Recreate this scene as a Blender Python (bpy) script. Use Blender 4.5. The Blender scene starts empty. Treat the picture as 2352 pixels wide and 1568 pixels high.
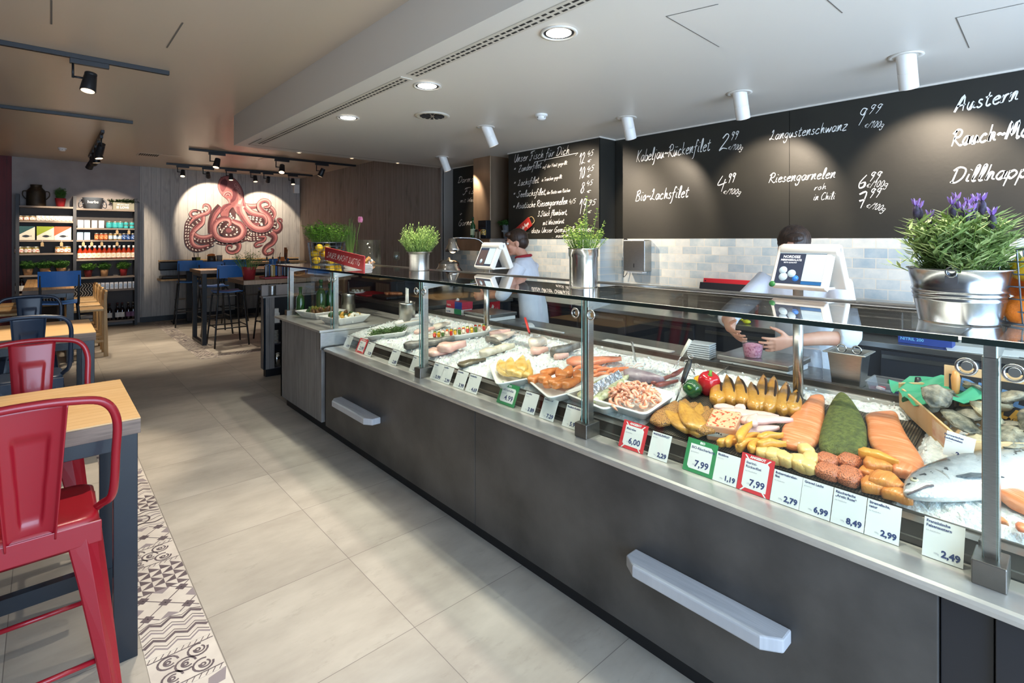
import bpy, math, random
from mathutils import Vector, Matrix, noise
R = random.Random(7)
PI = math.pi
SC = bpy.context.scene
COL = SC.collection
# ---------------------------------------------------------------- camera, sky, daylight, exposure
CAM_H = 1.6; FPX = 1190.0; PPX = 1176.0; HORY = 551.0
YAW = math.atan((PPX - 103.0) / FPX); SN, CS = math.sin(YAW), math.cos(YAW)
cd = bpy.data.cameras.new('camera'); cam = bpy.data.objects.new('camera', cd); COL.objects.link(cam)
cd.sensor_width = 36.0; cd.lens = FPX / 2352 * 36; cd.shift_y = (HORY - 784) / 2352; cd.clip_start = .05
cam.location = (0, 0, CAM_H); cam.rotation_euler = (PI / 2, 0, -YAW)
SC.camera = cam
wd = bpy.data.worlds.new('world'); SC.world = wd; wd.use_nodes = True
bg = wd.node_tree.nodes['Background']; bg.inputs[0].default_value = (.62, .78, 1.0, 1); bg.inputs[1].default_value = .9
def light(name, kind, loc, power, col=(1, 1, 1), size=.1, to=None, size_y=None, angle=60, blend=.3):
    l = bpy.data.lights.new(name, kind); o = bpy.data.objects.new(name, l); COL.objects.link(o)
    l.energy = power; l.color = col; o.location = loc
    if kind == 'AREA':
        l.size = size
        if size_y: l.shape = 'RECTANGLE'; l.size_y = size_y
    elif kind == 'SPOT':
        l.shadow_soft_size = size; l.spot_size = math.radians(angle); l.spot_blend = blend
    else: l.shadow_soft_size = size
    if to is not None: o.rotation_euler = (Vector(to) - Vector(loc)).to_track_quat('-Z', 'Y').to_euler()
    return o
WARM = (1, .83, .64); WHITE = (1, .9, .77); DAY = (.56, .74, 1)
light('shopfront_daylight', 'AREA', (1.6, -1.75, 1.55), 235, DAY, 5.2, (1.6, 3, 1.2), 2.5)
SUN = light('sun', 'SUN', (6, -8, 8), 0.0, (1, .95, .86), to=(2, 1, 1)); SUN.data.angle = .01
SC.view_settings.view_transform = 'Standard'; SC.view_settings.look = 'None'
SC.view_settings.gamma = 1; SC.view_settings.use_curve_mapping = False
SC.view_settings.exposure = 0.58
# ---------------------------------------------------------------- points on real planes
def ray(u, v):
    r = u - PPX; return Vector((SN * FPX + CS * r, CS * FPX - SN * r, HORY - v))
def OZ(u, v, z): d = ray(u, v); t = (z - CAM_H) / d.z; return Vector((d.x * t, d.y * t, z))
def OX(u, v, x): d = ray(u, v); t = x / d.x; return Vector((x, d.y * t, CAM_H + d.z * t))
def OY(u, v, y): d = ray(u, v); t = y / d.y; return Vector((d.x * t, y, CAM_H + d.z * t))
# ---------------------------------------------------------------- materials
def lin(h):
    if isinstance(h, (tuple, list)): return tuple(h)
    h = h.lstrip('#'); o = []
    for i in (0, 2, 4):
        c = int(h[i:i + 2], 16) / 255; o.append(c / 12.92 if c <= .04045 else ((c + .055) / 1.055) ** 2.4)
    return tuple(o)
def newmat(name):
    m = bpy.data.materials.new(name); m.use_nodes = True; nt = m.node_tree
    return m, nt, nt.nodes['Principled BSDF']
def nd(nt, typ, props=None, **ins):
    n = nt.nodes.new(typ)
    for k, v in (props or {}).items(): setattr(n, k, v)
    for k, v in ins.items():
        key = int(k[1:]) if k[0] == 'i' and k[1:].isdigit() else k.replace('_', ' ')
        s = n.inputs[key]
        if hasattr(v, 'links'): nt.links.new(v, s)
        else: s.default_value = v
    return n
def mth(nt, op, a, b=0.0, c=0.0):
    return nd(nt, 'ShaderNodeMath', {'operation': op}, i0=a, i1=b, i2=c).outputs[0]
def mixc(nt, fac, a, b, mode='MIX'):
    n = nt.nodes.new('ShaderNodeMix'); n.data_type = 'RGBA'; n.blend_type = mode
    for i, v in ((0, fac), (6, a), (7, b)):
        if hasattr(v, 'links'): nt.links.new(v, n.inputs[i])
        else: n.inputs[i].default_value = (v if i == 0 else (*v[:3], 1))
    return n.outputs[2]
def ramp(nt, fac, lo, hi): return nd(nt, 'ShaderNodeMapRange', None, i0=fac, i1=lo, i2=hi).outputs[0]
def mat(name, col, rough=.5, metal=0.0, col2=None, scale=12.0, bump=0.0, bscale=None, stretch=None, spec=.5, sss=0.0, coat=0.0, lo=.35, hi=.65, emis=None, estr=1.0, alpha=None, trans=0.0, ior=None, detail=4.0, aniso=0.0):
    m, nt, p = newmat(name); c = lin(col)
    p.inputs['Base Color'].default_value = (*c, 1); p.inputs['Roughness'].default_value = rough; p.inputs['Metallic'].default_value = metal
    p.inputs['Specular IOR Level'].default_value = spec; p.inputs['Coat Weight'].default_value = coat
    if coat: p.inputs['Coat Roughness'].default_value = .08
    if trans: p.inputs['Transmission Weight'].default_value = trans
    if ior: p.inputs['IOR'].default_value = ior
    if aniso: p.inputs['Anisotropic'].default_value = aniso
    if sss:
        p.inputs['Subsurface Weight'].default_value = sss; p.inputs['Subsurface Scale'].default_value = .01
        p.inputs['Subsurface Radius'].default_value = (1, .5, .35)
    if emis: p.inputs['Emission Color'].default_value = (*lin(emis), 1); p.inputs['Emission Strength'].default_value = estr
    if alpha is not None: p.inputs['Alpha'].default_value = alpha
    if col2 or bump:
        tc = nt.nodes.new('ShaderNodeTexCoord').outputs['Object']
        if stretch: tc = nd(nt, 'ShaderNodeMapping', None, Vector=tc, Scale=stretch).outputs[0]
        nz = nd(nt, 'ShaderNodeTexNoise', None, Vector=tc, Scale=scale, Detail=detail).outputs[0]
        if col2: nt.links.new(mixc(nt, ramp(nt, nz, lo, hi), c, lin(col2)), p.inputs['Base Color'])
        if bump:
            b = nz if not bscale else nd(nt, 'ShaderNodeTexNoise', None, Vector=tc, Scale=bscale, Detail=3.0).outputs[0]
            nt.links.new(nd(nt, 'ShaderNodeBump', None, Strength=bump, Distance=.01, Height=b).outputs[0], p.inputs['Normal'])
    return m
def wpos(nt):
    s = nd(nt, 'ShaderNodeSeparateXYZ', None, i0=nt.nodes.new('ShaderNodeTexCoord').outputs['Object'])
    return s.outputs
def plank_mat(name, run, across, width, c1, c2, seam, rough=.6, gs=(60, 2.2), knots=True, vary=.5, dark=None, bump=.25):
    m, nt, p = newmat(name); P = wpos(nt)
    a, r = P[across], P[run]
    q = mth(nt, 'DIVIDE', a, width); k = mth(nt, 'FLOOR', q); fr = mth(nt, 'FRACT', q)
    wn = nd(nt, 'ShaderNodeTexWhiteNoise', {'noise_dimensions': '1D'}, W=k).outputs[0]
    off = mth(nt, 'MULTIPLY', wn, 37.0)
    v = nd(nt, 'ShaderNodeCombineXYZ', None, i0=mth(nt, 'MULTIPLY', a, gs[0]), i1=mth(nt, 'ADD', mth(nt, 'MULTIPLY', r, gs[1]), off), i2=off).outputs[0]
    g = nd(nt, 'ShaderNodeTexNoise', None, Vector=v, Scale=1.0, Detail=6.0, Roughness=.65, Distortion=.6).outputs[0]
    v2 = nd(nt, 'ShaderNodeCombineXYZ', None, i0=mth(nt, 'MULTIPLY', a, 9.0), i1=mth(nt, 'ADD', mth(nt, 'MULTIPLY', r, 3.0), off), i2=off).outputs[0]
    big = nd(nt, 'ShaderNodeTexNoise', None, Vector=v2, Scale=1.0, Detail=3.0).outputs[0]
    c = mixc(nt, ramp(nt, g, .32, .68), lin(c1), lin(c2))
    c = mixc(nt, mth(nt, 'MULTIPLY', ramp(nt, big, .56, .72), .55 if knots else .15), c, lin(dark or seam))
    c = mixc(nt, mth(nt, 'MULTIPLY', wn, vary), c, lin(c1))
    sm = mth(nt, 'LESS_THAN', mth(nt, 'MINIMUM', fr, mth(nt, 'SUBTRACT', 1.0, fr)), .0035 / width * .5)
    c = mixc(nt, sm, c, lin(seam))
    nt.links.new(c, p.inputs['Base Color']); p.inputs['Roughness'].default_value = rough
    nt.links.new(nd(nt, 'ShaderNodeBump', None, Strength=bump, Distance=.004, Height=mth(nt, 'SUBTRACT', g, sm)).outputs[0], p.inputs['Normal'])
    return m
def brick_mat(name, ax, ay, w, h, x0, y0, mort, c1, c2, cm, rough, spots=None, offset=0.0, nscale=3.0, namt=.5, coat=0.0, bump=.2, stretch=(1, 1, 1)):
    m, nt, p = newmat(name); P = wpos(nt)
    v = nd(nt, 'ShaderNodeCombineXYZ', None, i0=mth(nt, 'SUBTRACT', P[ax], x0), i1=mth(nt, 'SUBTRACT', P[ay], y0), i2=0.0).outputs[0]
    b = nd(nt, 'ShaderNodeTexBrick', {'offset': offset, 'squash': 1.0}, Vector=v, Color1=(0, 0, 0, 1), Color2=(1, 1, 1, 1), Mortar=(0, 0, 0, 1), Scale=1.0, Mortar_Size=mort, Mortar_Smooth=.1, Bias=0.0, Brick_Width=w, Row_Height=h)
    vs = nd(nt, 'ShaderNodeMapping', None, Vector=v, Scale=stretch).outputs[0]
    v3 = nd(nt, 'ShaderNodeVectorMath', {'operation': 'ADD'}, i0=vs, i1=nd(nt, 'ShaderNodeVectorMath', {'operation': 'SCALE'}, i0=b.outputs['Color'], Scale=5.0).outputs[0]).outputs[0]
    n = nd(nt, 'ShaderNodeTexNoise', None, Vector=v3, Scale=nscale, Detail=5.0, Roughness=.6).outputs[0]
    f = mth(nt, 'ADD', mth(nt, 'MULTIPLY', ramp(nt, n, .3, .7), namt), mth(nt, 'MULTIPLY', b.outputs['Color'], 1 - namt))
    c = mixc(nt, f, lin(c1), lin(c2))
    if spots:
        n2 = nd(nt, 'ShaderNodeTexNoise', None, Vector=v3, Scale=7.0, Detail=8.0, Roughness=.75).outputs[0]
        c = mixc(nt, mth(nt, 'MULTIPLY', ramp(nt, n2, .58, .8), .5), c, lin(spots))
    c = mixc(nt, b.outputs['Fac'], c, lin(cm))
    nt.links.new(c, p.inputs['Base Color']); p.inputs['Roughness'].default_value = rough; p.inputs['Coat Weight'].default_value = coat
    h_ = mth(nt, 'SUBTRACT', mth(nt, 'MULTIPLY', n, .15), b.outputs['Fac'])
    nt.links.new(nd(nt, 'ShaderNodeBump', None, Strength=bump, Distance=.003, Height=h_).outputs[0], p.inputs['Normal'])
    return m
def pane_mat(name, tint=(.93, .97, .95), rough=.0, base=.04, k=1.0):
    m, nt, p = newmat(name); nt.nodes.remove(p); out = nt.nodes['Material Output']
    t = nd(nt, 'ShaderNodeBsdfTransparent', None, Color=(*tint, 1)); g = nd(nt, 'ShaderNodeBsdfGlossy', None, Color=(1, 1, 1, 1), Roughness=rough)
    bf = nt.nodes.new('ShaderNodeNewGeometry').outputs['Backfacing']
    fr = nd(nt, 'ShaderNodeFresnel', None, IOR=mth(nt, 'SUBTRACT', 1.5, mth(nt, 'MULTIPLY', bf, 1.5 - 1 / 1.5))).outputs[0]
    mx = nd(nt, 'ShaderNodeMixShader', None, i0=mth(nt, 'MULTIPLY', fr, k), i1=t.outputs[0], i2=g.outputs[0])
    nt.links.new(mx.outputs[0], out.inputs[0]); return m
# ---------------------------------------------------------------- mesh builder
class M:
    def __init__(s): s.v = []; s.f = []; s.mi = []; s.sm = []; s.c = 0; s.s = False
    def face(s, idx): s.f.append(idx); s.mi.append(s.c); s.sm.append(s.s)
    def at(s): return len(s.v)
    def xf(s, mtx, i0=0):
        for i in range(i0, len(s.v)): s.v[i] = mtx @ Vector(s.v[i])
        return s
    def bx(s, x0, x1, y0, y1, z0, z1, mtx=None):
        b = len(s.v)
        for z in (z0, z1):
            for x, y in ((x0, y0), (x1, y0), (x1, y1), (x0, y1)): s.v.append(Vector((x, y, z)))
        for q in ((3, 2, 1, 0), (4, 5, 6, 7), (0, 1, 5, 4), (1, 2, 6, 5), (2, 3, 7, 6), (3, 0, 4, 7)): s.face([b + i for i in q])
        if mtx is not None: s.xf(mtx, b)
        return s
    def box(s, c, d, rz=0.0, mtx=None):
        T = Matrix.Translation(c) @ Matrix.Rotation(rz, 4, 'Z')
        if mtx is not None: T = Matrix.Translation(c) @ mtx
        return s.bx(-d[0] / 2, d[0] / 2, -d[1] / 2, d[1] / 2, -d[2] / 2, d[2] / 2, T)
    def poly(s, pts):
        b = len(s.v); s.v += [Vector(p) for p in pts]; s.face(list(range(b, b + len(pts)))); return s
    def prism(s, pts, z0, z1, mtx=None):
        b = len(s.v); n = len(pts)
        s.v += [Vector((x, y, z0)) for x, y in pts] + [Vector((x, y, z1)) for x, y in pts]
        s.face([b + n - 1 - i for i in range(n)]); s.face([b + n + i for i in range(n)])
        for i in range(n): j = (i + 1) % n; s.face([b + i, b + j, b + n + j, b + n + i])
        if mtx is not None: s.xf(mtx, b)
        return s
    def ring(s, rings, caps=True, closed=False):
        b = len(s.v); n = len(rings[0]); k = len(rings)
        for r in rings: s.v += [Vector(p) for p in r]
        for i in range(k if closed else k - 1):
            i2 = (i + 1) % k
            for j in range(n):
                j2 = (j + 1) % n; s.face([b + i * n + j, b + i * n + j2, b + i2 * n + j2, b + i2 * n + j])
        if caps and not closed:
            s.face([b + n - 1 - j for j in range(n)]); s.face([b + (k - 1) * n + j for j in range(n)])
        return s
    def tube(s, pts, r, n=8, caps=True, closed=False, flat=1.0):
        pts = [Vector(p) for p in pts]; k = len(pts); rr = r if isinstance(r, (list, tuple)) else [r] * k
        up = None; rings = []; sv = s.s; s.s = True
        for i in range(k):
            a = pts[(i - 1) % k] if (closed or i > 0) else pts[i]; b = pts[(i + 1) % k] if (closed or i < k - 1) else pts[i]
            t = (b - a).normalized()
            if up is None: up = Vector((0, 0, 1)) if abs(t.z) < .9 else Vector((1, 0, 0))
            sx = t.cross(up)
            if sx.length < 1e-5: sx = t.orthogonal()
            sx.normalize(); up = sx.cross(t).normalized()
            rings.append([pts[i] + sx * (rr[i] * math.cos(2 * PI * j / n)) + up * (rr[i] * flat * math.sin(2 * PI * j / n)) for j in range(n)])
        s.ring(rings, caps, closed); s.s = sv; return s
    def cyl(s, p0, p1, r0, r1=None, n=16, smooth=True, caps=True):
        p0, p1 = Vector(p0), Vector(p1); r1 = r0 if r1 is None else r1; sv = s.s
        t = (p1 - p0).normalized(); a = t.orthogonal().normalized(); c = t.cross(a); b = len(s.v)
        for p, r in ((p0, r0), (p1, r1)): s.v += [p + a * (r * math.cos(2 * PI * j / n)) + c * (r * math.sin(2 * PI * j / n)) for j in range(n)]
        s.s = smooth
        for j in range(n): k = (j + 1) % n; s.face([b + j, b + k, b + n + k, b + n + j])
        s.s = False
        if caps: s.face([b + n - 1 - j for j in range(n)]); s.face([b + n + j for j in range(n)])
        s.s = sv; return s
    def lathe(s, prof, c=(0, 0, 0), n=24, mtx=None, sx=1.0, sy=1.0, caps=True):
        sv = s.s; s.s = True; b = len(s.v); c = Vector(c)
        rings = [[c + Vector((r * sx * math.cos(2 * PI * j / n), r * sy * math.sin(2 * PI * j / n), z)) for j in range(n)] for r, z in prof]
        s.ring(rings, caps); s.s = sv
        if mtx is not None: s.xf(mtx, b)
        return s
    def loft(s, secs, n=12, p=2.0, caps=True):
        # secs: (centre, half width vector, half height vector); p = superellipse power
        sv = s.s; s.s = True; rings = []
        for c, a, b in secs:
            c, a, b = Vector(c), Vector(a), Vector(b); rg = []
            for j in range(n):
                t = 2 * PI * j / n; x, y = math.cos(t), math.sin(t)
                rg.append(c + a * (math.copysign(abs(x) ** (2 / p), x)) + b * (math.copysign(abs(y) ** (2 / p), y)))
            rings.append(rg)
        s.ring(rings, caps); s.s = sv; return s
    def blob(s, c, r, n=14, m=9, amp=0.0, fr=3.0, seed=0.0, mtx=None):
        sv = s.s; s.s = True; b = len(s.v); rings = []
        if not hasattr(r, '__len__'): r = (r, r, r)
        for i in range(m + 1):
            th = PI * i / m; rad = max(math.sin(th), .02); rg = []
            for j in range(n):
                ph = 2 * PI * j / n; d = Vector((rad * math.cos(ph), rad * math.sin(ph), -math.cos(th)))
                k = 1 + amp * noise.noise(d * fr + Vector((seed, seed * .7, -seed)))
                rg.append(Vector((d.x * r[0] * k, d.y * r[1] * k, d.z * r[2] * k)))
            rings.append(rg)
        s.ring(rings); s.s = sv
        s.xf(Matrix.Translation(c) @ (mtx if mtx is not None else Matrix.Identity(4)), b); return s
    def grid(s, nx, ny, fn):
        b = len(s.v); sv = s.s
        for j in range(ny + 1):
            for i in range(nx + 1): s.v.append(Vector(fn(i / nx, j / ny)))
        for j in range(ny):
            for i in range(nx): a = b + j * (nx + 1) + i; s.face([a, a + 1, a + nx + 2, a + nx + 1])
        return s
    def text(s, body, size, mtx, slot=None, align='LEFT', bold=0.0, width=None):
        if slot is not None: c0 = s.c; s.c = slot
        cu = bpy.data.curves.new('t', 'FONT'); cu.body = body; cu.size = size; cu.align_x = align; cu.offset = bold; cu.resolution_u = 2
        ob = bpy.data.objects.new('t', cu); me = bpy.data.meshes.new_from_object(ob)
        k = 1.0
        if width and me.vertices:
            xs = [v.co.x for v in me.vertices]; k = width / max(1e-6, max(xs) - min(xs))
        b = len(s.v); s.v += [mtx @ Vector((v.co.x * k, v.co.y, 0)) for v in me.vertices]
        for p in me.polygons: s.face([b + i for i in p.vertices])
        bpy.data.objects.remove(ob); bpy.data.curves.remove(cu); bpy.data.meshes.remove(me)
        if slot is not None: s.c = c0
        return s
    def rib(s, pts, w, nrm, cal=0.0):
        # flat ribbon through pts lying in the plane with normal nrm
        pts = [Vector(p) for p in pts]; nrm = Vector(nrm); k = len(pts); ww = w if isinstance(w, (list, tuple)) else [w] * k
        L = []
        for i in range(k):
            t = (pts[min(i + 1, k - 1)] - pts[max(i - 1, 0)])
            if t.length < 1e-9: t = Vector((0, 0, 1))
            sd = nrm.cross(t.normalized()).normalized(); h = ww[i] / 2 * (1 + cal * (t.normalized().z))
            L.append((pts[i] + sd * h, pts[i] - sd * h))
        b = len(s.v)
        for l, r in L: s.v += [l, r]
        for i in range(k - 1): s.face([b + 2 * i, b + 2 * i + 1, b + 2 * i + 3, b + 2 * i + 2])
        return s
def spline(pts, n=6, closed=False):
    pts = [Vector(p) for p in pts]; k = len(pts); out = []
    if k < 3: return pts
    for i in range(k if closed else k - 1):
        if closed: p0, p1, p2, p3 = pts[i - 1], pts[i], pts[(i + 1) % k], pts[(i + 2) % k]
        else: p0, p1, p2, p3 = pts[max(i - 1, 0)], pts[i], pts[i + 1], pts[min(i + 2, k - 1)]
        for j in range(n):
            t = j / n; out.append(.5 * ((2 * p1) + (p2 - p0) * t + (2 * p0 - 5 * p1 + 4 * p2 - p3) * t * t + (3 * p1 - p0 - 3 * p2 + p3) * t ** 3))
    if not closed: out.append(pts[-1])
    return out
def lerp(a, b, t): return a + (b - a) * t
def basis(x, y, z, o): return Matrix(((x[0], y[0], z[0], o[0]), (x[1], y[1], z[1], o[1]), (x[2], y[2], z[2], o[2]), (0, 0, 0, 1)))
def obj(name, m, mats, parent=None, loc=None, rot=None, bevel=0.0, sub=0, weld=False, seg=2, remesh=0.0, smooth_it=0, label=None):
    me = bpy.data.meshes.new(name); me.from_pydata([tuple(v) for v in m.v], [], m.f)
    me.polygons.foreach_set('material_index', m.mi); me.polygons.foreach_set('use_smooth', m.sm)
    for mt in (mats if isinstance(mats, (list, tuple)) else [mats]): me.materials.append(mt)
    me.update(); o = bpy.data.objects.new(name, me); COL.objects.link(o)
    if parent is not None: o.parent = parent
    if loc is not None: o.location = loc
    if rot is not None: o.rotation_euler = rot
    if bevel: b = o.modifiers.new('b', 'BEVEL'); b.width = bevel; b.segments = seg; b.limit_method = 'ANGLE'; b.angle_limit = .7
    if remesh: r = o.modifiers.new('r', 'REMESH'); r.mode = 'VOXEL'; r.voxel_size = remesh; r.use_smooth_shade = True
    if smooth_it: r = o.modifiers.new('s', 'SMOOTH'); r.iterations = smooth_it; r.factor = .5
    if sub: r = o.modifiers.new('u', 'SUBSURF'); r.levels = sub; r.render_levels = sub
    if label: o['label'] = label
    return o
def tag(o, label, cat, group=None, kind=None):
    o['label'] = label; o['category'] = cat
    if group: o['group'] = group
    if kind: o['kind'] = kind
    return o
def thing(name, label, cat, loc=(0, 0, 0), rz=0.0, group=None):
    o = bpy.data.objects.new(name, None); COL.objects.link(o); o.location = loc; o.rotation_euler = (0, 0, rz); o.empty_display_size = .05
    return tag(o, label, cat, group)
def struct(name, m, mats, **k):
    o = obj(name, m, mats, **k); o['kind'] = 'structure'; return o
def dup(src, loc, rz=None, label=None, group=None):
    r = src.copy(); COL.objects.link(r); r.location = loc
    if rz is not None: r.rotation_euler = (0, 0, rz) if not isinstance(rz, (tuple, list)) else rz
    if label: r['label'] = label
    if group: r['group'] = group
    for ch in list(src.children):
        c = ch.copy(); COL.objects.link(c); c.parent = r
        for g in list(ch.children): d = g.copy(); COL.objects.link(d); d.parent = c
    return r
# ---------------------------------------------------------------- shared materials
WB = mat('white_ceiling_paint', '#ece8e2', .7); 
CEILM = mat('ceiling_paint', '#d8d2c8', .42, spec=.35)
MAIN_CEIL = mat('grey_ceiling_paint', '#cbbba6', .32, spec=.4)
PLASTER = mat('grey_plaster', '#a89f9b', .8, col2='#9a918d', scale=3)
BLACK = mat('black_metal', '#15161a', .42)
BLACKB = mat('chalkboard_black', '#26251f', .5, col2='#201f1b', scale=2.5, bump=.05, bscale=40)
STEEL = mat('brushed_steel', '#b9b8b5', .28, 1.0, col2='#a5a4a1', scale=30, stretch=(1, 1, 30))
STEELD = mat('dull_steel', '#8d8a85', .38, 1.0, col2='#7c7975', scale=8)
CHROME = mat('polished_steel', '#cfcfcd', .13, 1.0)
DARKST = mat('dark_steel', '#57514b', .35, .85, col2='#4c4641', scale=6)
WHITEP = mat('white_plastic', '#e9e7e2', .35)
CERAM = mat('white_ceramic', '#ecebe6', .18, coat=.4)
CHALK = mat('chalk_white', '#f4f2ec', .9)
GLASS = pane_mat('clear_glass')
GEDGE = mat('glass_edge_green', '#10211d', .12, coat=.5)
NAVY = mat('navy_blue_paint', '#141f2a', .26, col2='#121c26', scale=5, coat=.3)
RED = mat('red_paint', '#920f1f', .34, coat=.25)
CRED = mat('sign_red', '#a3242a', .6, col2='#96202a', scale=6)
FLOORM = brick_mat('stone_floor_tile', 0, 1, .625, .628, .51, 1.86, .0016, '#989186', '#b8b2a6', '#77716a', .5, spots='#746b5e', nscale=2.2, namt=.8, bump=.08, stretch=(1, 2.2, 1))
WTILE = brick_mat('glazed_blue_white_tile', 1, 2, .15, .0762, .0, 1.615, .0025, '#8aa0ae', '#d9d7cd', '#cfc8b9', .12, offset=.5, nscale=9, namt=.42, coat=.5, bump=.35)
GPLANK = plank_mat('grey_whitewashed_planks', 2, 0, .155, '#b9b5ae', '#94908b', '#4b4845', vary=.5, dark='#6f6b68')
GPLANKD = plank_mat('weathered_brown_grey_planks', 2, 1, .09, '#9a9087', '#6f665e', '#38322e', vary=.45, gs=(70, 1.6), dark='#463f3a')
CPLANK = plank_mat('grey_counter_planks', 2, 1, .13, '#8d8a88', '#6c6968', '#45424a', vary=.35, dark='#525052')
REDPL = plank_mat('dark_red_planks', 2, 0, .12, '#6d141b', '#4d0d14', '#2a080c', vary=.4)
OAK = plank_mat('oiled_oak', 0, 1, .045, '#dab684', '#c99f68', '#c0965f', rough=.42, gs=(30, 5), knots=False, vary=.75, bump=.05)
OAKY = plank_mat('oiled_oak_lengthwise', 1, 0, .045, '#d0a268', '#b5834a', '#94683a', rough=.42, gs=(90, 5), knots=False, vary=.75, bump=.05)
OAKE = mat('oak_edge_grey', '#8a7566', .6, col2='#6e5c50', scale=14, stretch=(.4, .4, 6))
PALEW = mat('pale_wood', '#c9a878', .5, col2='#b8925e', scale=14, stretch=(1, 1, .3))
# ---------------------------------------------------------------- room shell
ZC, ZS, XW = 3.03, 2.687, 4.6
struct('floor', M().bx(-3.2, 5.0, -1.9, 12.45, -.1, 0), FLOORM)
struct('ceiling', M().bx(-3.2, 5.0, -1.9, 12.45, ZC, ZC + .1), MAIN_CEIL)
struct('ceiling_lowered', M().bx(1.615, 4.98, -1.88, 6.57, ZS, ZC), CEILM)
struct('wall_back', M().bx(-.42, 1.37, 12.32, 12.45, 0, ZC), PLASTER)
struct('wall_back_red', M().bx(-3.2, -.42, 12.28, 12.45, 0, ZC), REDPL)
struct('wall_back_planks', M().bx(1.37, 4.98, 12.3, 12.45, 0, ZC), GPLANK)
struct('wall_right_planks', M().bx(4.42, 4.98, 6.45, 12.3, 0, ZC), GPLANKD)
struct('wall_right', M().bx(4.6, 4.98, -1.9, 6.45, 0, ZS), BLACKB)
struct('wall_left', M().bx(-3.3, -3.2, -1.9, 12.45, 0, ZC), PLASTER)
struct('wall_pillar', M().bx(4.34, 4.6, 3.43, 4.86, 0, ZS), BLACKB)
struct('wall_tiles', M().bx(4.59, 4.6, -1.9, 3.43, .9, 1.613).bx(4.59, 4.6, 4.86, 6.45, .9, 1.613), WTILE)
struct('wall_pillar_tiles', M().bx(4.33, 4.34, 3.43, 4.86, .9, 1.613), WTILE)
struct('trim_1', M().bx(4.325, 4.345, 3.418, 3.43, .9, 1.613).bx(4.345, 4.6, 3.42, 3.43, .9, 1.613), WTILE)
struct('trim_2', M().bx(4.585, 4.6, -1.9, 3.43, ZS - .012, ZS).bx(4.315, 4.6, 3.415, 3.43, ZS - .012, ZS).bx(4.315, 4.33, 3.43, 4.875, ZS - .012, ZS).bx(4.585, 4.6, 4.875, 6.44, ZS - .012, ZS), CEILM)
struct('trim_3', M().bx(4.405, 4.6, 6.43, 6.45, 0, ZS).bx(4.39, 4.42, 6.43, 6.47, 0, ZS), mat('corner_trim_grey', '#8d8984', .5))
struct('baseboard_back', M().bx(1.37, 4.42, 12.28, 12.3, 0, .1), BLACK)
struct('baseboard_right', M().bx(4.4, 4.42, 6.47, 12.28, 0, .1), BLACK)
fw = M().bx(-3.2, -2.2, -1.98, -1.9, 0, ZC).bx(-2.2, 5.0, -1.98, -1.9, 2.75, ZC).bx(4.4, 5.0, -1.98, -1.9, 0, 2.75).bx(-2.2, 4.4, -1.98, -1.9, 0, .12)
struct('wall_front', fw, PLASTER)
fr = M()
for x in (-2.2, -.55, 1.1, 2.75, 4.33): fr.bx(x, x + .07, -1.97, -1.91, .12, 2.75)
fr.bx(-2.2, 4.4, -1.97, -1.91, .12, .19).bx(-2.2, 4.4, -1.97, -1.91, 2.68, 2.75)
w1 = struct('window_1', fr, BLACK)
struct('window_pane', M().bx(-2.15, 4.38, -1.945, -1.938, .15, 2.72), GLASS, parent=w1)
# fine ceiling joints and access hatches
jm = mat('ceiling_joint_grey', '#6d665e', .8)  # even dark grey for the thin ceiling seam lines
def joint(name, segs, z, w=.004):
    m = M()
    for a, b in segs:
        a, b = Vector(a), Vector(b); d = (b - a).normalized(); s_ = Vector((-d.y, d.x, 0)) * w
        m.poly([a + s_, b + s_, b - s_, a - s_])
    return struct(name, m, jm)
P_ = lambda u, v, z: OZ(u, v, z - .002)
joint('trim_4', [(P_(118, 0, ZC), P_(118, 56, ZC)), (P_(420, 52, ZC), P_(383, 110, ZC))], ZC, .005)
joint('trim_5', [(P_(1530, 38, ZS), P_(1652, 108, ZS)), (P_(1530, 38, ZS), P_(1650, 10, ZS)), (P_(1900, 0, ZS), P_(1935, 30, ZS)), (P_(2196, 41, ZS), P_(2226, 110, ZS)), (P_(2196, 41, ZS), P_(2352, 8, ZS))], ZS, .0025)
joint('trim_6', [((1.72, 6.38, ZS - .002), (4.35, 6.38, ZS - .002)), ((1.72, 6.38, ZS - .002), (1.72, 5.9, ZS - .002))], ZS, .006)
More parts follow.
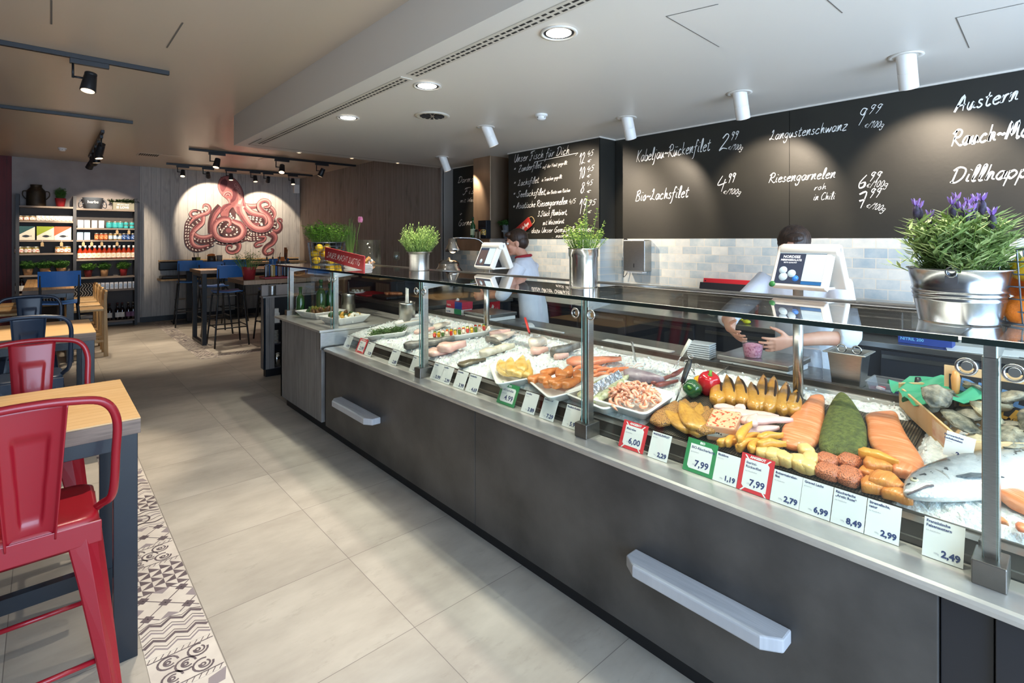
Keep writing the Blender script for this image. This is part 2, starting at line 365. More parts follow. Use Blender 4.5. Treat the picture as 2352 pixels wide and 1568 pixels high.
# ---------------------------------------------------------------- patterned tile border (inlaid)
WT = mat('cement_tile_ivory', '#cfc8bd', .5, col2='#c2bab0', scale=9); DT = mat('cement_tile_plum_grey', '#5a5054', .5, col2='#6a5f62', scale=12); MT = mat('cement_tile_mid_grey', '#8d8486', .5)
def arc(cx, cy, r, a0, a1, n=12): return [(cx + r * math.cos(lerp(a0, a1, i / n)), cy + r * math.sin(lerp(a0, a1, i / n))) for i in range(n + 1)]
def tile_pattern(m, kind, x0, y0, S):
    z = .0022
    def P(pts, c=1): m.c = c; m.poly([(x0 + min(max(x, 0), 1) * S, y0 + min(max(y, 0), 1) * S, z) for x, y in pts]); m.c = 0
    def L(pts, w=.046, c=1): m.c = c; m.rib([(x0 + min(max(x, .01), .99) * S, y0 + min(max(y, .01), .99) * S, z + (.0004 if c == 1 else .0002)) for x, y in pts], w * S, (0, 0, 1)); m.c = 0
    if kind == 'tri':
        for i in range(5):
            for j in range(5):
                a, b = i / 5, j / 5; P([(a, b), (a + .2, b), (a + (.2 if j % 2 else 0), b + .2)])
    elif kind == 'dia':
        for i in range(3):
            for j in range(3):
                if (i + j) % 2: continue
                cx, cy = (i + .5) / 3, (j + .5) / 3
                P([(cx - .12, cy), (cx, cy - .12), (cx + .12, cy), (cx, cy + .12)])
        for k in (-.66, 0, .66): L([(max(0, k), max(0, -k)), (min(1, 1 + k), min(1, 1 - k))], .02); L([(max(0, k), 1 - max(0, -k)), (min(1, 1 + k), max(0, k))], .02)
        for px_, py_ in ((.5, 0), (0, .5), (1, .5), (.5, 1)): P([(px_ - .16, py_), (px_, py_ - .16), (px_ + .16, py_), (px_, py_ + .16)], 2)
    elif kind == 'zig':
        for k in range(4):
            y = .08 + k * .24; L([(0, y), (.17, y + .14), (.33, y), (.5, y + .14), (.67, y), (.83, y + .14), (1, y)], .07 if k % 2 else .045, 1 if k % 2 else 2)
            L([(0, y + .09), (.17, y + .23), (.33, y + .09), (.5, y + .23), (.67, y + .09), (.83, y + .23), (1, y + .09)], .02)
    elif kind == 'scr':
        for cx, cy, s in ((.28, .3, 1), (.72, .3, -1), (.28, .72, 1), (.72, .72, -1), (.5, .5, 1)):
            L(arc(cx, cy, .15, 0, s * 5.2), .035); L(arc(cx + .02, cy, .08, 1, 1 + s * 4.5), .03); L(arc(cx, cy, .035, 0, 6.3, 8), .03)
        for k in range(10): L([(k / 10, 0), (k / 10 + .06, .1)], .014); L([(k / 10, .9), (k / 10 + .06, 1)], .014)
        L([(0, .11), (1, .11)], .02); L([(0, .89), (1, .89)], .02)
    elif kind == 'star':
        for a in range(4):
            t = a * PI / 2; c, s = math.cos(t), math.sin(t); rot = lambda x, y: (.5 + x * c - y * s, .5 + x * s + y * c)
            P([rot(0, 0), rot(.1, .16), rot(.0, .5), rot(-.1, .16)]); P([rot(.5, .5), rot(.22, .42), rot(.16, .2), rot(.42, .22)], 2)
    elif kind == 'wave':
        for k in range(6):
            y = k / 6 + .05; L([(i / 16, y + .05 * math.sin(i / 16 * 4 * PI + k)) for i in range(17)], .05 if k % 2 else .022, 1 if k % 3 else 2)
        L(arc(.5, .5, .24, 0, 6.28, 18), .04); P(arc(.5, .5, .1, 0, 6.28, 10))
SEQ = ['star', 'scr', 'zig', 'dia', 'tri', 'scr', 'dia', 'wave', 'tri', 'zig', 'star', 'scr', 'dia', 'tri', 'wave']
def border(name, cells, S, seq, shift=0):
    m = M()
    for i, (x, y) in enumerate(cells):
        m.bx(x + .0006, x + S - .0006, y + .0006, y + S - .0006, .0, .002); tile_pattern(m, seq[(i + shift) % len(seq)], x, y, S)
    return struct(name, m, [WT, DT, MT])
border('trim_7', [(.283, 1.94 + (i - 4) * .2235) for i in range(24)], .2235, SEQ, 11)
S2 = .2235
border('trim_8', [(1.545, 7.95 + i * S2) for i in range(19)] + [(1.545 + S2 * (j + 1), 7.95) for j in range(8)], S2, SEQ, 3)
# ---------------------------------------------------------------- ceiling equipment
ANTH = mat('anthracite_fitting', '#1b1c20', .4)
LAMPW = mat('lamp_glow_white', '#ffffff', .4, emis='#fff3df', estr=14); LAMPD = mat('lamp_glow_dim', '#ffffff', .4, emis='#ffd9a8', estr=2)
REFL = mat('lamp_reflector', '#d8d6d0', .2, 1.0); VENTD = mat('vent_dark_slot', '#2b2723', .8); VENTM = mat('vent_metal_cream', '#c9c1b2', .45)
def downlight(i, x, y, where):
    t = thing('downlight', 'round white recessed downlight ' + where, 'ceiling light', (x, y, ZS), 0, 'recessed downlights over the display counter')
    obj('trim_ring', M().lathe([(.098, -.002), (.1, -.008), (.085, -.01), (.08, -.003)], caps=False, n=32), CEILM, t)
    obj('reflector', M().lathe([(.081, -.003), (.072, -.006), (.066, -.004)], caps=False, n=32), ANTH, t)
    obj('lamp_disc', M().lathe([(.066, -.0045), (.03, -.006), (.001, -.006)], n=32, caps=False), LAMPW, t)
    light('downlight_beam', 'SPOT', (x + .1, y, ZS - .03), 92, WHITE, .035, (x - .35, y, 0), angle=72, blend=.5)
for i, (y, wh) in enumerate(((1.852, 'nearest the slotted air diffuser end, largest of three'), (3.11, 'midway along the lowered ceiling, second of three'), (4.393, 'farthest along the lowered ceiling edge, smallest of three'))): downlight(i, 2.0, y, wh)
for y in (.6, -.65): light('downlight_beam', 'SPOT', (2.1, y, ZS - .03), 92, WHITE, .035, (1.75, y, 0), angle=72, blend=.5)
def cyl_spot(x, y, aim, where, power):
    t = thing('cylinder_spotlight', 'white swivel cylinder spotlight ' + where, 'spotlight', (x, y, ZS), 0, 'white cylinder spotlights aimed at the chalkboards')
    d = (Vector(aim) - Vector((x, y, ZS - .1))).normalized(); d = (d + Vector((0, 0, -1.2))).normalized(); o = Vector((0, 0, .02))
    obj('ceiling_ring', M().lathe([(.088, -.001), (.09, -.006), (.07, -.008), (.066, -.001)], caps=False, n=28).lathe([(.067, -.0015), (.001, -.0015)], n=28, caps=False), [CEILM], t)
    m = M().cyl(o - d * .0, o + d * .115, .05, n=28).cyl(o + d * .117, o + d * .215, .05, n=28).cyl(o + d * .1, o + d * .12, .0485, n=28)
    obj('housing', m, WHITEP, t, bevel=.002)
    obj('lens', M().cyl(o + d * .2152, o + d * .2162, .043, n=24), LAMPD, t)
    s_ = Vector((x, y, ZS)) + o + d * .23
    light('cylinder_beam', 'SPOT', s_, power, WARM, .02, aim, angle=76, blend=.5)
for u, v, y2, wh, pw in ((2080, 128, -.0, 'largest, nearest the lavender end of the long chalkboard', 56), (1698, 213, .08, 'over the middle of the long chalkboard', 56), (1439, 270, .1, 'beside the corner of the long chalkboard', 56), (1115, 291, .15, 'in front of the fish menu chalkboard, left of the smoke detector', 120), (1015, 360, -.1, 'smallest, by the end of the lowered ceiling', 26)):
    p = OZ(u, v, ZS); x = min(p.x, 3.86); cyl_spot(x, p.y, (4.6 if y2 != .15 else 4.33, p.y + (y2 if y2 != .15 else -.12), 1.98 if x > 3.3 else 1.9), wh, pw)
light('cylinder_beam', 'SPOT', (3.8, -.3, 2.5), 56, WARM, .02, (4.6, -.3, 1.98), angle=76, blend=.45)
# slotted linear diffusers
def slot_diffuser(y0, y1, label):
    t = thing('slot_diffuser', label, 'air vent', (1.80, y0, ZS), 0, 'slotted air diffusers along the ceiling edge')
    L = y1 - y0
    obj('frame', M().bx(-.045, .045, 0, L, -.006, 0), VENTM, t, bevel=.002)
    m = M(); k = int(L / .05)
    for r in (-.018, .018):
        for i in range(k): m.bx(r - .007, r + .007, .03 + i * .05, .03 + i * .05 + (.036 if (i // 4) % 2 else .03), -.0075, -.006)
    obj('perforated_slots', m, VENTD, t)
slot_diffuser(3.05, 6.2, 'long slotted air diffuser running from the soffit corner to the second downlight'); slot_diffuser(.8, 2.98, 'slotted air diffuser nearer the camera, by the largest downlight')
t = thing('swirl_diffuser', 'round swirl air diffuser in the lowered ceiling beside the smoke detector', 'air vent', (2.512, 3.825, ZS))
obj('frame', M().lathe([(.15, -.001), (.152, -.008), (.125, -.014), (.11, -.004), (.001, -.004)], n=36, caps=False), VENTM, t)
m = M()
for i in range(14):
    a = i / 14 * 2 * PI; m.prism([(.02 * math.cos(a), .02 * math.sin(a)), (.105 * math.cos(a), .105 * math.sin(a)), (.105 * math.cos(a + .25), .105 * math.sin(a + .25))], -.012, -.007)
obj('blades', m, VENTD, t)
def smoke(x, y, z, label):
    t = thing('smoke_detector', label, 'smoke detector', (x, y, z))
    obj('base', M().lathe([(.055, 0), (.055, -.014), (.047, -.018), (.001, -.018)], n=28, caps=False), WHITEP, t)
    obj('sensor_cap', M().lathe([(.04, -.018), (.042, -.034), (.03, -.048), (.001, -.05)], n=24, caps=False), WHITEP, t)
    obj('vent_slots', M().bx(-.0425, .0425, -.006, .006, -.032, -.026).bx(-.006, .006, -.0425, .0425, -.032, -.026), VENTD, t)
smoke(3.196, 3.166, ZS, 'white smoke detector on the lowered ceiling between two cylinder spotlights')
p = OZ(143, 340, ZC); smoke(p.x, p.y, ZC, 'white smoke detector on the dining ceiling above the shelf')
for u, v, wh in ((687, 350, 'left of three on the soffit end'), (808, 363, 'middle of three on the soffit end'), (913, 374, 'right of three on the soffit end')):
    p = OZ(u, v, ZS); t = thing('mini_downlight', 'tiny twin downlight, ' + wh, 'ceiling light', (p.x, p.y, ZS), 0, 'tiny downlights at the soffit end')
    obj('trim_ring', M().lathe([(.03, -.001), (.03, -.006), (.022, -.007)], n=16, caps=False), CEILM, t); obj('lamp_disc', M().lathe([(.02, -.005), (.001, -.005)], n=12, caps=False), LAMPD, t)
for u, v, nm, lb in ((365, 357, 'grille with dark slats', 'ceiling air grille with dark slats before the plank wall'), (640, 368, '', 'pale ceiling access flap behind the upper lighting track'), (700, 396, '', 'pale ceiling flap near the plank wall corner')):
    p = OZ(u, v, ZC); t = thing('ceiling_vent', lb, 'air vent', (p.x, p.y, ZC))
    obj('frame', M().bx(-.3, .3, -.16, .16, -.006, 0), MAIN_CEIL, t, bevel=.002)
    if nm: [obj('slat', M().bx(-.27 + i * .03, -.252 + i * .03, -.12, .12, -.009, -.006), VENTD, t) for i in range(9)]
# lighting tracks and track spots
def track(p0, p1, label):
    p0, p1 = Vector(p0), Vector(p1); d = p1 - p0; t = thing('lighting_track', label, 'lighting track', (p0.x, p0.y, ZC), math.atan2(d.y, d.x))
    L = d.length; obj('rail', M().bx(0, L, -.018, .018, -.035, 0), ANTH, t, bevel=.002); obj('conductor_slot', M().bx(.02, L - .02, -.006, .006, -.0355, -.035), VENTD, t)
    return t
def track_spot(x, y, along, aim, label, power=0, angle=40, back=False, col=WARM, sc=1.0, blend=.5):
    t = thing('track_spotlight', label, 'spotlight', (x, y, ZC - .035), along, 'black track spotlights')
    obj('adapter', M().bx(-.12 * sc, .12 * sc, -.018, .018, -.04 * sc, 0), ANTH, t, bevel=.003)
    obj('stem', M().cyl((-.1 * sc, 0, -.04 * sc), (-.1 * sc, 0, -.15 * sc), .008, n=10).cyl((-.1 * sc, 0, -.14 * sc), (-.04 * sc, 0, -.14 * sc), .008, n=10), ANTH, t)
    w = Vector((x, y, ZC - .18)); d = (Vector(aim) - w).normalized(); d.rotate(Matrix.Rotation(-along, 3, 'Z')); c = Vector((0, 0, -.15 * sc))
    r = .048 * sc
    obj('lamp_head', M().cyl(c - d * .06 * sc, c - d * .035 * sc, r * .84, n=20).cyl(c - d * .035 * sc, c + d * .09 * sc, r * .86, r * 1.08, n=20), ANTH, t, bevel=.003)
    obj('lens', M().cyl(c + d * .0905 * sc, c + d * .092 * sc, r * .9, n=18), LAMPD, t)
    if power:
        wd_ = d.copy(); wd_.rotate(Matrix.Rotation(along, 3, 'Z')); light('track_beam', 'SPOT', Vector((x, y, ZC - .035)) + Vector((0, 0, -.15 * sc)) + wd_ * .12 * sc, power, col, .02, aim, angle=angle, blend=blend)
track((-1.2, 2.73, 0), (.79, 2.73, 0), 'black lighting track above the nearest oak table')
track_spot(.36, 2.73, 0, (.42, 2.75, 0), 'black spotlight above the nearest oak table', 95, 52, blend=.6, col=(1, .86, .7))
track((-.9, 5.2, 0), (.783, 5.215, 0), 'black lighting track with one spotlight nearest the camera'); track((-.9, 7.69, 0), (.786, 7.69, 0), 'black lighting track without visible lamps, second from the camera')
track((.56, 8.57, 0), (.56, 11.3, 0), 'black lighting track running towards the shelf with five spotlights')
track((1.66, 9.33, 0), (4.40, 9.33, 0), 'black lighting track with three spotlights above the bar tables'); track((1.67, 11.4, 0), (4.37, 11.4, 0), 'black lighting track with six spotlights in front of the mural')
track_spot(.26, 5.21, 0, (-.15, 4.7, 0), 'single black spotlight on the nearest track', 160, 46)
for i, y in enumerate((8.9, 9.4, 9.9, 10.4, 10.9)):
    track_spot(.56, y, PI / 2, ((.1, 10.2, .9), (.95, 9.0, 0), (1.0, 10.5, 0), (.85, 12.3, 1.7), (.0, 12.3, 1.3))[i], 'black spotlight, %s on the track pointing at the shelf' % ('first', 'second', 'third', 'fourth', 'fifth and lowest-looking')[i], (90, 90, 90, 190, 150)[i], 48)
for i, (x, aim, pw) in enumerate(((2.05, (1.35, 8.7, 0), 140), (3.05, (2.6, 8.4, .9), 60), (3.75, (3.1, 10.0, .9), 70))): track_spot(x, 9.33, 0, aim, 'black spotlight, %s of three on the track over the bar tables' % ('left', 'middle', 'right')[i], pw, 46)
for i, (x, aim, pw) in enumerate(((1.93, (1.6, 10.2, 0), 85), (2.35, (2.6, 12.3, 2.2), 88), (2.75, (2.7, 11, 0), 0), (3.2, (3.2, 10.8, .5), 30), (3.45, (3.6, 12.3, 2.0), 88), (3.95, (3.9, 10.6, 0), 30))): track_spot(x, 11.4, 0, aim, 'black spotlight, %s from the left on the track before the mural' % ('first', 'second', 'third', 'fourth', 'fifth', 'sixth')[i], pw, 72 if pw == 88 else 44, sc=.85, blend=.2)
t = thing('emergency_light_box', 'small pale box on the plank wall near the track end', 'light', (4.32, 12.2, 2.78)); obj('housing', M().bx(-.06, .06, 0, .1, -.1, .1), WHITEP, t, bevel=.01); obj('lens', M().bx(-.045, .045, -.006, 0, -.08, .0), CERAM, t)
# ---------------------------------------------------------------- display counter
PANEL = mat('anthracite_laminate', '#55524f', .42, col2='#343332', scale=3.5, detail=8, lo=.3, hi=.7, bump=.05, bscale=60)
LEDGE = mat('brushed_aluminium', '#c9c6c0', .35, .6, col2='#bcb9b3', scale=10)
WELL = mat('steel_well', '#a19e99', .32, .9, col2='#8f8c87', scale=5)
CARDH = mat('card_rail_steel', '#6b645c', .3, .8, col2='#5f5850', scale=7)
DKB = mat('dark_blue_black_panel', '#1c1f26', .35)
PXF, DZ0, DK = 1.70, .79, .17
def dz(x): return DZ0 + DK * (x - 1.87)
def OD(u, v, h=0.0):
    d = ray(u, v); t = (DZ0 - DK * 1.87 + h - CAM_H) / (d.z - DK * d.x); return Vector((d.x * t, d.y * t, CAM_H + d.z * t))
YA, YB = -.95, 4.155
C = thing('display_counter', 'long refrigerated fish display counter with dark front and glass screens', 'display counter', (PXF, 0, 0))
def part(name, m, mats, parent=None, **k):
    m.xf(Matrix.Translation((-PXF, 0, 0))); return obj(name, m, mats, parent or C, **k)
part('plinth', M().bx(1.745, 2.9, YA, 5.2, 0, .09), mat('plinth_black', '#141518', .5))
part('front_panel', M().bx(1.70, 1.73, 2.181, YB, .085, .697), PANEL, bevel=.002)
part('front_panel', M().bx(1.70, 1.73, .255, 2.177, .085, .697), PANEL, bevel=.002)
part('front_panel', M().bx(1.715, 1.74, .15, .252, .085, .697), DKB, bevel=.002); part('front_panel', M().bx(1.70, 1.74, YA, .147, .085, .697), DKB, bevel=.002)
part('carcass', M().bx(1.74, 2.9, YA, 4.16, .09, .70), DKB)
part('ledge', M().prism([(1.682, .697), (1.86, .697), (1.86, .722), (1.70, .722), (1.688, .718), (1.682, .71)], -4.155, .95, Matrix.Rotation(PI / 2, 4, 'X')), LEDGE, bevel=.003)
part('card_rail', M().prism([(1.868, .722), (1.915, .722), (1.915, .797), (1.906, .797)], -4.15, .95, Matrix.Rotation(PI / 2, 4, 'X')), CARDH)
w = M(); w.poly([(1.87, YA, dz(1.87) - .004), (2.6, YA, dz(2.6) - .004), (2.6, 4.19, dz(2.6) - .004), (1.87, 4.19, dz(1.87) - .004)]); w.bx(1.875, 2.6, YA, 4.19, .7, .74)
part('display_deck', w, WELL)
part('rear_rail', M().bx(2.6, 2.622, YA, 4.2, .9, .93), LEDGE, bevel=.002)
part('rear_panel', M().bx(2.622, 2.66, YA, 4.2, .70, .955), DARKST, bevel=.002)
part('service_shelf', M().bx(2.66, 3.02, YA, 4.2, .905, .93).bx(2.66, 2.98, YA, 4.2, .1, .9), STEELD, bevel=.002)
# glass
def pane(y0, y1, z0=.727, z1=1.342, x=1.786):
    m = M(); m.poly([(x, y0, z0), (x, y1, z0), (x, y1, z1), (x, y0, z1)]); m.poly([(x + .007, y1, z0), (x + .007, y0, z0), (x + .007, y0, z1), (x + .007, y1, z1)])
    m.c = 1
    for y in (y0, y1): m.poly([(x, y, z0), (x + .007, y, z0), (x + .007, y, z1), (x, y, z1)])
    m.poly([(x, y0, z1), (x + .007, y0, z1), (x + .007, y1, z1), (x, y1, z1)])
    return part('glass_pane', m, [GLASS, mat('pane_edge', '#5f7f78', .1, coat=.5)])
YP = (4.235, 2.86, 1.505, .165)
pane(YP[1] + .012, YP[0] - .03); pane(YP[2] + .012, YP[1] - .012); pane(YP[3] + .012, YP[2] - .012); pane(YA, YP[3] - .012)
TOPG = pane_mat('top_glass', (.9, .93, .92), k=1.25)
def shelf_glass(y0, y1):
    m = M(); x0, x1, z0, z1 = 1.69, 2.31, 1.345, 1.36
    m.poly([(x0, y0, z1), (x1, y0, z1), (x1, y1, z1), (x0, y1, z1)])
    m.poly([(x0, y0, z0), (x0, y1, z0), (x1, y1, z0), (x1, y0, z0)]); m.c = 1
    m.poly([(x0, y0, z0), (x0, y0, z1), (x0, y1, z1), (x0, y1, z0)]); m.poly([(x1, y0, z0), (x1, y1, z0), (x1, y1, z1), (x1, y0, z1)])
    m.poly([(x0, y0, z0), (x1, y0, z0), (x1, y0, z1), (x0, y0, z1)]); m.poly([(x0, y1, z0), (x0, y1, z1), (x1, y1, z1), (x1, y1, z0)])
    return part('glass_top', m, [TOPG, GEDGE])
shelf_glass(.214, 5.36); shelf_glass(YA, .208)
part('rear_top_rail', M().bx(2.31, 2.345, YA, 5.36, 1.338, 1.366), STEEL, bevel=.002)
part('led_strip', M().bx(1.80, 1.815, YA, 4.2, 1.336, 1.344), mat('led_strip_glow', '#ffffff', .4, emis='#fff0da', estr=6))
for k in range(4):
    a = light('case_led', 'AREA', (1.83, .1 + k * 1.32 - .2, 1.33), 2.0, (1, .93, .84), .03, (2.25, .1 + k * 1.32 - .2, .85), 1.3)
    a.rotation_euler = (0, math.radians(-40), 0)
for i, y in enumerate(YP + (5.29,)):
    zb = .722 if i < 4 else .845
    p = part('post', M().bx(1.80, 1.838, y - .017, y + .017, zb, 1.3), STEEL, bevel=.002)
    part('arm', M().prism([(1.80, 1.295), (1.84, 1.285), (2.25, 1.33), (2.3, 1.344), (1.80, 1.344)], -y - .014, -y + .014, Matrix.Rotation(PI / 2, 4, 'X')), STEEL, p, bevel=.002)
    part('foot_bracket', M().bx(1.765, 1.86, y - .034, y + .034, zb, zb + .062).prism([(1.86, zb), (1.90, zb + .02), (1.90, zb + .07), (1.86, zb + .075)], -y - .03, -y - .022, Matrix.Rotation(PI / 2, 4, 'X')), STEELD, p, bevel=.003)
    if i < 4:
        for s_ in (-.045, .045):
            m = M().tube([(1.782, y + s_ + .02 * math.cos(q / 20 * 2 * PI), 1.27 + .02 * math.sin(q / 20 * 2 * PI)) for q in range(20)], .004, 6, closed=True); m.cyl((1.79, y + s_, 1.27), (1.80, y + s_, 1.27), .012)
            part('clamp_ring', m, CHROME, p)
for y in (.86, 3.05):
    part('scale_pole', M().cyl((2.49, y, .8), (2.49, y, 1.4), .021, n=20), STEEL)
# raised end section clad in planks
epart = part
ep = epart('plank_panel', M().bx(1.70, 1.73, 4.24, 5.235, .09, .838), plank_mat('grey_counter_planks_end', 2, 1, .14, '#93908d', '#6b6866', '#47444a', vary=.35, dark='#545155'))
epart('carcass', M().bx(1.735, 2.6, 4.2, 5.2, .09, .838), DKB)
epart('end_panel', M().bx(1.70, 2.6, 5.205, 5.235, .09, .838), CPLANK)
epart('counter_top', M().bx(1.668, 2.6, 4.2, 5.33, .838, .858), LEDGE, bevel=.003)
epart('step_face', M().bx(1.672, 2.6, 4.19, 4.205, .70, .838), STEEL, bevel=.002)
m = M(); m.poly([(1.79, 4.26, .86), (1.79, 5.3, .86), (1.79, 5.3, 1.342), (1.79, 4.26, 1.342)]); m.c = 1; m.poly([(1.787, 4.26, .86), (1.793, 4.26, .86), (1.793, 4.26, 1.342), (1.787, 4.26, 1.342)]); m.poly([(1.787, 5.3, .86), (1.793, 5.3, .86), (1.793, 5.3, 1.342), (1.787, 5.3, 1.342)])
epart('glass_pane', m, [GLASS, mat('pane_edge_end', '#5f7f78', .1, coat=.5)])
m = M(); m.poly([(1.79, 5.31, .86), (2.3, 5.31, .86), (2.3, 5.31, 1.342), (1.79, 5.31, 1.342)]); epart('glass_pane', m, GLASS)
# two white bag shelves on the front
LIMED = plank_mat('white_limed_wood', 1, 0, .3, '#b9bcc0', '#9fa2a8', '#8d9096', knots=False, gs=(60, 3), vary=.5)
for y0, y1, z in ((3.22, 3.85, .372), (.605, 1.17, .385)):
    L = (y1 - y0) / 2; w_ = .1; yc = (y0 + y1) / 2
    m = M().prism([(0, -L), (0, L), (-w_ * .62, L), (-w_, L - .055), (-w_, -L + .055), (-w_ * .62, -L)], -.022, .022)
    o = obj('bag_shelf', m, LIMED, C, (0, yc, z), bevel=.006, label='white limed wooden bag shelf')
    for s_ in (-.5, .45): obj('shelf_bracket', M().bx(-.03, 0, L * s_, L * s_ + .03, -.05, -.022), BLACK, o)
# ---------------------------------------------------------------- food in the display
ICE = mat('crushed_ice', '#e6e8e6', .25, col2='#cfd5d7', scale=60, bump=.5, bscale=180, sss=.25)
def fish_pose(rz): return (Matrix.Rotation(-math.atan(DK), 3, 'Y') @ Matrix.Rotation(rz, 3, 'Z')).to_euler()
def ends(a, b, h=0.0):
    A, B = OD(a[0], a[1], h), OD(b[0], b[1], h); d = B - A
    return (A + B) / 2, math.hypot(d.x, d.y) * math.hypot(1, DK * abs(d.x) / max(d.length, .01)), math.atan2(d.y, d.x)
def ice_patch(m, x0, x1, y0, y1, h0=.0, amp=.016, res=.0125, seed=0):
    nx, ny = max(2, int((x1 - x0) / res)), max(2, int((y1 - y0) / res))
    def fn(u, v):
        x, y = lerp(x0, x1, u), lerp(y0, y1, v); e = min(u, 1 - u) * (x1 - x0); e2 = min(v, 1 - v) * (y1 - y0)
        k = min(1, max(.0, min(e, e2) / .03)); n = noise.noise(Vector((x * 5, y * 5, seed))) * .018 + noise.noise(Vector((x * 26, y * 26, seed + 3))) * .010 + R.uniform(-1, 1) * .0045
        return (x + R.uniform(-.003, .003), y + R.uniform(-.003, .003), dz(x) - .006 + (h0 + amp + n) * k + (1 - k) * .002)
    m.grid(nx, ny, fn)
    for _ in range(int((x1 - x0) * (y1 - y0) * 420)):
        x, y = R.uniform(x0 + .02, x1 - .01), R.uniform(y0 + .02, y1 - .02); s_ = R.uniform(.003, .009)
        m.box((x, y, dz(x) + h0 + amp + noise.noise(Vector((x * 5, y * 5, seed))) * .018 + R.uniform(-.004, .006)), (s_, s_ * R.uniform(.7, 1.4), s_), mtx=Matrix.Rotation(R.uniform(0, 3), 4, (R.random(), R.random(), R.random())))
m = M(); ice_patch(m, 1.912, 2.595, 1.285, 4.18, .0, .016); ice_patch(m, 2.47, 2.595, .45, 1.3, .0, .02, seed=4); ice_patch(m, 1.912, 2.595, -.5, .40, .0, .022, seed=9)
tag(obj('crushed_ice', m, ICE), 'white crushed ice bed spread under the fish in the display', 'ice', kind='stuff')
def skinf(name, c1, c2, sc=18, **k): return mat(name, c1, k.pop('rough', .35), col2=c2, scale=sc, bump=k.pop('bump', .25), bscale=k.pop('bscale', 60), sss=.08, coat=k.pop('coat', .25), **k)
YEL = skinf('yellow_marinade', '#c99a3e', '#e3c98a', 14); ORA = skinf('orange_marinated_salmon', '#d68545', '#bd6428', 16, coat=.5); HRB = skinf('herb_white_fish', '#d9d6bd', '#9da268', 40)
SHR = skinf('shrimp_pink', '#f0c4ae', '#e38a62', 40); PNK = skinf('raw_pink_fillet', '#e6c1b2', '#d99c90', 10); WHT = skinf('raw_white_fillet', '#e6dccb', '#d8bfae', 9); GRY = skinf('grey_fish_skin', '#8d8880', '#5c574f', 20)
GOLD = skinf('golden_smoked_skin', '#c08a35', '#6b4316', 9, lo=.4, hi=.75, rough=.28, coat=.5); SMK = skinf('smoked_mackerel', '#c4933f', '#a06f2c', 60, stretch=(.6, 1.6, 1), lo=.3, hi=.75); PEP = skinf('peppered_mackerel', '#b98440', '#5a3219', 260, lo=.5, hi=.6, bump=.8, bscale=200)
SAL = skinf('salmon_side', '#dd8450', '#eaa479', 34, stretch=(3, .3, 1), lo=.45, hi=.7); DIL = skinf('dill_crust', '#68702f', '#475020', 60, bump=.8, bscale=160, rough=.7, coat=0); SCB = skinf('peppered_salmon', '#d27a50', '#5f3020', 300, lo=.52, hi=.6, bump=.6, bscale=140)
SFT = skinf('smoked_finger', '#e0a23f', '#cf8a30', 10); BUT = skinf('butter_fish', '#dfb667', '#e7cb8e', 12); STR = skinf('stremel_salmon', '#dd9444', '#c87730', 24, stretch=(3, .4, 1)); SQD = skinf('squid_grey_purple', '#a79aa0', '#6d5a68', 12)
PRW = skinf('prawn_orange', '#e88a5a', '#d96a3a', 20)
def fillet(L, W, H, taper=.55, bend=0.0, head=.5, amp=.08, seed=0, n=12, k=9, p=2.6):
    m = M(); secs = []
    for i in range(k + 1):
        t = i / k; w_ = (math.sin(PI * min(1, (t + head * .18) / (1 + head * .18)) ** (.8)) ** .55) * lerp(1, taper, t) if 0 < t < 1 else .12
        w_ *= 1 + amp * noise.noise(Vector((t * 4, seed, 1))); z = H * .5 + H * .15 * noise.noise(Vector((t * 3, seed, 5)))
        secs.append(((L * (t - .5), bend * math.sin(PI * t) + .1 * amp * W * noise.noise(Vector((t * 3, seed, 9))), z), (0, W / 2 * w_, 0), (0, 0, H / 2 * (.55 + .45 * w_))))
    m.loft(secs, n, p); return m
def food(name, m, mt, label, cat, group, pos, rz=0.0, **k):
    e = fish_pose(rz); q = e.to_matrix(); pos = Vector(pos); sft = 1.905 - min((q @ v).x for v in m.v) - pos.x
    if sft > 0: pos += Vector((sft, 0, DK * sft))
    return tag(obj(name, m, mt, None, pos, e, **k), label, cat, group)
def chunk(L, W, H, seed=0, amp=.12):
    m = M(); secs = []
    for i in range(7):
        t = i / 6; e = (1 - abs(2 * t - 1) ** 5) ** .4 if 0 < t < 1 else .55
        secs.append(((L * (t - .5), 0, H / 2), (0, W / 2 * e * (1 + amp * noise.noise(Vector((t * 2, seed, 2)))), 0), (0, 0, H / 2 * e)))
    m.loft(secs, 14, 3.6); return m
# trays
def tray(a, b, h, hw, label, mt=CERAM, lip=.012, depth=.035):
    # a, b: pixels of the two short ends' midpoints; hw half width
    c, L, rz = ends(a, b, h); m = M()
    def rr(l, w_, z, r=.03): return [(x, y, z) for x, y in [(sx * (l - r) + r * math.cos(q), sy * (w_ - r) + r * math.sin(q)) for sx, sy, q0 in ((1, 1, 0), (-1, 1, PI / 2), (-1, -1, PI), (1, -1, 1.5 * PI)) for q in (q0, q0 + PI / 6, q0 + PI / 3, q0 + PI / 2)]]
    l = L / 2
    m.s = True; m.ring([rr(l - .02, hw - .02, 0), rr(l - .006, hw - .006, depth * .9), rr(l, hw, depth), rr(l, hw, depth + .004), rr(l - lip, hw - lip, depth + .004), rr(l - lip - .016, hw - lip - .016, .006)])
    o = tag(obj('serving_tray', m, mt, None, c, fish_pose(rz)), label, 'tray', 'white trays in the ice'); return c, L, rz
def in_tray(c, rz, x, y, z): return Vector(c) + Matrix.Rotation(-math.atan(DK), 3, 'Y') @ (Matrix.Rotation(rz, 3, 'Z') @ Vector((x, y, z)))
g1 = tray((1132, 873), (1222, 856), .012, .17, 'white tray holding yellow marinated fillets, beside the green price card'); c, L, rz = g1
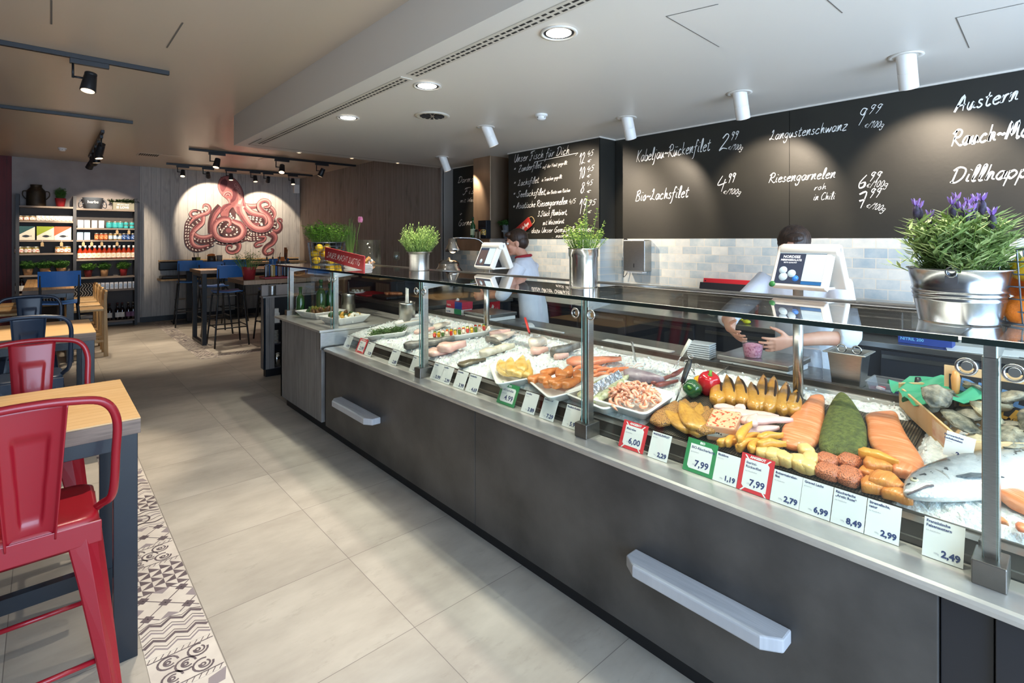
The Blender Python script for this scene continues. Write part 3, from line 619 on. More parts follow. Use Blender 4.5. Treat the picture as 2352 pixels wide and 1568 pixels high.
for i, (x, y, a, z) in enumerate(((-.09, .07, .5, .02), (-.05, -.02, .35, .03), (.0, .03, .25, .04), (.04, -.06, .2, .035), (.08, .02, .15, .045), (.1, -.09, .1, .03), (-.02, .1, .6, .03))):
    food('marinated_fillet', fillet(.25, .08, .032, .75, .012, seed=i, amp=.18), YEL, 'yellow marinated fish fillet in the tray of yellow fillets', 'fish fillet', 'yellow marinated fillets', in_tray(c, rz, x * .9, y * .45, z), rz + a * .8 + PI / 2 - .3)
g2 = tray((1232, 905), (1322, 880), .012, .17, 'white tray holding orange marinated salmon pieces'); c, L, rz = g2
for i, (x, y, a, z) in enumerate(((-.11, .08, .2, .02), (-.11, -.02, 1.2, .025), (-.03, .07, 1.0, .03), (-.03, -.05, .3, .035), (.05, .03, 1.4, .04), (.05, -.09, .2, .03), (.11, .06, .9, .03), (.12, -.04, 1.3, .035), (.02, .11, .1, .03), (-.08, -.1, .1, .03))):
    food('marinated_salmon_piece', fillet(.115, .068, .04, .85, .004, seed=i + 20, head=1), ORA, 'orange marinated salmon piece in the tray of orange pieces', 'fish piece', 'orange marinated salmon pieces', in_tray(c, rz, x, y, z), rz + a)
g3 = tray((1340, 938), (1442, 890), .008, .15, 'white tray holding herb-coated white fillets beside the shrimp'); c, L, rz = g3
for i, (x, y, a, z) in enumerate(((-.08, .05, .3, .02), (-.08, -.05, .2, .025), (0, .03, .4, .035), (.06, .06, .3, .03), (.02, -.05, .25, .03), (.09, -.01, .5, .03))):
    food('herbed_fillet', fillet(.2, .06, .032, .75, .01, seed=i + 40), HRB, 'white fish fillet with green herbs in the tray beside the shrimp', 'fish fillet', 'herbed white fillets', in_tray(c, rz, x, y, z), rz + a - .2)
g4 = tray((1412, 950), (1488, 902), .02, .165, 'white tray heaped with pink shrimp, lined with foil on one edge'); c, L, rz = g4
FOIL = mat('crumpled_foil', '#c9c9cc', .25, .9, bump=.8, bscale=60)
fo = M().grid(12, 5, lambda u, v: (lerp(-.13, .13, u), .13 + .03 * v + .004 * noise.noise(Vector((u * 9, v * 5, 0))), .03 + .055 * v + .006 * noise.noise(Vector((u * 12, v * 6, 4)))))
tag(obj('foil_sheet', fo, FOIL, None, c, fish_pose(rz)), 'crumpled silver foil edge along the shrimp tray', 'foil')
sh = M(); pts = [(.016 * math.cos(q), .016 * math.sin(q), 0) for q in (0, .6, 1.2, 1.8, 2.5, 3.2, 3.8)]; sh.tube(pts, [.004, .0075, .0085, .008, .007, .005, .002], 8, flat=.8)
for q in (.5, -.4): sh.box((.0165, -.006, 0), (.005, .014, .003), q)
s0 = None
for i in range(95):
    r_ = math.sqrt(R.random()); a = R.uniform(0, 2 * PI); x, y = r_ * .125 * math.cos(a), r_ * .12 * math.sin(a) - .01
    pos = in_tray(c, rz, x, y, .03 + .04 * (1 - r_ * r_) + R.uniform(-.01, .008)); rot = (R.uniform(-1, 1), R.uniform(-1, 1), R.uniform(0, 6.28))
    if s0 is None: s0 = tag(obj('shrimp', sh, SHR, None, pos, rot), 'peeled pink shrimp in the heaped shrimp tray', 'shrimp', 'peeled shrimp in the tray')
    else: dup(s0, pos, rot)
c, L, rz = tray((845, 778), (938, 766), .012, .075, 'narrow white tray of green samphire at the far end of the ice')
m = M()
for i in range(420):
    x, y = R.uniform(-L / 2 + .03, L / 2 - .03), R.gauss(0, .03); a, b = R.uniform(0, 6.28), R.uniform(.1, 1.0); l = R.uniform(.02, .045); z = .02 + R.random() * .03
    m.tube([(x, y, z), (x + l * math.cos(a) * .6, y + l * math.sin(a) * .6, z + l * b * .6), (x + l * math.cos(a), y + l * math.sin(a), z + l * b * .7)], .0022, 4, caps=False)
tag(obj('samphire', m, mat('samphire_green', '#4e7030', .5, col2='#31501c', scale=30), None, c, fish_pose(rz)), 'dark green samphire sprigs heaped in a narrow tray', 'samphire', kind='stuff')
tray((905, 752), (985, 738), .012, .07, 'narrow white tray of pale fillets behind the samphire')
food('pale_fillet', fillet(.26, .06, .02, .6, .02, seed=60), WHT, 'pale pink fillet lying in the tray behind the samphire', 'fish fillet', None, OD(945, 743, .03), ends((905, 752), (985, 738))[2])
c, L, rz = tray((980, 786), (1128, 764), .014, .075, 'long white tray holding vegetable fish skewers')
VEG = [mat('pepper_red_bit', '#c8321c', .3, coat=.4), mat('pepper_yellow_bit', '#e0a91e', .3, coat=.4), mat('courgette_bit', '#4c6a22', .4), mat('white_fish_bit', '#e6d6bd', .4)]
for k in range(3):
    t = thing('vegetable_skewer', 'skewer of red, yellow and green vegetables and fish in the long tray', 'skewer', in_tray(c, rz, 0, -.03 + k * .03, .05), 0, 'vegetable skewers in the long tray'); t.rotation_euler = fish_pose(rz)
    obj('stick', M().cyl((-L * .46, 0, 0), (L * .46, 0, 0), .002, n=6), PALEW, t)
    for i in range(13):
        x = lerp(-L * .36, L * .4, i / 12); q = (i + k) % 4; obj(('pepper_piece', 'pepper_piece', 'courgette_slice', 'fish_cube')[q], M().box((x, 0, 0), (.022, .034, .03), mtx=Matrix.Rotation(R.uniform(-.6, .6), 4, 'X')), VEG[q], t, bevel=.006)
# raw fish on the ice
def raw(name, a, b, W, H, mt, label, cat='fish fillet', h=.012, **k):
    c, L, rz = ends(a, b, h); return food(name, fillet(L * 1.15, W * 1.3, H * 1.35, **k), mt, label, cat, None, c, rz)
raw('pink_fillet', (985, 822), (1045, 808), .13, .035, PNK, 'folded pink fillet on ice before the long skewer tray', seed=3, amp=.3, bend=.02); raw('pink_fillet', (1010, 812), (1068, 800), .10, .05, PNK, 'rosy curled fillet lying over the folded pink fillet', seed=4, amp=.35, h=.03)
raw('whole_fish', (925, 806), (975, 798), .07, .045, GRY, 'small grey fish tail end at the far left of the ice', 'fish', seed=5); raw('grey_fish', (965, 797), (1040, 785), .09, .04, GRY, 'grey brown fish body pointing at the skewers', 'fish', seed=6)
raw('white_fillet', (1000, 757), (1032, 748), .09, .03, WHT, 'pale curved fillet on ice at the back far corner', seed=7, bend=.02); raw('white_fillet', (955, 768), (1000, 757), .06, .025, PNK, 'slim pale fillet beside the samphire tray', seed=8)
raw('flatfish', (1130, 785), (1180, 770), .13, .03, WHT, 'cream flatfish fillet on ice right of the skewers', seed=9, amp=.2); raw('red_edged_fillet', (1128, 772), (1170, 766), .05, .03, PNK, 'pink edged fillet lying on the cream flatfish', seed=10, h=.03); raw('flatfish_tail', (1120, 782), (1150, 795), .05, .03, GRY, 'grey skinned fish tail beside the cream flatfish', 'fish', seed=11)
raw('squid', (1105, 820), (1150, 812), .07, .04, mat('squid_white', '#d6cdbd', .3, col2='#b3a690', scale=20, coat=.4), 'pale squid body on ice, left one', 'squid', seed=12, amp=.3); raw('squid', (1138, 812), (1180, 802), .055, .04, mat('squid_cream', '#ddd4bf', .3, col2='#b9ad93', scale=20, coat=.4), 'pale rounded squid body resting right of another squid', 'squid', seed=13, amp=.25)
raw('dark_flatfish', (1048, 845), (1105, 833), .08, .02, mat('olive_fish_skin', '#6d6148', .35, col2='#40382a', scale=25, coat=.3), 'dark olive flatfish half buried under ice near the price cards', 'fish', seed=14)
raw('cod_steak', (1218, 800), (1255, 796), .10, .055, WHT, 'pale cod piece with skin edge at the middle of the ice', seed=15, amp=.1); raw('cod_steak', (1222, 815), (1258, 810), .07, .035, PNK, 'pale pink cod piece in front of the larger cod piece', seed=16); raw('trout', (1270, 822), (1330, 805), .05, .05, GRY, 'grey trout with dark back on ice left of the middle post', 'fish', seed=17, head=2); raw('trout_belly', (1275, 828), (1305, 822), .04, .03, PNK, 'pink cut belly end below the grey trout', seed=18)
raw('salmon_fillet', (1310, 838), (1420, 832), .10, .03, skinf('raw_salmon_pale', '#e9a184', '#d97a55', 16), 'long raw salmon fillet behind the middle post', seed=19, h=.02); raw('grey_squid', (1440, 870), (1520, 886), .08, .045, SQD, 'purple grey octopus body on ice behind the shrimp tray', 'octopus', seed=20, amp=.3)
for i, (a, b) in enumerate((((1500, 884), (1548, 866)), ((1510, 890), (1555, 880)), ((1545, 868), (1570, 852)))): raw('octopus_arm', a, b, .022, .018, skinf('octopus_arm_red%d' % i, '#8d4b42', '#6d3833', 30), 'reddish octopus arm on the ice, ' + ('upper', 'lower', 'rearmost')[i] + ' of three', 'octopus arm', h=.02, seed=21 + i, amp=.4)
for i, (u, v, a) in enumerate(((1335, 850, 2.4), (1362, 852, 2.6), (1385, 856, 2.3), (1408, 858, 2.7), (1428, 856, 2.5), (1350, 862, 2.5), (1378, 868, 2.4))):
    m = M(); pts = [(-.055, .012, .012), (-.03, -.004, .016), (0, -.008, .018), (.03, 0, .016), (.055, .018, .012)]; m.tube(spline(pts, 3), [.004, .008, .0105, .012, .0125, .012, .0125, .012, .0105, .008, .0055, .004, .002][:len(spline(pts, 3))], 8)
    t = tag(obj('prawn', m, PRW, None, OD(u, v, .022), fish_pose(a)), 'orange whole prawn on the ice behind the middle post', 'prawn', 'orange prawns on ice')
    obj('feelers', M().tube([(-.05, .012, .014), (-.09, .02, .03), (-.12, .01, .02)], .0009, 4).tube([(-.05, .012, .014), (-.085, .0, .035), (-.115, -.01, .03)], .0009, 4), PRW, t)
# peppers
def pepper(u, v, h, s_, hx, label, rot):
    m = M(); rings = []
    for i in range(13):
        t = i / 12; r_ = (math.sin(PI * min(1, .12 + t * .86)) ** .42) * lerp(.86, 1, t); rg = []
        if i == 0: r_ *= .3
        if i == 12: r_ *= .35
        for j in range(32):
            a = j / 32 * 2 * PI; k = r_ * (1 + .085 * math.cos(4 * a) * (.4 + .6 * abs(2 * t - 1)) - .02 * math.cos(8 * a)); rg.append(Vector((s_ * k * math.cos(a), s_ * k * math.sin(a), s_ * 2.1 * (t - .5) - (.25 * s_ if i == 12 else 0) + (.2 * s_ if i == 0 else 0))))
        rings.append(rg)
    m.s = True; m.ring(rings); t = obj('bell_pepper', m, mat('pepper_' + hx[1:], hx, .16, coat=.7, col2=hx, scale=4), None, OD(u, v, h), rot); tag(t, label, 'bell pepper')
    obj('stem', M().tube([(0, 0, s_ * .72), (.002, 0, s_ * .95), (.008, 0, s_ * 1.22)], [s_ * .26, s_ * .13, s_ * .12], 8), mat('pepper_stem_' + hx[1:], '#5f8a2a', .5), t)
pepper(1628, 880, .052, .055, '#b3121f', 'red bell pepper standing at the back edge of the ice', (.15, -.3, .4)); pepper(1615, 880, .046, .043, '#e0a01c', 'yellow bell pepper between the red and green peppers', (.1, 1.35, -.9)); pepper(1590, 892, .048, .046, '#24502a', 'dark green bell pepper lying in front of the yellow one', (-.3, -1.3, .5))
# tools standing in the ice
def tool(name, label, cat, a, b, h0, top, handle_mt, parts_fn):
    A = OD(a[0], a[1], h0); t = thing(name, label, cat, A); B = Vector(top) - A; parts_fn(t, B); return t
def top_at(u, v, x): return OX(u, v, x)
A = OD(1215, 768, .0)
def sp(t, B):
    obj('handle', M().tube([B * .25, B * .6, B], [.008, .0095, .009], 10), mat('red_handle', '#e04038', .4), t); obj('blade', M().tube([B * 0, B * .27], .006, 8, flat=.3), CHROME, t)
tool('spatula', 'red-handled spatula stuck into the ice at the back', 'spatula', (1219, 775), None, .0, OX(1206, 730, A.x + .02), None, sp)
A = OD(1458, 835, 0.0)
def sp2(t, B): obj('blade', M().box(B * .5, (.004, .03, B.length), mtx=B.to_track_quat('Z', 'X').to_matrix().to_4x4()), STEEL, t, bevel=.001); obj('hang_hole', M().cyl(B * .93 + Vector((-.003, 0, 0)), B * .93 + Vector((.003, 0, 0)), .005, n=10), BLACK, t)
tool('metal_spatula', 'plain steel spatula standing at the back rail behind the prawns', 'spatula', (1460, 832), None, .0, OX(1451, 784, A.x), None, sp2)
A = OD(1548, 850, .0)
def fk(t, B):
    obj('handle', M().tube([B * .48, B * .75, B], [.007, .010, .011], 12), mat('cream_handle', '#d8d2c4', .4), t); m = M().tube([B * .5, B * .3], .004, 8)
    for s_ in (-.007, .007): m.tube([B * .3, B * .27 + Vector((0, s_, 0)), Vector((0, s_, 0))], .002, 6)
    obj('prongs', m, CHROME, t)
tool('carving_fork', 'white-handled two-pronged carving fork standing in ice beside the peppers', 'fork', (1545, 852), None, .0, OX(1586, 780, A.x + .04), None, fk)
def kn(t, B): obj('handle', M().tube([B * .46, B * .6, B * .85, B], [.011, .013, .015, .009], 12, flat=.8), BLACK, t); obj('blade', M().tube([B * 0, B * .47], [.003, .0045], 8), STEELD, t)
A = OD(1551, 925, .0); tool('sharpening_steel', 'black-handled steel leaning over the ice edge before the green pepper', 'knife', (1551, 925), None, .0, OX(1586, 825, A.x + .1), None, kn)
A = OD(1600, 870, .0); t = thing('kitchen_scissors', 'steel scissors standing loops-up behind the black-handled steel', 'scissors', A)
for i, (u, v) in enumerate(((1577, 832), (1586, 818), (1600, 840))[:3]):
    p = OX(u, v, A.x) - A; obj('finger_loop', M().tube([p + Vector((0, .013 * math.cos(q / 14 * 6.283), .011 * math.sin(q / 14 * 6.283))) for q in range(14)], .0028, 6, closed=True), CHROME, t)
p = OX(1588, 845, A.x) - A; obj('blades', M().tube([p + Vector((0, .01, 0)), p * .4, (0, 0, 0)], [.004, .005, .002], 8, flat=.5).tube([p + Vector((0, -.012, 0)), p * .4, (0, .01, 0)], [.004, .005, .002], 8, flat=.5), CHROME, t)
# black mesh mat with smoked fish
MESH = newmat('black_mesh')[0]; nt = MESH.node_tree; pr = nt.nodes['Principled BSDF']; P = wpos(nt)
ck = nd(nt, 'ShaderNodeTexBrick', {'offset': .0}, Vector=nt.nodes.new('ShaderNodeTexCoord').outputs['Object'], Color1=(.16, .13, .09, 1), Color2=(.2, .16, .1, 1), Mortar=(.012, .012, .012, 1), Scale=1.0, Mortar_Size=.0022, Brick_Width=.009, Row_Height=.009)
nt.links.new(ck.outputs[0], pr.inputs['Base Color']); pr.inputs['Roughness'].default_value = .4
m = M().grid(2, 2, lambda u, v: (lerp(1.91, 2.5, u), lerp(.41, 1.275, v), dz(lerp(1.91, 2.5, u)) + .0035)); m.grid(1, 1, lambda u, v: (lerp(1.91, 2.5, u), lerp(.41, 1.275, v), dz(lerp(1.91, 2.5, u)) - .002))
tag(obj('mesh_mat', m, MESH), 'black mesh mat under the smoked fish', 'mat')
tag(obj('divider_strip', M().bx(0, .62, -.002, .002, -.004, .03), STEEL, None, OD(1551, 944, .0) , fish_pose(0)), 'thin metal divider between the ice and the mesh mat', 'divider')
for i, (a, b) in enumerate((((1649, 940), (1649, 887)), ((1682, 940), (1671, 879)), ((1710, 944), (1697, 883)), ((1738, 957), (1727, 897)), ((1747, 957), (1756, 878)), ((1766, 962), (1780, 882)), ((1797, 964), (1808, 897)), ((1818, 964), (1831, 916)))):
    c, L, rz = ends(a, b, .004); m = fillet(L * .98, .072, .058, .86, .0, seed=i + 70, amp=.09, head=1.2, k=12, n=16, p=2.3); m.xf(Matrix.Translation((0, 0, 0)))
    t = food('smoked_herring', m, GOLD, 'golden smoked herring, %s from the peppers in the row of whole herrings' % ('first', 'second', 'third', 'fourth', 'fifth', 'sixth', 'seventh', 'eighth')[i], 'smoked fish', 'row of whole smoked herrings', c, rz)
    obj('belly_slit', M().tube(spline([(-L * .38, -.012, .050), (-L * .1, -.018, .055), (L * .2, -.014, .054), (L * .36, -.004, .046)], 4), [.001] + [.0032, .004, .0048, .0052, .0055, .0052, .005, .0045, .004, .0034, .0028] + [.001], 6), mat('dark_slit', '#2c180c', .4) if i == 0 else bpy.data.materials['dark_slit'], t)
for i, (a, b, pep) in enumerate((((1512, 985), (1530, 945), 1), ((1548, 965), (1552, 932), 1), ((1570, 960), (1575, 928), 1), ((1590, 955), (1598, 935), 1), ((1610, 1005), (1632, 955), 1), ((1600, 975), (1625, 945), 1), ((1568, 1022), (1500, 975), 0), ((1570, 1025), (1530, 960), 0), ((1580, 1025), (1588, 955), 0))):
    c, L, rz = ends(a, b, .006 + (.012 if not pep else .008) + (.02 if i in (7, 4) else 0)); food('smoked_mackerel_fillet', fillet(L * 1.1, .098, .03, .8, .004, seed=i + 90, amp=.06, head=1.2), PEP if pep else SMK, ('pepper-crusted smoked mackerel fillet behind the plain mackerel fillets' if pep else 'plain golden smoked mackerel fillet behind the price card 2,29'), 'smoked fish', 'peppered mackerel fillets' if pep else 'plain smoked mackerel fillets', c, rz)
c = OD(1662, 1003, .004); TERR = newmat('terrine_layers')[0]; nt = TERR.node_tree; pr = nt.nodes['Principled BSDF']; P = wpos(nt)
zz = P[2]; lay = mth(nt, 'MULTIPLY', mth(nt, 'GREATER_THAN', zz, .022), mth(nt, 'LESS_THAN', zz, .042)); nz = nd(nt, 'ShaderNodeTexNoise', None, Vector=nt.nodes.new('ShaderNodeTexCoord').outputs['Object'], Scale=70.0, Detail=2.0).outputs[0]
cc = mixc(nt, lay, lin('#e0a985'), lin('#d9d6cc')); cc = mixc(nt, mth(nt, 'MULTIPLY', lay, mth(nt, 'GREATER_THAN', nz, .63)), cc, lin('#3d3a35')); cc = mixc(nt, mth(nt, 'MULTIPLY', mth(nt, 'GREATER_THAN', zz, .0655), mth(nt, 'GREATER_THAN', nz, .57)), cc, lin('#b8452a')); nt.links.new(cc, pr.inputs['Base Color']); pr.inputs['Roughness'].default_value = .35
t = tag(obj('fish_terrine', M().bx(-.05, .10, -.055, .055, 0, .068), TERR, None, c, fish_pose(.25), bevel=.009, seg=3), 'block of layered fish terrine with red pepper topping, beside the pink fillets', 'terrine')
for i, (a, b, W, h) in enumerate((((1640, 942), (1700, 950), .05, .012), ((1690, 942), (1712, 950), .05, .02), ((1645, 955), (1790, 965), .075, .02), ((1690, 1000), (1790, 990), .075, .012), ((1700, 975), (1822, 972), .07, .035), ((1730, 985), (1740, 960), .05, .045))):
    c, L, rz = ends(a, b, h); food('matjes_fillet', fillet(L, W, .028, .7, .012, seed=i + 110, amp=.2), skinf('matjes_pink%d' % i, '#e6c6bd', '#cfa09a', 8, coat=.6), 'silvery pink herring fillet heaped beside the terrine', 'fish fillet', 'pink herring fillets beside the terrine', c, rz)
for i, (a, b, h) in enumerate((((1655, 1045), (1690, 1015), .015), ((1665, 1050), (1705, 1005), .045), ((1690, 1040), (1740, 1025), .02), ((1740, 1018), (1800, 1008), .03), ((1745, 1030), (1800, 1030), .035), ((1680, 1060), (1705, 1050), .01), ((1720, 1050), (1740, 1030), .02), ((1650, 1040), (1680, 1040), .01), ((1700, 1020), (1740, 1010), .02))):
    c, L, rz = ends(a, b, h); food('smoked_fish_finger', fillet(max(L, .1), .036, .034, .6, .008, seed=i + 130, amp=.08, head=.6), SFT, 'golden yellow smoked fish curl heaped behind the BIO price card', 'smoked fish', 'golden smoked fish curls', c, rz)
for i, (u, v, h, a) in enumerate(((1775, 1058, .006, .2), (1800, 1065, .006, .9), (1770, 1078, .0, .4), (1790, 1085, .006, 1.2), (1828, 1082, .006, .5), (1835, 1104, .0, .2), (1852, 1048, .004, .7), (1862, 1068, .006, .1), (1850, 1085, .004, 1.3), (1745, 1060, .004, .3), (1815, 1105, .004, .9), (1755, 1085, .0, .6))):
    food('smoked_fish_chunk', chunk(R.uniform(.06, .075), .05, .042, i), BUT, 'pale yellow smoked fish chunk left of the peppered salmon cubes', 'smoked fish', 'pale yellow smoked fish chunks', OD(u, v, h), a)
for i, (u, v, h) in enumerate(((1900, 1070, .004), (1952, 1072, .004), (1898, 1098, .004), (1950, 1102, .004), (1888, 1125, .004), (1938, 1133, .004))):
    food('peppered_salmon_cube', chunk(.072, .068, .04, i + 30, .05), SCB, 'peppered salmon cube, %s in the block of six cubes' % ('back left', 'back right', 'middle left', 'middle right', 'front left', 'front right')[i], 'salmon cube', 'peppered salmon cubes', OD(u, v, h), -.15)
def side(pts, mt, name, label, H=.035):
    # pts: outline pixels on the deck, clockwise
    P0 = [OD(u, v, .006) for u, v in pts]; c = sum(P0, Vector()) / len(P0); q = Matrix.Rotation(math.atan(DK), 3, 'Y'); L_ = [(q @ (p - c)).to_2d() for p in spline(P0, 4, True)]; n = len(L_); m = M(); m.s = True
    rings = [[Vector((x * k, y * k, z)) for x, y in L_] for k, z in ((.97, 0), (1, H * .35), (.97, H * .7), (.86, H * .93), (.6, H * 1.08), (.25, H * 1.15))]
    m.ring(rings); return tag(obj(name, m, mt, None, c, fish_pose(0)), label, 'smoked fish')
side([(1800, 1030), (1797, 995), (1820, 965), (1850, 935), (1866, 918), (1892, 918), (1895, 945), (1893, 985), (1880, 1025), (1845, 1040)], SAL, 'smoked_salmon_fillet', 'orange salmon side left of the green dill-crusted side')
side([(1885, 1045), (1885, 1005), (1900, 960), (1915, 930), (1933, 914), (1955, 930), (1980, 970), (1992, 1005), (1985, 1050), (1935, 1060)], DIL, 'dill_salmon_side', 'salmon side with green dill crust between the two orange sides', .045)
side([(2000, 1030), (1992, 985), (1990, 962), (2030, 955), (2058, 958), (2070, 985), (2085, 1015), (2125, 1080), (2100, 1095), (2060, 1080)], SAL, 'smoked_salmon_fillet', 'orange salmon side beside the oyster crate')
for i, (a, b, W, h, mt) in enumerate((((1972, 1050), (2065, 1078), .04, .03, SFT), ((1985, 1078), (2050, 1090), .055, .02, STR), ((1990, 1108), (2010, 1085), .05, .0, STR), ((2000, 1105), (2078, 1135), .085, .02, STR), ((2062, 1090), (2110, 1105), .07, .01, SAL), ((1975, 1150), (2022, 1165), .075, .004, STR), ((2030, 1160), (2078, 1185), .07, .004, STR))):
    c, L, rz = ends(a, b, h); food('salmon_portion', fillet(max(L, .08), W, .04, .9, .004, seed=i + 150, head=1.5, amp=.05, p=3.2), mt, 'smoked salmon portion, %s near the whole salmon head' % ('slim topmost one', 'second from the top', 'half hidden behind the broad one', 'broad one in the middle', 'bright orange one by the salmon brow', 'front left one', 'front one touching the salmon jaw')[i], 'salmon portion', 'salmon portions', c, rz)
# whole salmon
SLV = newmat('salmon_skin')[0]; nt = SLV.node_tree; pr = nt.nodes['Principled BSDF']; P = wpos(nt); tc = nt.nodes.new('ShaderNodeTexCoord').outputs['Object']
nz = nd(nt, 'ShaderNodeTexNoise', None, Vector=tc, Scale=42.0, Detail=3.0).outputs[0]; vo = nd(nt, 'ShaderNodeTexVoronoi', None, Vector=tc, Scale=160.0).outputs[0]
yy = mth(nt, 'ADD', P[1], mth(nt, 'MULTIPLY', mth(nt, 'SUBTRACT', nz, .5), .05)); c1 = mixc(nt, ramp(nt, yy, -.07, .0), lin('#f1efec'), lin('#c3c8cc')); c1 = mixc(nt, ramp(nt, yy, .0, .055), c1, lin('#39414a')); c1 = mixc(nt, mth(nt, 'MULTIPLY', mth(nt, 'GREATER_THAN', nz, .64), mth(nt, 'GREATER_THAN', P[1], .0)), c1, lin('#23282e')); c1 = mixc(nt, mth(nt, 'MULTIPLY', vo, .25), c1, lin('#8f979d'))
nt.links.new(c1, pr.inputs['Base Color']); pr.inputs['Roughness'].default_value = .22; pr.inputs['Metallic'].default_value = .35; pr.inputs['Coat Weight'].default_value = .5
nt.links.new(nd(nt, 'ShaderNodeBump', None, Strength=.3, Distance=.002, Height=vo).outputs[0], pr.inputs['Normal'])
hd = OD(2073, 1162, .0); tl = OD(2380, 1095, .0); d = tl - hd; rz = math.atan2(d.y, d.x); SL = .82
m = M(); secs = []
for x, yc, hh, th in ((0, -.012, .008, .008), (.015, -.01, .022, .016), (.04, -.005, .04, .024), (.075, 0, .056, .031), (.115, .002, .068, .037), (.16, .003, .078, .041), (.23, .004, .088, .045), (.32, .004, .09, .047), (.42, .002, .084, .044), (.54, 0, .066, .036), (.66, 0, .044, .026), (.74, 0, .03, .018), (.78, 0, .034, .012)): secs.append(((x, yc, .045), (0, hh, 0), (0, 0, th)))
m.loft(secs, 24, 2.1)
S_ = tag(obj('whole_salmon', m, SLV, None, hd, fish_pose(rz)), 'whole silver salmon lying on ice with its head towards the price cards', 'fish')
obj('eye', M().lathe([(.012, 0), (.011, .004), (.006, .006), (.0005, .0065)], (.052, .008, .068), 20), mat('eye_silver', '#b8b49a', .15, coat=1), S_); obj('pupil', M().lathe([(.006, 0), (.004, .0025), (.0005, .003)], (.052, .008, .0735), 16), mat('eye_black', '#0a0a0a', .1, coat=1), S_)
obj('mouth', M().tube(spline([(-.002, -.02, .05), (.025, -.028, .064), (.055, -.03, .072), (.072, -.034, .073)], 4), .0028, 6), mat('mouth_dark', '#5b4d50', .4), S_); obj('gill_cover', M().tube(spline([(.10, .05, .06), (.128, .025, .078), (.135, -.01, .083), (.122, -.045, .07)], 5), .003, 6), mat('gill_line', '#8d8f93', .3, .4), S_)
FIN = mat('fin_dark', '#3d434a', .4, col2='#70777c', scale=40, stretch=(1, 8, 1))
obj('fin', M().prism([(.15, -.03), (.17, -.045), (.26, -.075), (.25, -.055), (.2, -.03)], .083, .0865), FIN, S_); obj('fin', M().prism([(.36, .088), (.45, .086), (.43, .115), (.38, .12)], .044, .048), FIN, S_); obj('tail_fin', M().prism([(.775, .03), (.775, -.03), (.86, -.07), (.84, 0), (.86, .07)], .042, .048), FIN, S_)
raw('salmon_steak', (2330, 1175), (2400, 1160), .13, .03, SAL, 'raw salmon steak cut at the right edge in front of the whole salmon', 'salmon steak', h=.02, seed=200); raw('salmon_strip', (2290, 1195), (2315, 1210), .02, .012, SAL, 'thin pink salmon trimming on the ice below the whole salmon', 'salmon piece', seed=201, h=.03); raw('salmon_strip', (2335, 1220), (2390, 1235), .03, .015, PRW, 'reddish salmon trimming at the frame edge', 'salmon piece', seed=202, h=.03)
# oyster crate
OC = OD(2215, 990, .0); cz = .86; q0, q1, q2 = OZ(2068, 962, .875), OZ(2205, 1062, .875), OZ(2190, 905, .90)
WOODC = mat('crate_wood', '#d8b487', .6, col2='#c49c69', scale=10, stretch=(1, 1, .2)); ax = (q0 - q1); ax.z = 0; la = ax.length; rzc = math.atan2(ax.y, ax.x); LX, LY = la, .52
CR = thing('oyster_crate', 'shallow wooden crate of oysters lined with green paper', 'crate', (q1.x, q1.y, dz(q1.x) + .022), rzc)
CRr = (Matrix.Rotation(-math.atan(DK) * .9, 3, 'Y') @ Matrix.Rotation(rzc, 3, 'Z')).to_euler(); CR.rotation_euler = CRr
for nm, b in (('crate_side', (0, LX, -.008, .0, 0, .085)), ('crate_end', (-.008, .0, -LY, 0, 0, .08)), ('crate_end', (LX, LX + .008, -LY, 0, 0, .1)), ('crate_side', (0, LX, -LY, -LY + .008, 0, .085)), ('crate_floor', (0, LX, -LY, 0, -.005, .0))): obj(nm, M().bx(*b), WOODC, CR, bevel=.001)
obj('paper_label', M().bx(.05, .17, .0005, .0012, .01, .075), mat('label_cream', '#d9c6ab', .7, col2='#c7967c', scale=20), CR)
GRP = mat('green_tissue', '#3f9f78', .6, col2='#2f8d68', scale=12)
def crumple(x0, x1, y0, y1, z, seed):
    m = M(); m.s = True; m.grid(22, 10, lambda u, v: (lerp(x0, x1, u) + .02 * noise.noise(Vector((u * 6, v * 4, seed))), lerp(y0, y1, v) + .02 * noise.noise(Vector((u * 5, v * 5, seed + 7))), z + .045 * noise.noise(Vector((u * 7, v * 6, seed + 2))) + .03 * abs(math.sin(v * PI)))); return m
obj('green_paper', crumple(LX * .62, LX + .06, -LY * .75, .02, .075, 1), GRP, CR); obj('green_paper', crumple(-.03, .10, -LY, -.2, .06, 8), GRP, CR); obj('green_paper', crumple(.02, LX, -LY + .02, -LY + .16, .08, 15), GRP, CR)
OYS = mat('oyster_shell', '#a39b86', .5, col2='#34362e', scale=30, bump=1.0, bscale=45, lo=.3, hi=.7); OYI = mat('oyster_rim_pale', '#c9bda0', .5, col2='#8f8468', scale=18, bump=.6, bscale=50)
o0 = None
Mc = Matrix.Translation(CR.location) @ CRr.to_matrix().to_4x4()
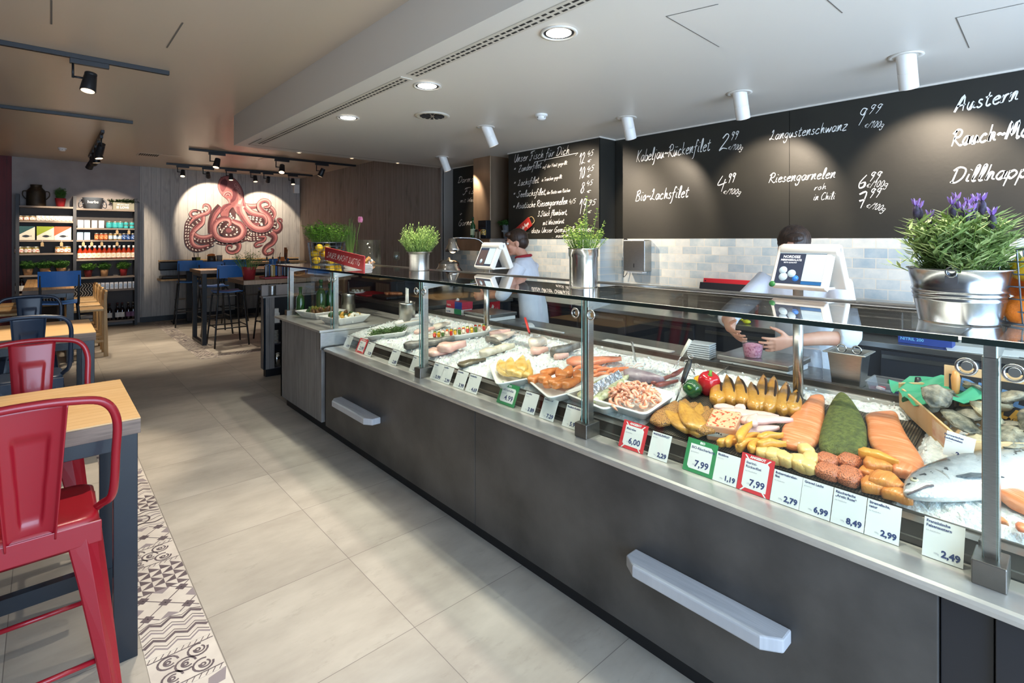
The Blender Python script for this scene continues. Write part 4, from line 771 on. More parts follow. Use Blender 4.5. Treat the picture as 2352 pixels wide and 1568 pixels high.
for i in range(24):
    m = M(); a0 = R.uniform(0, 6); rg = []
    for t, r_ in ((0, .2), (.12, .6), (.25, .82), (.4, .92), (.5, 1.06), (.56, .93), (.68, .9), (.74, .76), (.86, .6), (1, .2)):
        rg.append([Vector((.062 * r_ * math.cos(q / 16 * 2 * PI) * (1 + .3 * noise.noise(Vector((q * .5, t * 3, i))) + .12 * noise.noise(Vector((q * 1.7, t * 9, i)))), .045 * r_ * math.sin(q / 16 * 2 * PI) * (1 + .3 * noise.noise(Vector((q * .6, t * 3, i + 9))) + .12 * noise.noise(Vector((q * 1.9, t * 8, i + 4)))), .036 * (t - .5) + .008 * noise.noise(Vector((q * .8, t * 4, i * 2))))) for q in range(16)])
    m.s = True; m.ring(rg); p = Mc @ Vector((.05 + (i % 4) * (LX - .1) / 3.2 + R.uniform(-.02, .02), -.07 - (i // 4) * .075 + R.uniform(-.02, .02), .045 + .035 * (i % 3)))
    tag(obj('oyster', m, OYI if i % 5 == 0 else OYS, None, p, (R.uniform(-.5, .5), R.uniform(-.5, .5), R.uniform(0, 6.28))), 'rough grey green oyster heaped in the wooden crate', 'oyster', 'oysters in the crate')
# crate lid with printed sign
p0, p1, p2 = OX(2175, 840, 2.57), OX(2352, 890, 2.57), OX(2168, 928, 2.57)
LID = thing('crate_lid_sign', 'wooden crate lid with black printed poster reading DUBLAIX, behind the oysters', 'sign', (2.57, 0, 0))
obj('wood_board', M().bx(.012, .022, -.22, p0.y + .01, 1.0, p0.z), WOODC, LID); obj('poster', M().bx(.006, .012, -.22, p0.y - .005, .955, p0.z - .03), mat('poster_black', '#17181c', .5), LID)
def on_x(x, y, z, dy=0.0): return basis((0, -math.cos(dy), math.sin(dy)), (0, math.sin(dy), math.cos(dy)), (-1, 0, 0), (x, y, z))
q = OX(2225, 905, 2.57); obj('lettering', M().text('DU BLA', .065, on_x(.005, q.y + .03, q.z + .012, -.18), bold=.003), mat('poster_blue', '#5b86b8', .6), LID); obj('lettering', M().text('DUBLAIX', .055, on_x(.005, q.y + .03, q.z - .048, -.14), bold=.003), mat('poster_yellow', '#d8a33a', .6), LID)
q = OX(2328, 975, 2.57); obj('lettering', M().text('15', .03, on_x(.005, q.y + .02, q.z, -.1), bold=.001), bpy.data.materials['poster_yellow'], LID)
def stick(name, label, cat, base, top, mt, blade):
    t = thing(name, label, cat, base); B = Vector(top) - Vector(base); obj('handle', M().tube([B * .35, B * .5, B * .8, B], [.009, .012, .015, .009], 12), mt, t); obj('blade', M().tube([(0, 0, 0), B * .36], .006, 8, flat=.35), STEEL, t)
    if blade: obj('guard', M().cyl(B * .34, B * .36, .035, n=20), STEELD, t)
b = OD(2195, 935, .06); stick('oyster_knife', 'wooden-handled oyster knife with round guard, standing in the oysters', 'knife', b, OX(2195, 852, b.x), mat('knife_wood', '#c98d4d', .4), True); b = OD(2118, 940, .0); stick('palette_knife', 'black-handled palette knife standing behind the oyster crate', 'knife', b, OX(2108, 866, b.x), BLACK, False)
# ---------------------------------------------------------------- price cards
CW = mat('card_white', '#eeeeea', .45); CREDC = mat('card_red', '#d8343c', .5); CGRN = mat('card_green', '#2f8a52', .5); CINK = mat('card_navy_ink', '#24386e', .6); CGRY = mat('card_grey_ink', '#9aa0ac', .6)
TILT = math.radians(24)
def card(u0, u1, frame, head, price, label, H=.102, pw=.5, sub=True):
    x, z = 1.816, .7235; y0 = OX(u0, 1000, x).y; y1 = OX(u1, 1000, x).y; W = abs(y0 - y1)
    t = thing('price_card', label, 'price card', (x, y0, z), 0, 'price cards along the counter front')
    e = (0, -1, 0); up = (math.sin(TILT), 0, math.cos(TILT)); nrm = (-math.cos(TILT), 0, math.sin(TILT))
    B = lambda a, b, o=0.0: basis(e, up, nrm, Vector(e) * a + Vector(up) * b + Vector(nrm) * o)
    m = M(); m.bx(0, W, 0, H, -.0006, .0006, B(0, 0)); obj('card_sheet', m, {'r': CREDC, 'g': CGRN}.get(frame, CW), t)
    k = 0.0
    if frame:
        k = W * .13; m = M(); m.prism([(k + .008, k * .8), (W - k, k * .8), (W - k, H - k * 1.15 - .008), (W - k - .008, H - k * 1.15), (k, H - k * 1.15), (k, k * .8 + .008)], .0006, .0011, B(0, 0)); obj('card_panel', m, CW, t)
        obj('lettering', M().text({'r': 'ANGEBOT', 'g': 'BIO'}[frame], W * .1, B(W / 2, H - k * .85, .0008), align='CENTER', bold=.0006), CW, t)
        if frame == 'r':
            m = M()
            for cx, cy, sx, sy in ((k, k * .8, 1, 1), (W - k, H - k * 1.15, -1, -1), (W - k, k * .8, -1, 1), (k, H - k * 1.15, 1, -1)): m.prism([(cx - .004 * sx, cy - .012 * sy), (cx + .002 * sx, cy - .012 * sy), (cx + .016 * sx, cy + .003 * sy), (cx + .01 * sx, cy + .003 * sy)][::(1 if sx * sy > 0 else -1)], .0006, .001, B(0, 0))
            obj('corner_arrows', m, CW, t)
    hs = W * .105 if frame else W * .115
    m = M()
    for i, ln in enumerate(head.split('|')): m.text(ln, hs, B(k + .005, H - k * 1.3 - hs * (1.0 + 1.1 * i) - .002, .0013), bold=.0003)
    m.text(price, W * (.27 if W < .2 else .2), B(W - k - .006, k * .8 + .011, .0013), align='RIGHT', bold=.0009)
    obj('lettering', m, CINK, t)
    if sub: n_ = len(head.split('|')); obj('small_print', M().text('100g', W * .07, B(W * .28, k * .8 + .013, .0013)).text('geräuchert' if n_ == 1 else 'aus Aquakultur', W * .06, B(k + .005, H - k * 1.3 - hs * (1.0 + 1.1 * n_) - .002, .0013)), CGRY, t)
    return t
for a in ((788, 801, '', 'Seelachs', '4.99', 'white price card 4.99, farthest on the counter front'), (816, 834, 'r', 'Scholle', '2.99', 'small red framed price card 2.99 at the far end', .112), (836, 851, '', 'Matjes', '3.29', 'white price card 3.29 touching the small red card'), (891, 909, '', 'Rotbarsch', '2.89', 'white price card 2.89 standing alone between dark rail gaps'), (939, 958, '', 'Forelle', '3.29', 'white price card 3.29 left of the second post'),
    (987, 1010, '', 'Dorade', '0.99', 'white price card 0.99 right of the second post'), (1009, 1031, '', 'Lachsfilet', '2.99', 'white price card 2.99 beside the card 0.99'), (1040, 1064, '', 'Zanderfilet', '3.99', 'white price card 3.99 below the olive flatfish'), (1068, 1094, '', 'Kabeljaufilet', '4.69', 'white price card 4.69 left of the small green card'), (1140, 1180, 'g', 'BIO-Lachsfilet', '4.99', 'small green BIO price card 4.99 below the yellow fillets', .112),
    (1196, 1226, '', 'Lachsfilet', '3.89', 'white price card 3.89 right of the small green card'), (1238, 1270, '', 'Seeteufelfilet', '7.29', 'white price card 7.29 below the orange salmon tray'), (1290, 1325, '', 'Flussfisch-Roulade', '5.99', 'white price card 5.99 left of the middle post'),
    (1420, 1476, 'r', 'Makrelen', '6,00', 'red ANGEBOT price card 6,00 below the shrimp tray', .112), (1487, 1531, '', 'MAKRELENFILET', '2,29', 'white price card 2,29 below the plain mackerel fillets'), (1567, 1636, 'g', 'BIO-Räucherlachs', '7,99', 'large green BIO price card 7,99', .12), (1636, 1690, '', 'Bücklinge', '1,19', 'white price card 1,19 between the large green and red cards'), (1691, 1767, 'r', 'Ikarimi-|Rückenfilet', '7,99', 'large red ANGEBOT price card 7,99 for Ikarimi back fillet', .125),
    (1768, 1834, '', 'Buttermakrelen-|filet', '2,79', 'white price card 2,79 right of the large red card'), (1835, 1905, '', 'Graved Lachs', '6,99', 'white price card 6,99 for Graved Lachs'), (1907, 1983, '', 'Räucherlachs|„Arctic Rose“', '8,49', 'white price card 8,49 for Arctic Rose smoked salmon'), (1985, 2064, '', 'Stremellachs,|natur', '2,99', 'white price card 2,99 below the front salmon portions'), (2117, 2212, '', 'Französische|Felsenaustern', '2,49', 'white price card 2,49 for rock oysters, nearest the right post')): card(*a[:6], **({'H': a[6]} if len(a) > 6 else {}))
# card on a clip holder in front of the oysters
q = OD(2200, 1072, .03); t = thing('price_card', 'white price card 2,69 on a clear clip stand before the oyster crate', 'price card', q, 0, 'price cards along the counter front')
pl = OX(2165, 985, q.x); W = abs(OX(2232, 985, q.x).y - pl.y); z0 = OX(2165, 1042, q.x).z - q.z; Hh = OX(2165, 985, q.x).z - q.z - z0; yl = pl.y - q.y; dy = -.14
Bk = lambda a, b, o: on_x(-o, yl - a * math.cos(dy), z0 + b + a * math.sin(dy) * 1, dy)
m = M(); m.bx(0, W, 0, Hh, -.0006, .0006, Bk(0, 0, .0)); obj('card_sheet', m, CW, t); obj('lettering', M().text('Norwegisches', W * .115, Bk(.005, Hh * .82, .001), bold=.0003).text('Lachskotelett', W * .115, Bk(.005, Hh * .69, .001), bold=.0003).text('2,69', W * .24, Bk(W * .45, Hh * .12, .001), bold=.001), CINK, t)
obj('small_print', M().text('geschnitten', W * .06, Bk(.005, Hh * .6, .001)).text('100g', W * .06, Bk(W * .3, Hh * .13, .001)), CGRY, t); obj('clip_stand', M().bx(-.002, .002, yl - W * .6, yl - W * .42, -.02, z0).bx(-.02, .02, yl - W * .62, yl - W * .4, -.025, -.02), WHITEP, t)
# ---------------------------------------------------------------- plants, pots and baskets
def leafmat(n, a, b): return mat(n, a, .5, col2=b, scale=25, spec=.3)
def herb(m, c, n, h, spread, ll, lw, per=8, up=.6, start=.25, seed=1, bush=1.0, stem_slot=1, curl=.0, top=.0):
    r = random.Random(seed); tips = []
    for i in range(n):
        a = r.uniform(0, 2 * PI); q = math.sqrt(r.random()); H = h * r.uniform(.5, 1.05) * (1 - .28 * q * q) * bush; o = Vector((math.cos(a), math.sin(a), 0))
        p0 = c + o * q * spread * .45; p2 = c + o * q * spread + Vector((0, 0, H)); p1 = (p0 + p2) / 2 + o * spread * .05 + Vector((0, 0, H * .12)); pts = [p0, p1, p2]
        m.c = stem_slot; m.tube([p0, p1, p2], [.0022, .0018, .001], 3, caps=False); tips.append(p2)
        m.c = 0
        for k in range(per):
            t = lerp(start, 1.0, (k + r.random()) / per); b = p0.lerp(p1, t * 2) if t < .5 else p1.lerp(p2, t * 2 - 1); a2 = k * 2.4 + r.random()
            d = (Vector((math.cos(a2), math.sin(a2), 0)) + Vector((0, 0, up + r.uniform(-.3, .3))) + o * .3).normalized(); s_ = ll * r.uniform(.7, 1.15) * (1 - top * t); e = b + d * s_
            sd = d.cross(Vector((0, 0, 1))); sd = (sd.normalized() if sd.length > .01 else Vector((1, 0, 0))) * lw * .5 * r.uniform(.8, 1.2); mid = b.lerp(e, .5) + Vector((0, 0, -.12 * lw)); e.z -= curl * s_
            i0 = len(m.v); m.v += [b, mid + sd, e, mid - sd]; m.face([i0, i0 + 1, i0 + 2]); m.face([i0, i0 + 2, i0 + 3])
    return tips
STEM = mat('stem_green', '#6d8a3f', .6); SOIL = mat('potting_soil', '#2b211a', .95, col2='#1d1611', scale=60)
def steel_pot(t, r0, r1, h, mt, beads=(), lip=.006, collar=0):
    pr = [(.001, .002), (r0, 0), (r0, .004)]
    for b in beads: k = lerp(r0, r1, b); pr += [(k, h * b - .006), (k + .004, h * b), (k, h * b + .006)]
    if collar: pr += [(r0, h - collar), (r1, h - collar + .008)]
    pr += [(r1, h - .004), (r1 + lip, h), (r1 + lip - .002, h + .003), (r1 - .004, h - .002), (r1 - .008, h - .03)]
    obj('bucket' if beads else 'pot', M().lathe(pr, n=40, caps=False), mt, t); obj('soil', M().lathe([(r1 - .006, h - .028), (.001, h - .02)], n=24, caps=False), SOIL, t)
ZT = 1.361
LG = leafmat('lavender_leaf', '#a3b37a', '#7f9a58'); t = thing('potted_lavender', 'lavender with purple flowers in a ribbed zinc bucket on the glass top', 'potted plant', (1.99, .252, ZT))
ZINC = mat('zinc', '#a9adb2', .22, 1.0, col2='#8f949b', scale=6, stretch=(1, 1, .15))
steel_pot(t, .093, .118, .155, ZINC, (.45, .53, .61))
obj('bucket_ear', M().tube([(-.118 + .0, .012 * math.cos(q / 10 * 2 * PI), .15 + .014 * math.sin(q / 10 * 2 * PI)) for q in range(10)], .003, 6, closed=True).box((-.116, 0, .128), (.006, .028, .02)), ZINC, t)
m = M(); herb(m, Vector((0, 0, .13)), 150, .2, .135, .05, .012, 13, .5, .15, seed=3); herb(m, Vector((0, 0, .12)), 40, .1, .17, .05, .009, 9, .5, .3, seed=8); obj('foliage', m, [LG, STEM], t)
m = M(); r_ = random.Random(5); fl = []
for i in range(13):
    a = r_.uniform(0, 6.28); q = r_.uniform(.02, .105); b = Vector((q * math.cos(a), q * math.sin(a), .30 + r_.uniform(-.01, .045) - q * .2)); m.tube([Vector((b.x * .5, b.y * .5, .15)), b], .0016, 4, caps=False); fl.append(b)
obj('flower_stem', m, STEM, t)
PUR = mat('lavender_dark', '#3c2f4d', .7, col2='#241d2b', scale=120); PUL = mat('lavender_bract', '#8a68b0', .6, col2='#a886c8', scale=40)
for b in fl:
    f = M().blob(b + Vector((0, 0, .012)), (.0095, .0095, .02), 8, 6, .3, 6, b.x * 99); o = obj('flower_head', f, PUR, t); f = M()
    for k in range(5): a = k / 5 * 6.283 + b.x * 50; d = Vector((math.cos(a) * .5, math.sin(a) * .5, 1)).normalized(); f.rib([b + Vector((0, 0, .028)), b + Vector((0, 0, .03)) + d * .012, b + Vector((0, 0, .03)) + d * .026], [.004, .009, .002], (math.sin(a), -math.cos(a), .2))
    obj('bract', f, PUL, o)
t = thing('potted_oregano', 'light green oregano in a tall polished steel cylinder on the glass top', 'potted plant', (2.05, 1.727, ZT))
steel_pot(t, .072, .076, .195, CHROME, (), .004, .045)
m = M(); herb(m, Vector((0, 0, .17)), 48, .17, .12, .017, .016, 15, .0, .1, seed=11); herb(m, Vector((0, 0, .17)), 6, .32, .11, .018, .016, 18, .1, .1, seed=14); obj('foliage', m, [leafmat('oregano_leaf', '#b9cf62', '#93b545'), STEM], t)
t = thing('potted_rosemary', 'bushy rosemary in a lipped steel container on the glass top', 'potted plant', (2.19, 3.52, ZT))
steel_pot(t, .078, .082, .145, STEEL, (), .02, .03)
m = M(); herb(m, Vector((0, 0, .12)), 130, .25, .155, .03, .0055, 22, .7, .1, seed=21); obj('foliage', m, [leafmat('rosemary_leaf', '#b3c978', '#8fae58'), STEM], t)
def basket(name, label, c, rx, ry, h, flare, nv, nh, mt, wire=.0022):
    t = thing(name, label, 'wire basket', c)
    m = M()
    for k in range(nh):
        f = k / (nh - 1); s_ = lerp(1, flare, f); m.tube([(rx * s_ * math.cos(q / 36 * 2 * PI), ry * s_ * math.sin(q / 36 * 2 * PI), .004 + h * f) for q in range(36)], wire * (1.7 if k in (0, nh - 1) else 1), 5, closed=True)
    for k in range(nv):
        a = k / nv * 2 * PI; m.tube([(rx * .3 * math.cos(a), ry * .3 * math.sin(a), .003), (rx * math.cos(a), ry * math.sin(a), .004), (rx * flare * math.cos(a), ry * flare * math.sin(a), h + .004)], wire, 5, caps=False)
    obj('wire_frame', m, mt, t); return t
def citrus(src, pos, rr, mt, name, label, cat, group, long=1.0, seed=0):
    rot = (R.uniform(0, 3), R.uniform(0, 3), R.uniform(0, 3))
    if src: return dup(src, pos, rot)
    m = M(); m.blob((0, 0, 0), (rr, rr, rr * long), 20, 14, .03, 3, seed)
    if long > 1.1: m.blob((0, 0, rr * long), (rr * .25, rr * .25, rr * .2), 10, 6)
    return tag(obj(name, m, mt, None, pos, rot), label, cat, group)
ORM = mat('orange_peel', '#e8872a', .4, bump=.25, bscale=220, col2='#e0781c', scale=5); LEM = mat('lemon_peel', '#e8c02e', .4, bump=.25, bscale=200, col2='#dcae20', scale=6)
WIRE = mat('grey_wire', '#6f7780', .35, .8); oc = Vector((2.10, .075, ZT)); basket('wire_basket', 'grey wire basket of oranges on the glass top beside the lavender', oc, .10, .10, .21, 1.25, 14, 7, WIRE)
s0 = None
for dx, dy, z in ((-.05, .045, .04), (-.05, -.045, .04), (.045, .04, .04), (.045, -.05, .04), (-.05, .0, .105), (.04, .05, .11), (.04, -.04, .11), (-.03, -.06, .115)):
    o = citrus(s0, oc + Vector((dx, dy, z)), .043, ORM, 'orange', 'round orange inside the wire basket beside the lavender', 'orange', 'oranges in the wire basket'); s0 = s0 or o
citrus(None, oc + Vector((-.03, .035, .155)), .036, LEM, 'lemon', 'single yellow lemon on top of the oranges', 'lemon', None, 1.25)
# lemon basket with herbs
lc = Vector((2.08, 5.06, ZT)); basket('wire_basket', 'wire basket of lemons with herbs on top, behind the red hanging sign', lc, .15, .13, .21, 1.2, 18, 7, WIRE)
s0 = None
for i in range(16):
    a = i * 2.4; q = .095 if i % 8 < 6 else .03; o = citrus(s0, lc + Vector((q * 1.15 * math.cos(a), q * math.sin(a), .04 + .062 * (i // 6))), .036, LEM, 'lemon', 'yellow lemon inside the wire basket with herbs', 'lemon', 'lemons in the wire basket', 1.25); s0 = s0 or o
for dx, dy, sd, cl, lb in ((-.06, .03, 31, ('basil_leaf', '#7fae3c', '#5d8f2c'), 'light green leafy herb in the lemon basket, left half'), (.07, -.06, 32, ('mint_leaf', '#8ab544', '#679a30'), 'light green small-leaved herb in the lemon basket, right half')):
    t = thing('potted_herb', lb, 'potted plant', lc + Vector((dx, dy, .15))); obj('pot', M().lathe([(.05, 0), (.06, .07), (.055, .07), (.001, .06)], n=20, caps=False), BLACK, t)
    m = M(); herb(m, Vector((0, 0, .06)), 90, .22, .15, .042 if sd == 31 else .03, .022 if sd == 31 else .018, 10, .2, .1, seed=sd); obj('foliage', m, [leafmat(*cl), STEM], t)
t = thing('flower_stem_vase', 'single pink tulip rising behind the lemon basket with chive leaves', 'flower', lc + Vector((.26, -.1, 0))); obj('vase', M().lathe([(.03, 0), (.035, .12), (.03, .12), (.001, .01)], n=16, caps=False), GLASS, t)
m = M().tube([(0, 0, .05), (.01, -.02, .3), (.02, -.06, .42)], .003, 6); obj('stem', m, STEM, t); m = M()
for k in range(6): a = k / 6 * 6.283; m.blob(Vector((.02 + .014 * math.cos(a), -.06 + .014 * math.sin(a), .445)), (.012, .018, .032), 8, 6)
obj('bloom', m, mat('tulip_pink', '#d94f86', .5, col2='#f2b6cc', scale=30), t); m = M(); herb(m, Vector((-.05, .02, .1)), 70, .36, .06, .02, .003, 3, 2, .6, seed=40); obj('chives', m, [leafmat('chive_leaf', '#4f8a34', '#3b6e28'), STEM], t)
# red hanging sign SAUER MACHT LUSTIG
a, b = OX(748, 567, 1.88), OX(838, 588, 1.88); t = thing('slogan_sign', 'dark red wooden sign with white handwriting on the lemon basket', 'sign', a); d = b - a; L = d.length; th = math.atan2(-d.z, -d.y)
B = lambda o: basis((0, -math.cos(th), -math.sin(th)), (0, -math.sin(th), math.cos(th)), (-1, 0, 0), (-o, 0, 0))
obj('board', M().bx(0, L, -.115, 0, -.006, .006, B(0)), CRED, t, bevel=.002); SIGN_A = (t, B, L)
t = thing('glass_jar', 'clear glass jar with wrapped sweets behind the red slogan sign', 'jar', (2.36, 4.72, ZT)); obj('jar_wall', M().lathe([(.12, 0), (.12, .24), (.117, .24), (.117, .004)], n=32, caps=False), GLASS, t)
for i in range(9): tag(obj('wrapped_sweet', M().box((0, 0, 0), (.05, .03, .018)), WHITEP if i % 2 else mat('wrapper_orange%d' % i, '#c98a4a', .4), None, (2.36 + R.uniform(-.06, .06), 4.72 + R.uniform(-.06, .06), ZT + .015 + .018 * (i // 3)), (R.random(), R.random(), R.random() * 3), bevel=.004), 'small wrapped sweet inside the clear glass jar', 'sweet', 'wrapped sweets in the jar')
t = thing('napkin_stack', 'stack of thin white paper bags lying on the glass top before the jar', 'paper stack', (1.98, 4.15, ZT))
for i in range(6): obj('sheet', M().box((R.uniform(-.006, .006), R.uniform(-.006, .006), .003 + .006 * i), (.16, .2, .004), R.uniform(-.05, .05)), WHITEP, t)
# ---------------------------------------------------------------- scales with screens
HOUS = mat('scale_white_plastic', '#ece8e0', .35); SCRD = mat('screen_dark', '#2b3140', .25, emis='#2b3346', estr=.5); SCRL = mat('screen_pale_blue', '#a9bcc6', .25, emis='#a8bfcb', estr=.3); SCRT = mat('screen_text', '#e9edf2', .4, emis='#e9edf2', estr=.8); SCRK = mat('screen_ink', '#30373d', .4)
def scale_head(c, yaw, label, near):
    t = thing('scale_terminal', label, 'scale', c, yaw); ti = math.radians(24); W, Hh = .235, .20
    up = Vector((math.sin(ti), 0, math.cos(ti))); nr = Vector((-math.cos(ti), 0, math.sin(ti))); e = Vector((0, -1, 0)); B = lambda o=0.0, oy=0.0: basis(e, up, nr, nr * o + e * (-W / 2) + Vector((0, 0, oy)))
    obj('housing', M().bx(0, W, 0, Hh, -.04, .0, B()), HOUS, t, bevel=.008, seg=3); obj('roll_cover', M().cyl(up * (Hh - .012) - nr * .035 - e * (W / 2), up * (Hh - .012) - nr * .035 + e * (W / 2 + .006), .026, n=24), HOUS, t, bevel=.003)
    s_ = obj('screen', M().bx(.018, W - .018, .014, Hh - .012, .0, .0015, B()), SCRD, t); sw = W - .036; x0 = .018
    obj('price_panel', M().bx(x0 + sw * .58, W - .018, .03, Hh - .045, .0015, .002, B()).bx(x0, W - .018, Hh - .042, Hh - .012, .0015, .002, B()), SCRL, s_)
    m = M(); X = lambda a, b: B(.0026) @ Matrix.Translation((a, b, 0))
    if near:
        m.text('NORDSEE', .017, X(x0 + .018, Hh - .064), bold=.0002).text('HERINGSSALATE', .0122, X(x0 + .010, Hh - .078), bold=.0002).text('BESTE QUALITÄT', .0075, X(x0 + .025, Hh - .089))
        obj('lettering', m, SCRT, s_); k = M()
        for i, q in enumerate(('0.000', '0.270', '16.90', '4.56')): k.text(q, .014, X(x0 + .01 + i * .048, Hh - .034))
        obj('readout', k, SCRK, s_); g = M()
        for px_, py_, r_ in ((.03, .076, .018), (.07, .062, .018), (.036, .045, .019)): g.lathe([(r_, .0), (r_, .0004), (.001, .0005)], (px_ + x0, py_, .0022), 20, B())
        obj('salad_bowls', g, SCRL, s_); obj('blue_seal', M().lathe([(.014, 0), (.001, .0006)], (x0 + .09, .04, .0022), 18, B()), mat('seal_blue', '#2f6fc0', .4, emis='#2f6fc0', estr=.5), s_); obj('wave_strip', M().bx(x0 + sw * .58, W - .018, .014, .028, .0015, .002, B()), mat('wave_blue', '#1f5f9a', .4), s_)
        obj('green_sticker', M().lathe([(.014, 0), (.014, .001), (.001, .0012)], (.012, .008, .0005), 20, B()), mat('sticker_green', '#2f7a3e', .5), t)
    else:
        obj('screen_window', M().bx(x0 + .01, x0 + sw * .55, .02, Hh - .06, .0015, .0025, B()), mat('window_brown', '#4b3f3f', .4, emis='#3f3639', estr=.4), s_); obj('readout', M().lathe([(.018, 0), (.001, .0004)], (x0 + .06, .05, .003), 20, B()), SCRL, s_)
    b = Vector((.17, -.02, 0)); B2 = basis((0, -1, 0), (-math.sin(ti), 0, math.cos(ti)), (math.cos(ti), 0, math.sin(ti)), b + Vector((.02, W / 2, 0)))
    obj('rear_housing', M().bx(0, W, 0, Hh, -.03, .01, B2), HOUS, t, bevel=.008, seg=3); obj('rear_roll_cover', M().cyl(B2 @ Vector((0, Hh - .01, -.03)), B2 @ Vector((W, Hh - .01, -.03)), .026, n=24), HOUS, t, bevel=.003)
    obj('hinge_bracket', M().prism([(.02, .0), (.16, .0), (.12, .09), (.06, .09)], -.04, .04, Matrix.Rotation(PI / 2, 4, 'X')), ANTH, t, bevel=.006); obj('base_plate', M().bx(.02, .2, -.09, .09, -.012, .0), HOUS, t, bevel=.004)
scale_head((2.42, .845, 1.395), -.12, 'white scale terminal with a bright screen advertising herring salads', True); scale_head((2.42, 3.02, 1.395), -.1, 'white scale terminal with dark screen near the rosemary pot', False)
def scale_plate(c, label):
    t = thing('weighing_plate', label, 'scale', c); obj('plate', M().bx(-.15, .15, -.18, .18, .032, .06), STEEL, t, bevel=.005); obj('base', M().bx(-.14, .14, -.17, .17, 0, .03), WHITEP, t, bevel=.004)
ZSV = .931; c = OZ(1732, 818, .99); scale_plate((2.81, 1.14, ZSV), 'steel weighing plate carrying the pink salad cup'); scale_plate((2.83, 3.42, ZSV), 'steel weighing plate beside the glove boxes')
# things on the service shelf
p = OZ(1742, 820, ZSV + .062); t = thing('salad_cup', 'clear plastic cup of pink herring salad on the weighing plate', 'cup', (2.74, 1.165, ZSV + .0615)); obj('cup_wall', M().lathe([(.042, 0), (.053, .07), (.056, .073), (.052, .073), (.041, .003)], n=32, caps=False), pane_mat('clear_plastic', (.95, .95, .96), .1), t)
obj('pink_salad', M().lathe([(.001, .001), (.0405, .002), (.049, .06), (.03, .068), (.001, .066)], n=32, caps=False), mat('pink_salad', '#e8a3b8', .5, col2='#b24a72', scale=90, lo=.52, hi=.66, bump=.6, bscale=90), t)
PLAS = pane_mat('frosted_plastic', (.86, .88, .92), .35, k=1.4); t = thing('cup_stack', 'nested stack of clear plastic cups upside down beside the pole', 'cup stack', (2.70, .875, ZSV)); m = M()
for i in range(8): m.lathe([(.05, .0 + i * .007), (.052, .004 + i * .007), (.05, .007 + i * .007)], n=28, caps=False)
obj('cup_rims', m, PLAS, t); obj('cup_body', M().lathe([(.049, .055), (.042, .145), (.036, .152), (.001, .152)], n=28, caps=False), PLAS, t)
t = thing('steel_container', 'deep steel container holding tongs, behind the clear salad box', 'container', (2.76, .735, ZSV)); m = M(); m.s = False
m.ring([[(sx * k, sy * k, z) for sx, sy in ((1, 1), (-1, 1), (-1, -1), (1, -1))] for k, z in ((.055, 0), (.068, .15), (.085, .152), (.085, .158), (.07, .158), (.055, .02))]); obj('container_body', m, STEEL, t, bevel=.006, seg=3)
for dy in (-.03, .03): obj('tong_loop', M().tube([(.0, dy + .018 * math.cos(q / 14 * 6.283), .165 + .018 * math.sin(q / 14 * 6.283)) for q in range(14)], .0035, 6, closed=True), CHROME, t)
def clear_box(c, sx, sy, h, label, name='plastic_box', mt=None, rz=0):
    t = thing(name, label, 'container', c, rz); m = M(); m.ring([[(a * k * sx, b * k * sy, z) for a, b in ((1, 1), (-1, 1), (-1, -1), (1, -1))] for k, z in ((.86, 0), (1, h), (1.06, h), (1.06, h + .004), (.98, h + .004), (.84, .004))]); obj('box_wall', m, mt or PLAS, t, bevel=.008, seg=3); return t
t = clear_box((2.72, .54, ZSV), .07, .10, .055, 'shallow clear box of coloured wrapped portions beside the lid stack'); 
for i in range(8): tag(obj('wrapped_portion', M().box((0, 0, 0), (.03, .02, .014)), mat('portion_%d' % i, ('#e8dfe0', '#c23b4a', '#3f5fa8')[i % 3], .4), None, (2.72 + R.uniform(-.04, .04), .54 + R.uniform(-.07, .07), ZSV + .014 + .01 * (i % 2)), (R.random() * .4, 0, R.random() * 3), bevel=.003), 'small wrapped portion inside the shallow clear box', 'portion', 'wrapped portions in the clear box')
t = thing('lid_stack', 'stack of translucent round plastic lids behind the oyster crate', 'lid stack', (2.74, .415, ZSV)); m = M()
for i in range(9): m.lathe([(.058, i * .009), (.06, i * .009 + .004), (.058, i * .009 + .008), (.001, i * .009 + .008)], n=28, caps=False)
obj('lids', m, PLAS, t)
t = thing('salad_tub_stack', 'stack of white rectangular plastic tubs left of the weighing plate with the cup', 'tub stack', (2.78, 1.47, ZSV), .1); m = M()
for i in range(7): m.box((0, 0, .008 + i * .012), (.10, .13, .009))
obj('tubs', m, mat('milky_plastic', '#d9dcde', .3), t, bevel=.003)
def carton(c, d, rz, label, cols, text, name='glove_box'):
    t = thing(name, label, 'box', c, rz); obj('carton', M().bx(-d[0] / 2, d[0] / 2, -d[1] / 2, d[1] / 2, 0, d[2]), cols[0], t, bevel=.002); obj('print_band', M().bx(-d[0] / 2 - .0008, -d[0] / 2, -d[1] / 2, -d[1] / 2 + d[1] * .45, 0, d[2]), cols[1], t)
    obj('lettering', M().text(text, d[2] * .35, on_x(-d[0] / 2 - .0012, d[1] / 2 - .012, d[2] * .3), bold=.0005), cols[2], t); return t
BXR = mat('box_red', '#b4253c', .5); BXB = mat('box_blue', '#24408f', .5); BXW = mat('box_white', '#e4e4e2', .5); BXG = mat('box_green', '#2e8a5c', .5)
carton((2.80, 3.83, ZSV), (.12, .24, .05), 0, 'green and white glove box under the red carton', (BXW, BXG, BXB), 'GLOVES'); t = carton((2.80, 3.82, ZSV + .051), (.12, .24, .065), 0, 'red and navy glove carton on top of the green and white box', (BXR, BXB, BXW), 'VINYL'); obj('tissue', M().tube([(0, .03, .06), (.005, .03, .08), (.0, .035, .09)], [.02, .012, .001], 6), WHITEP, t)
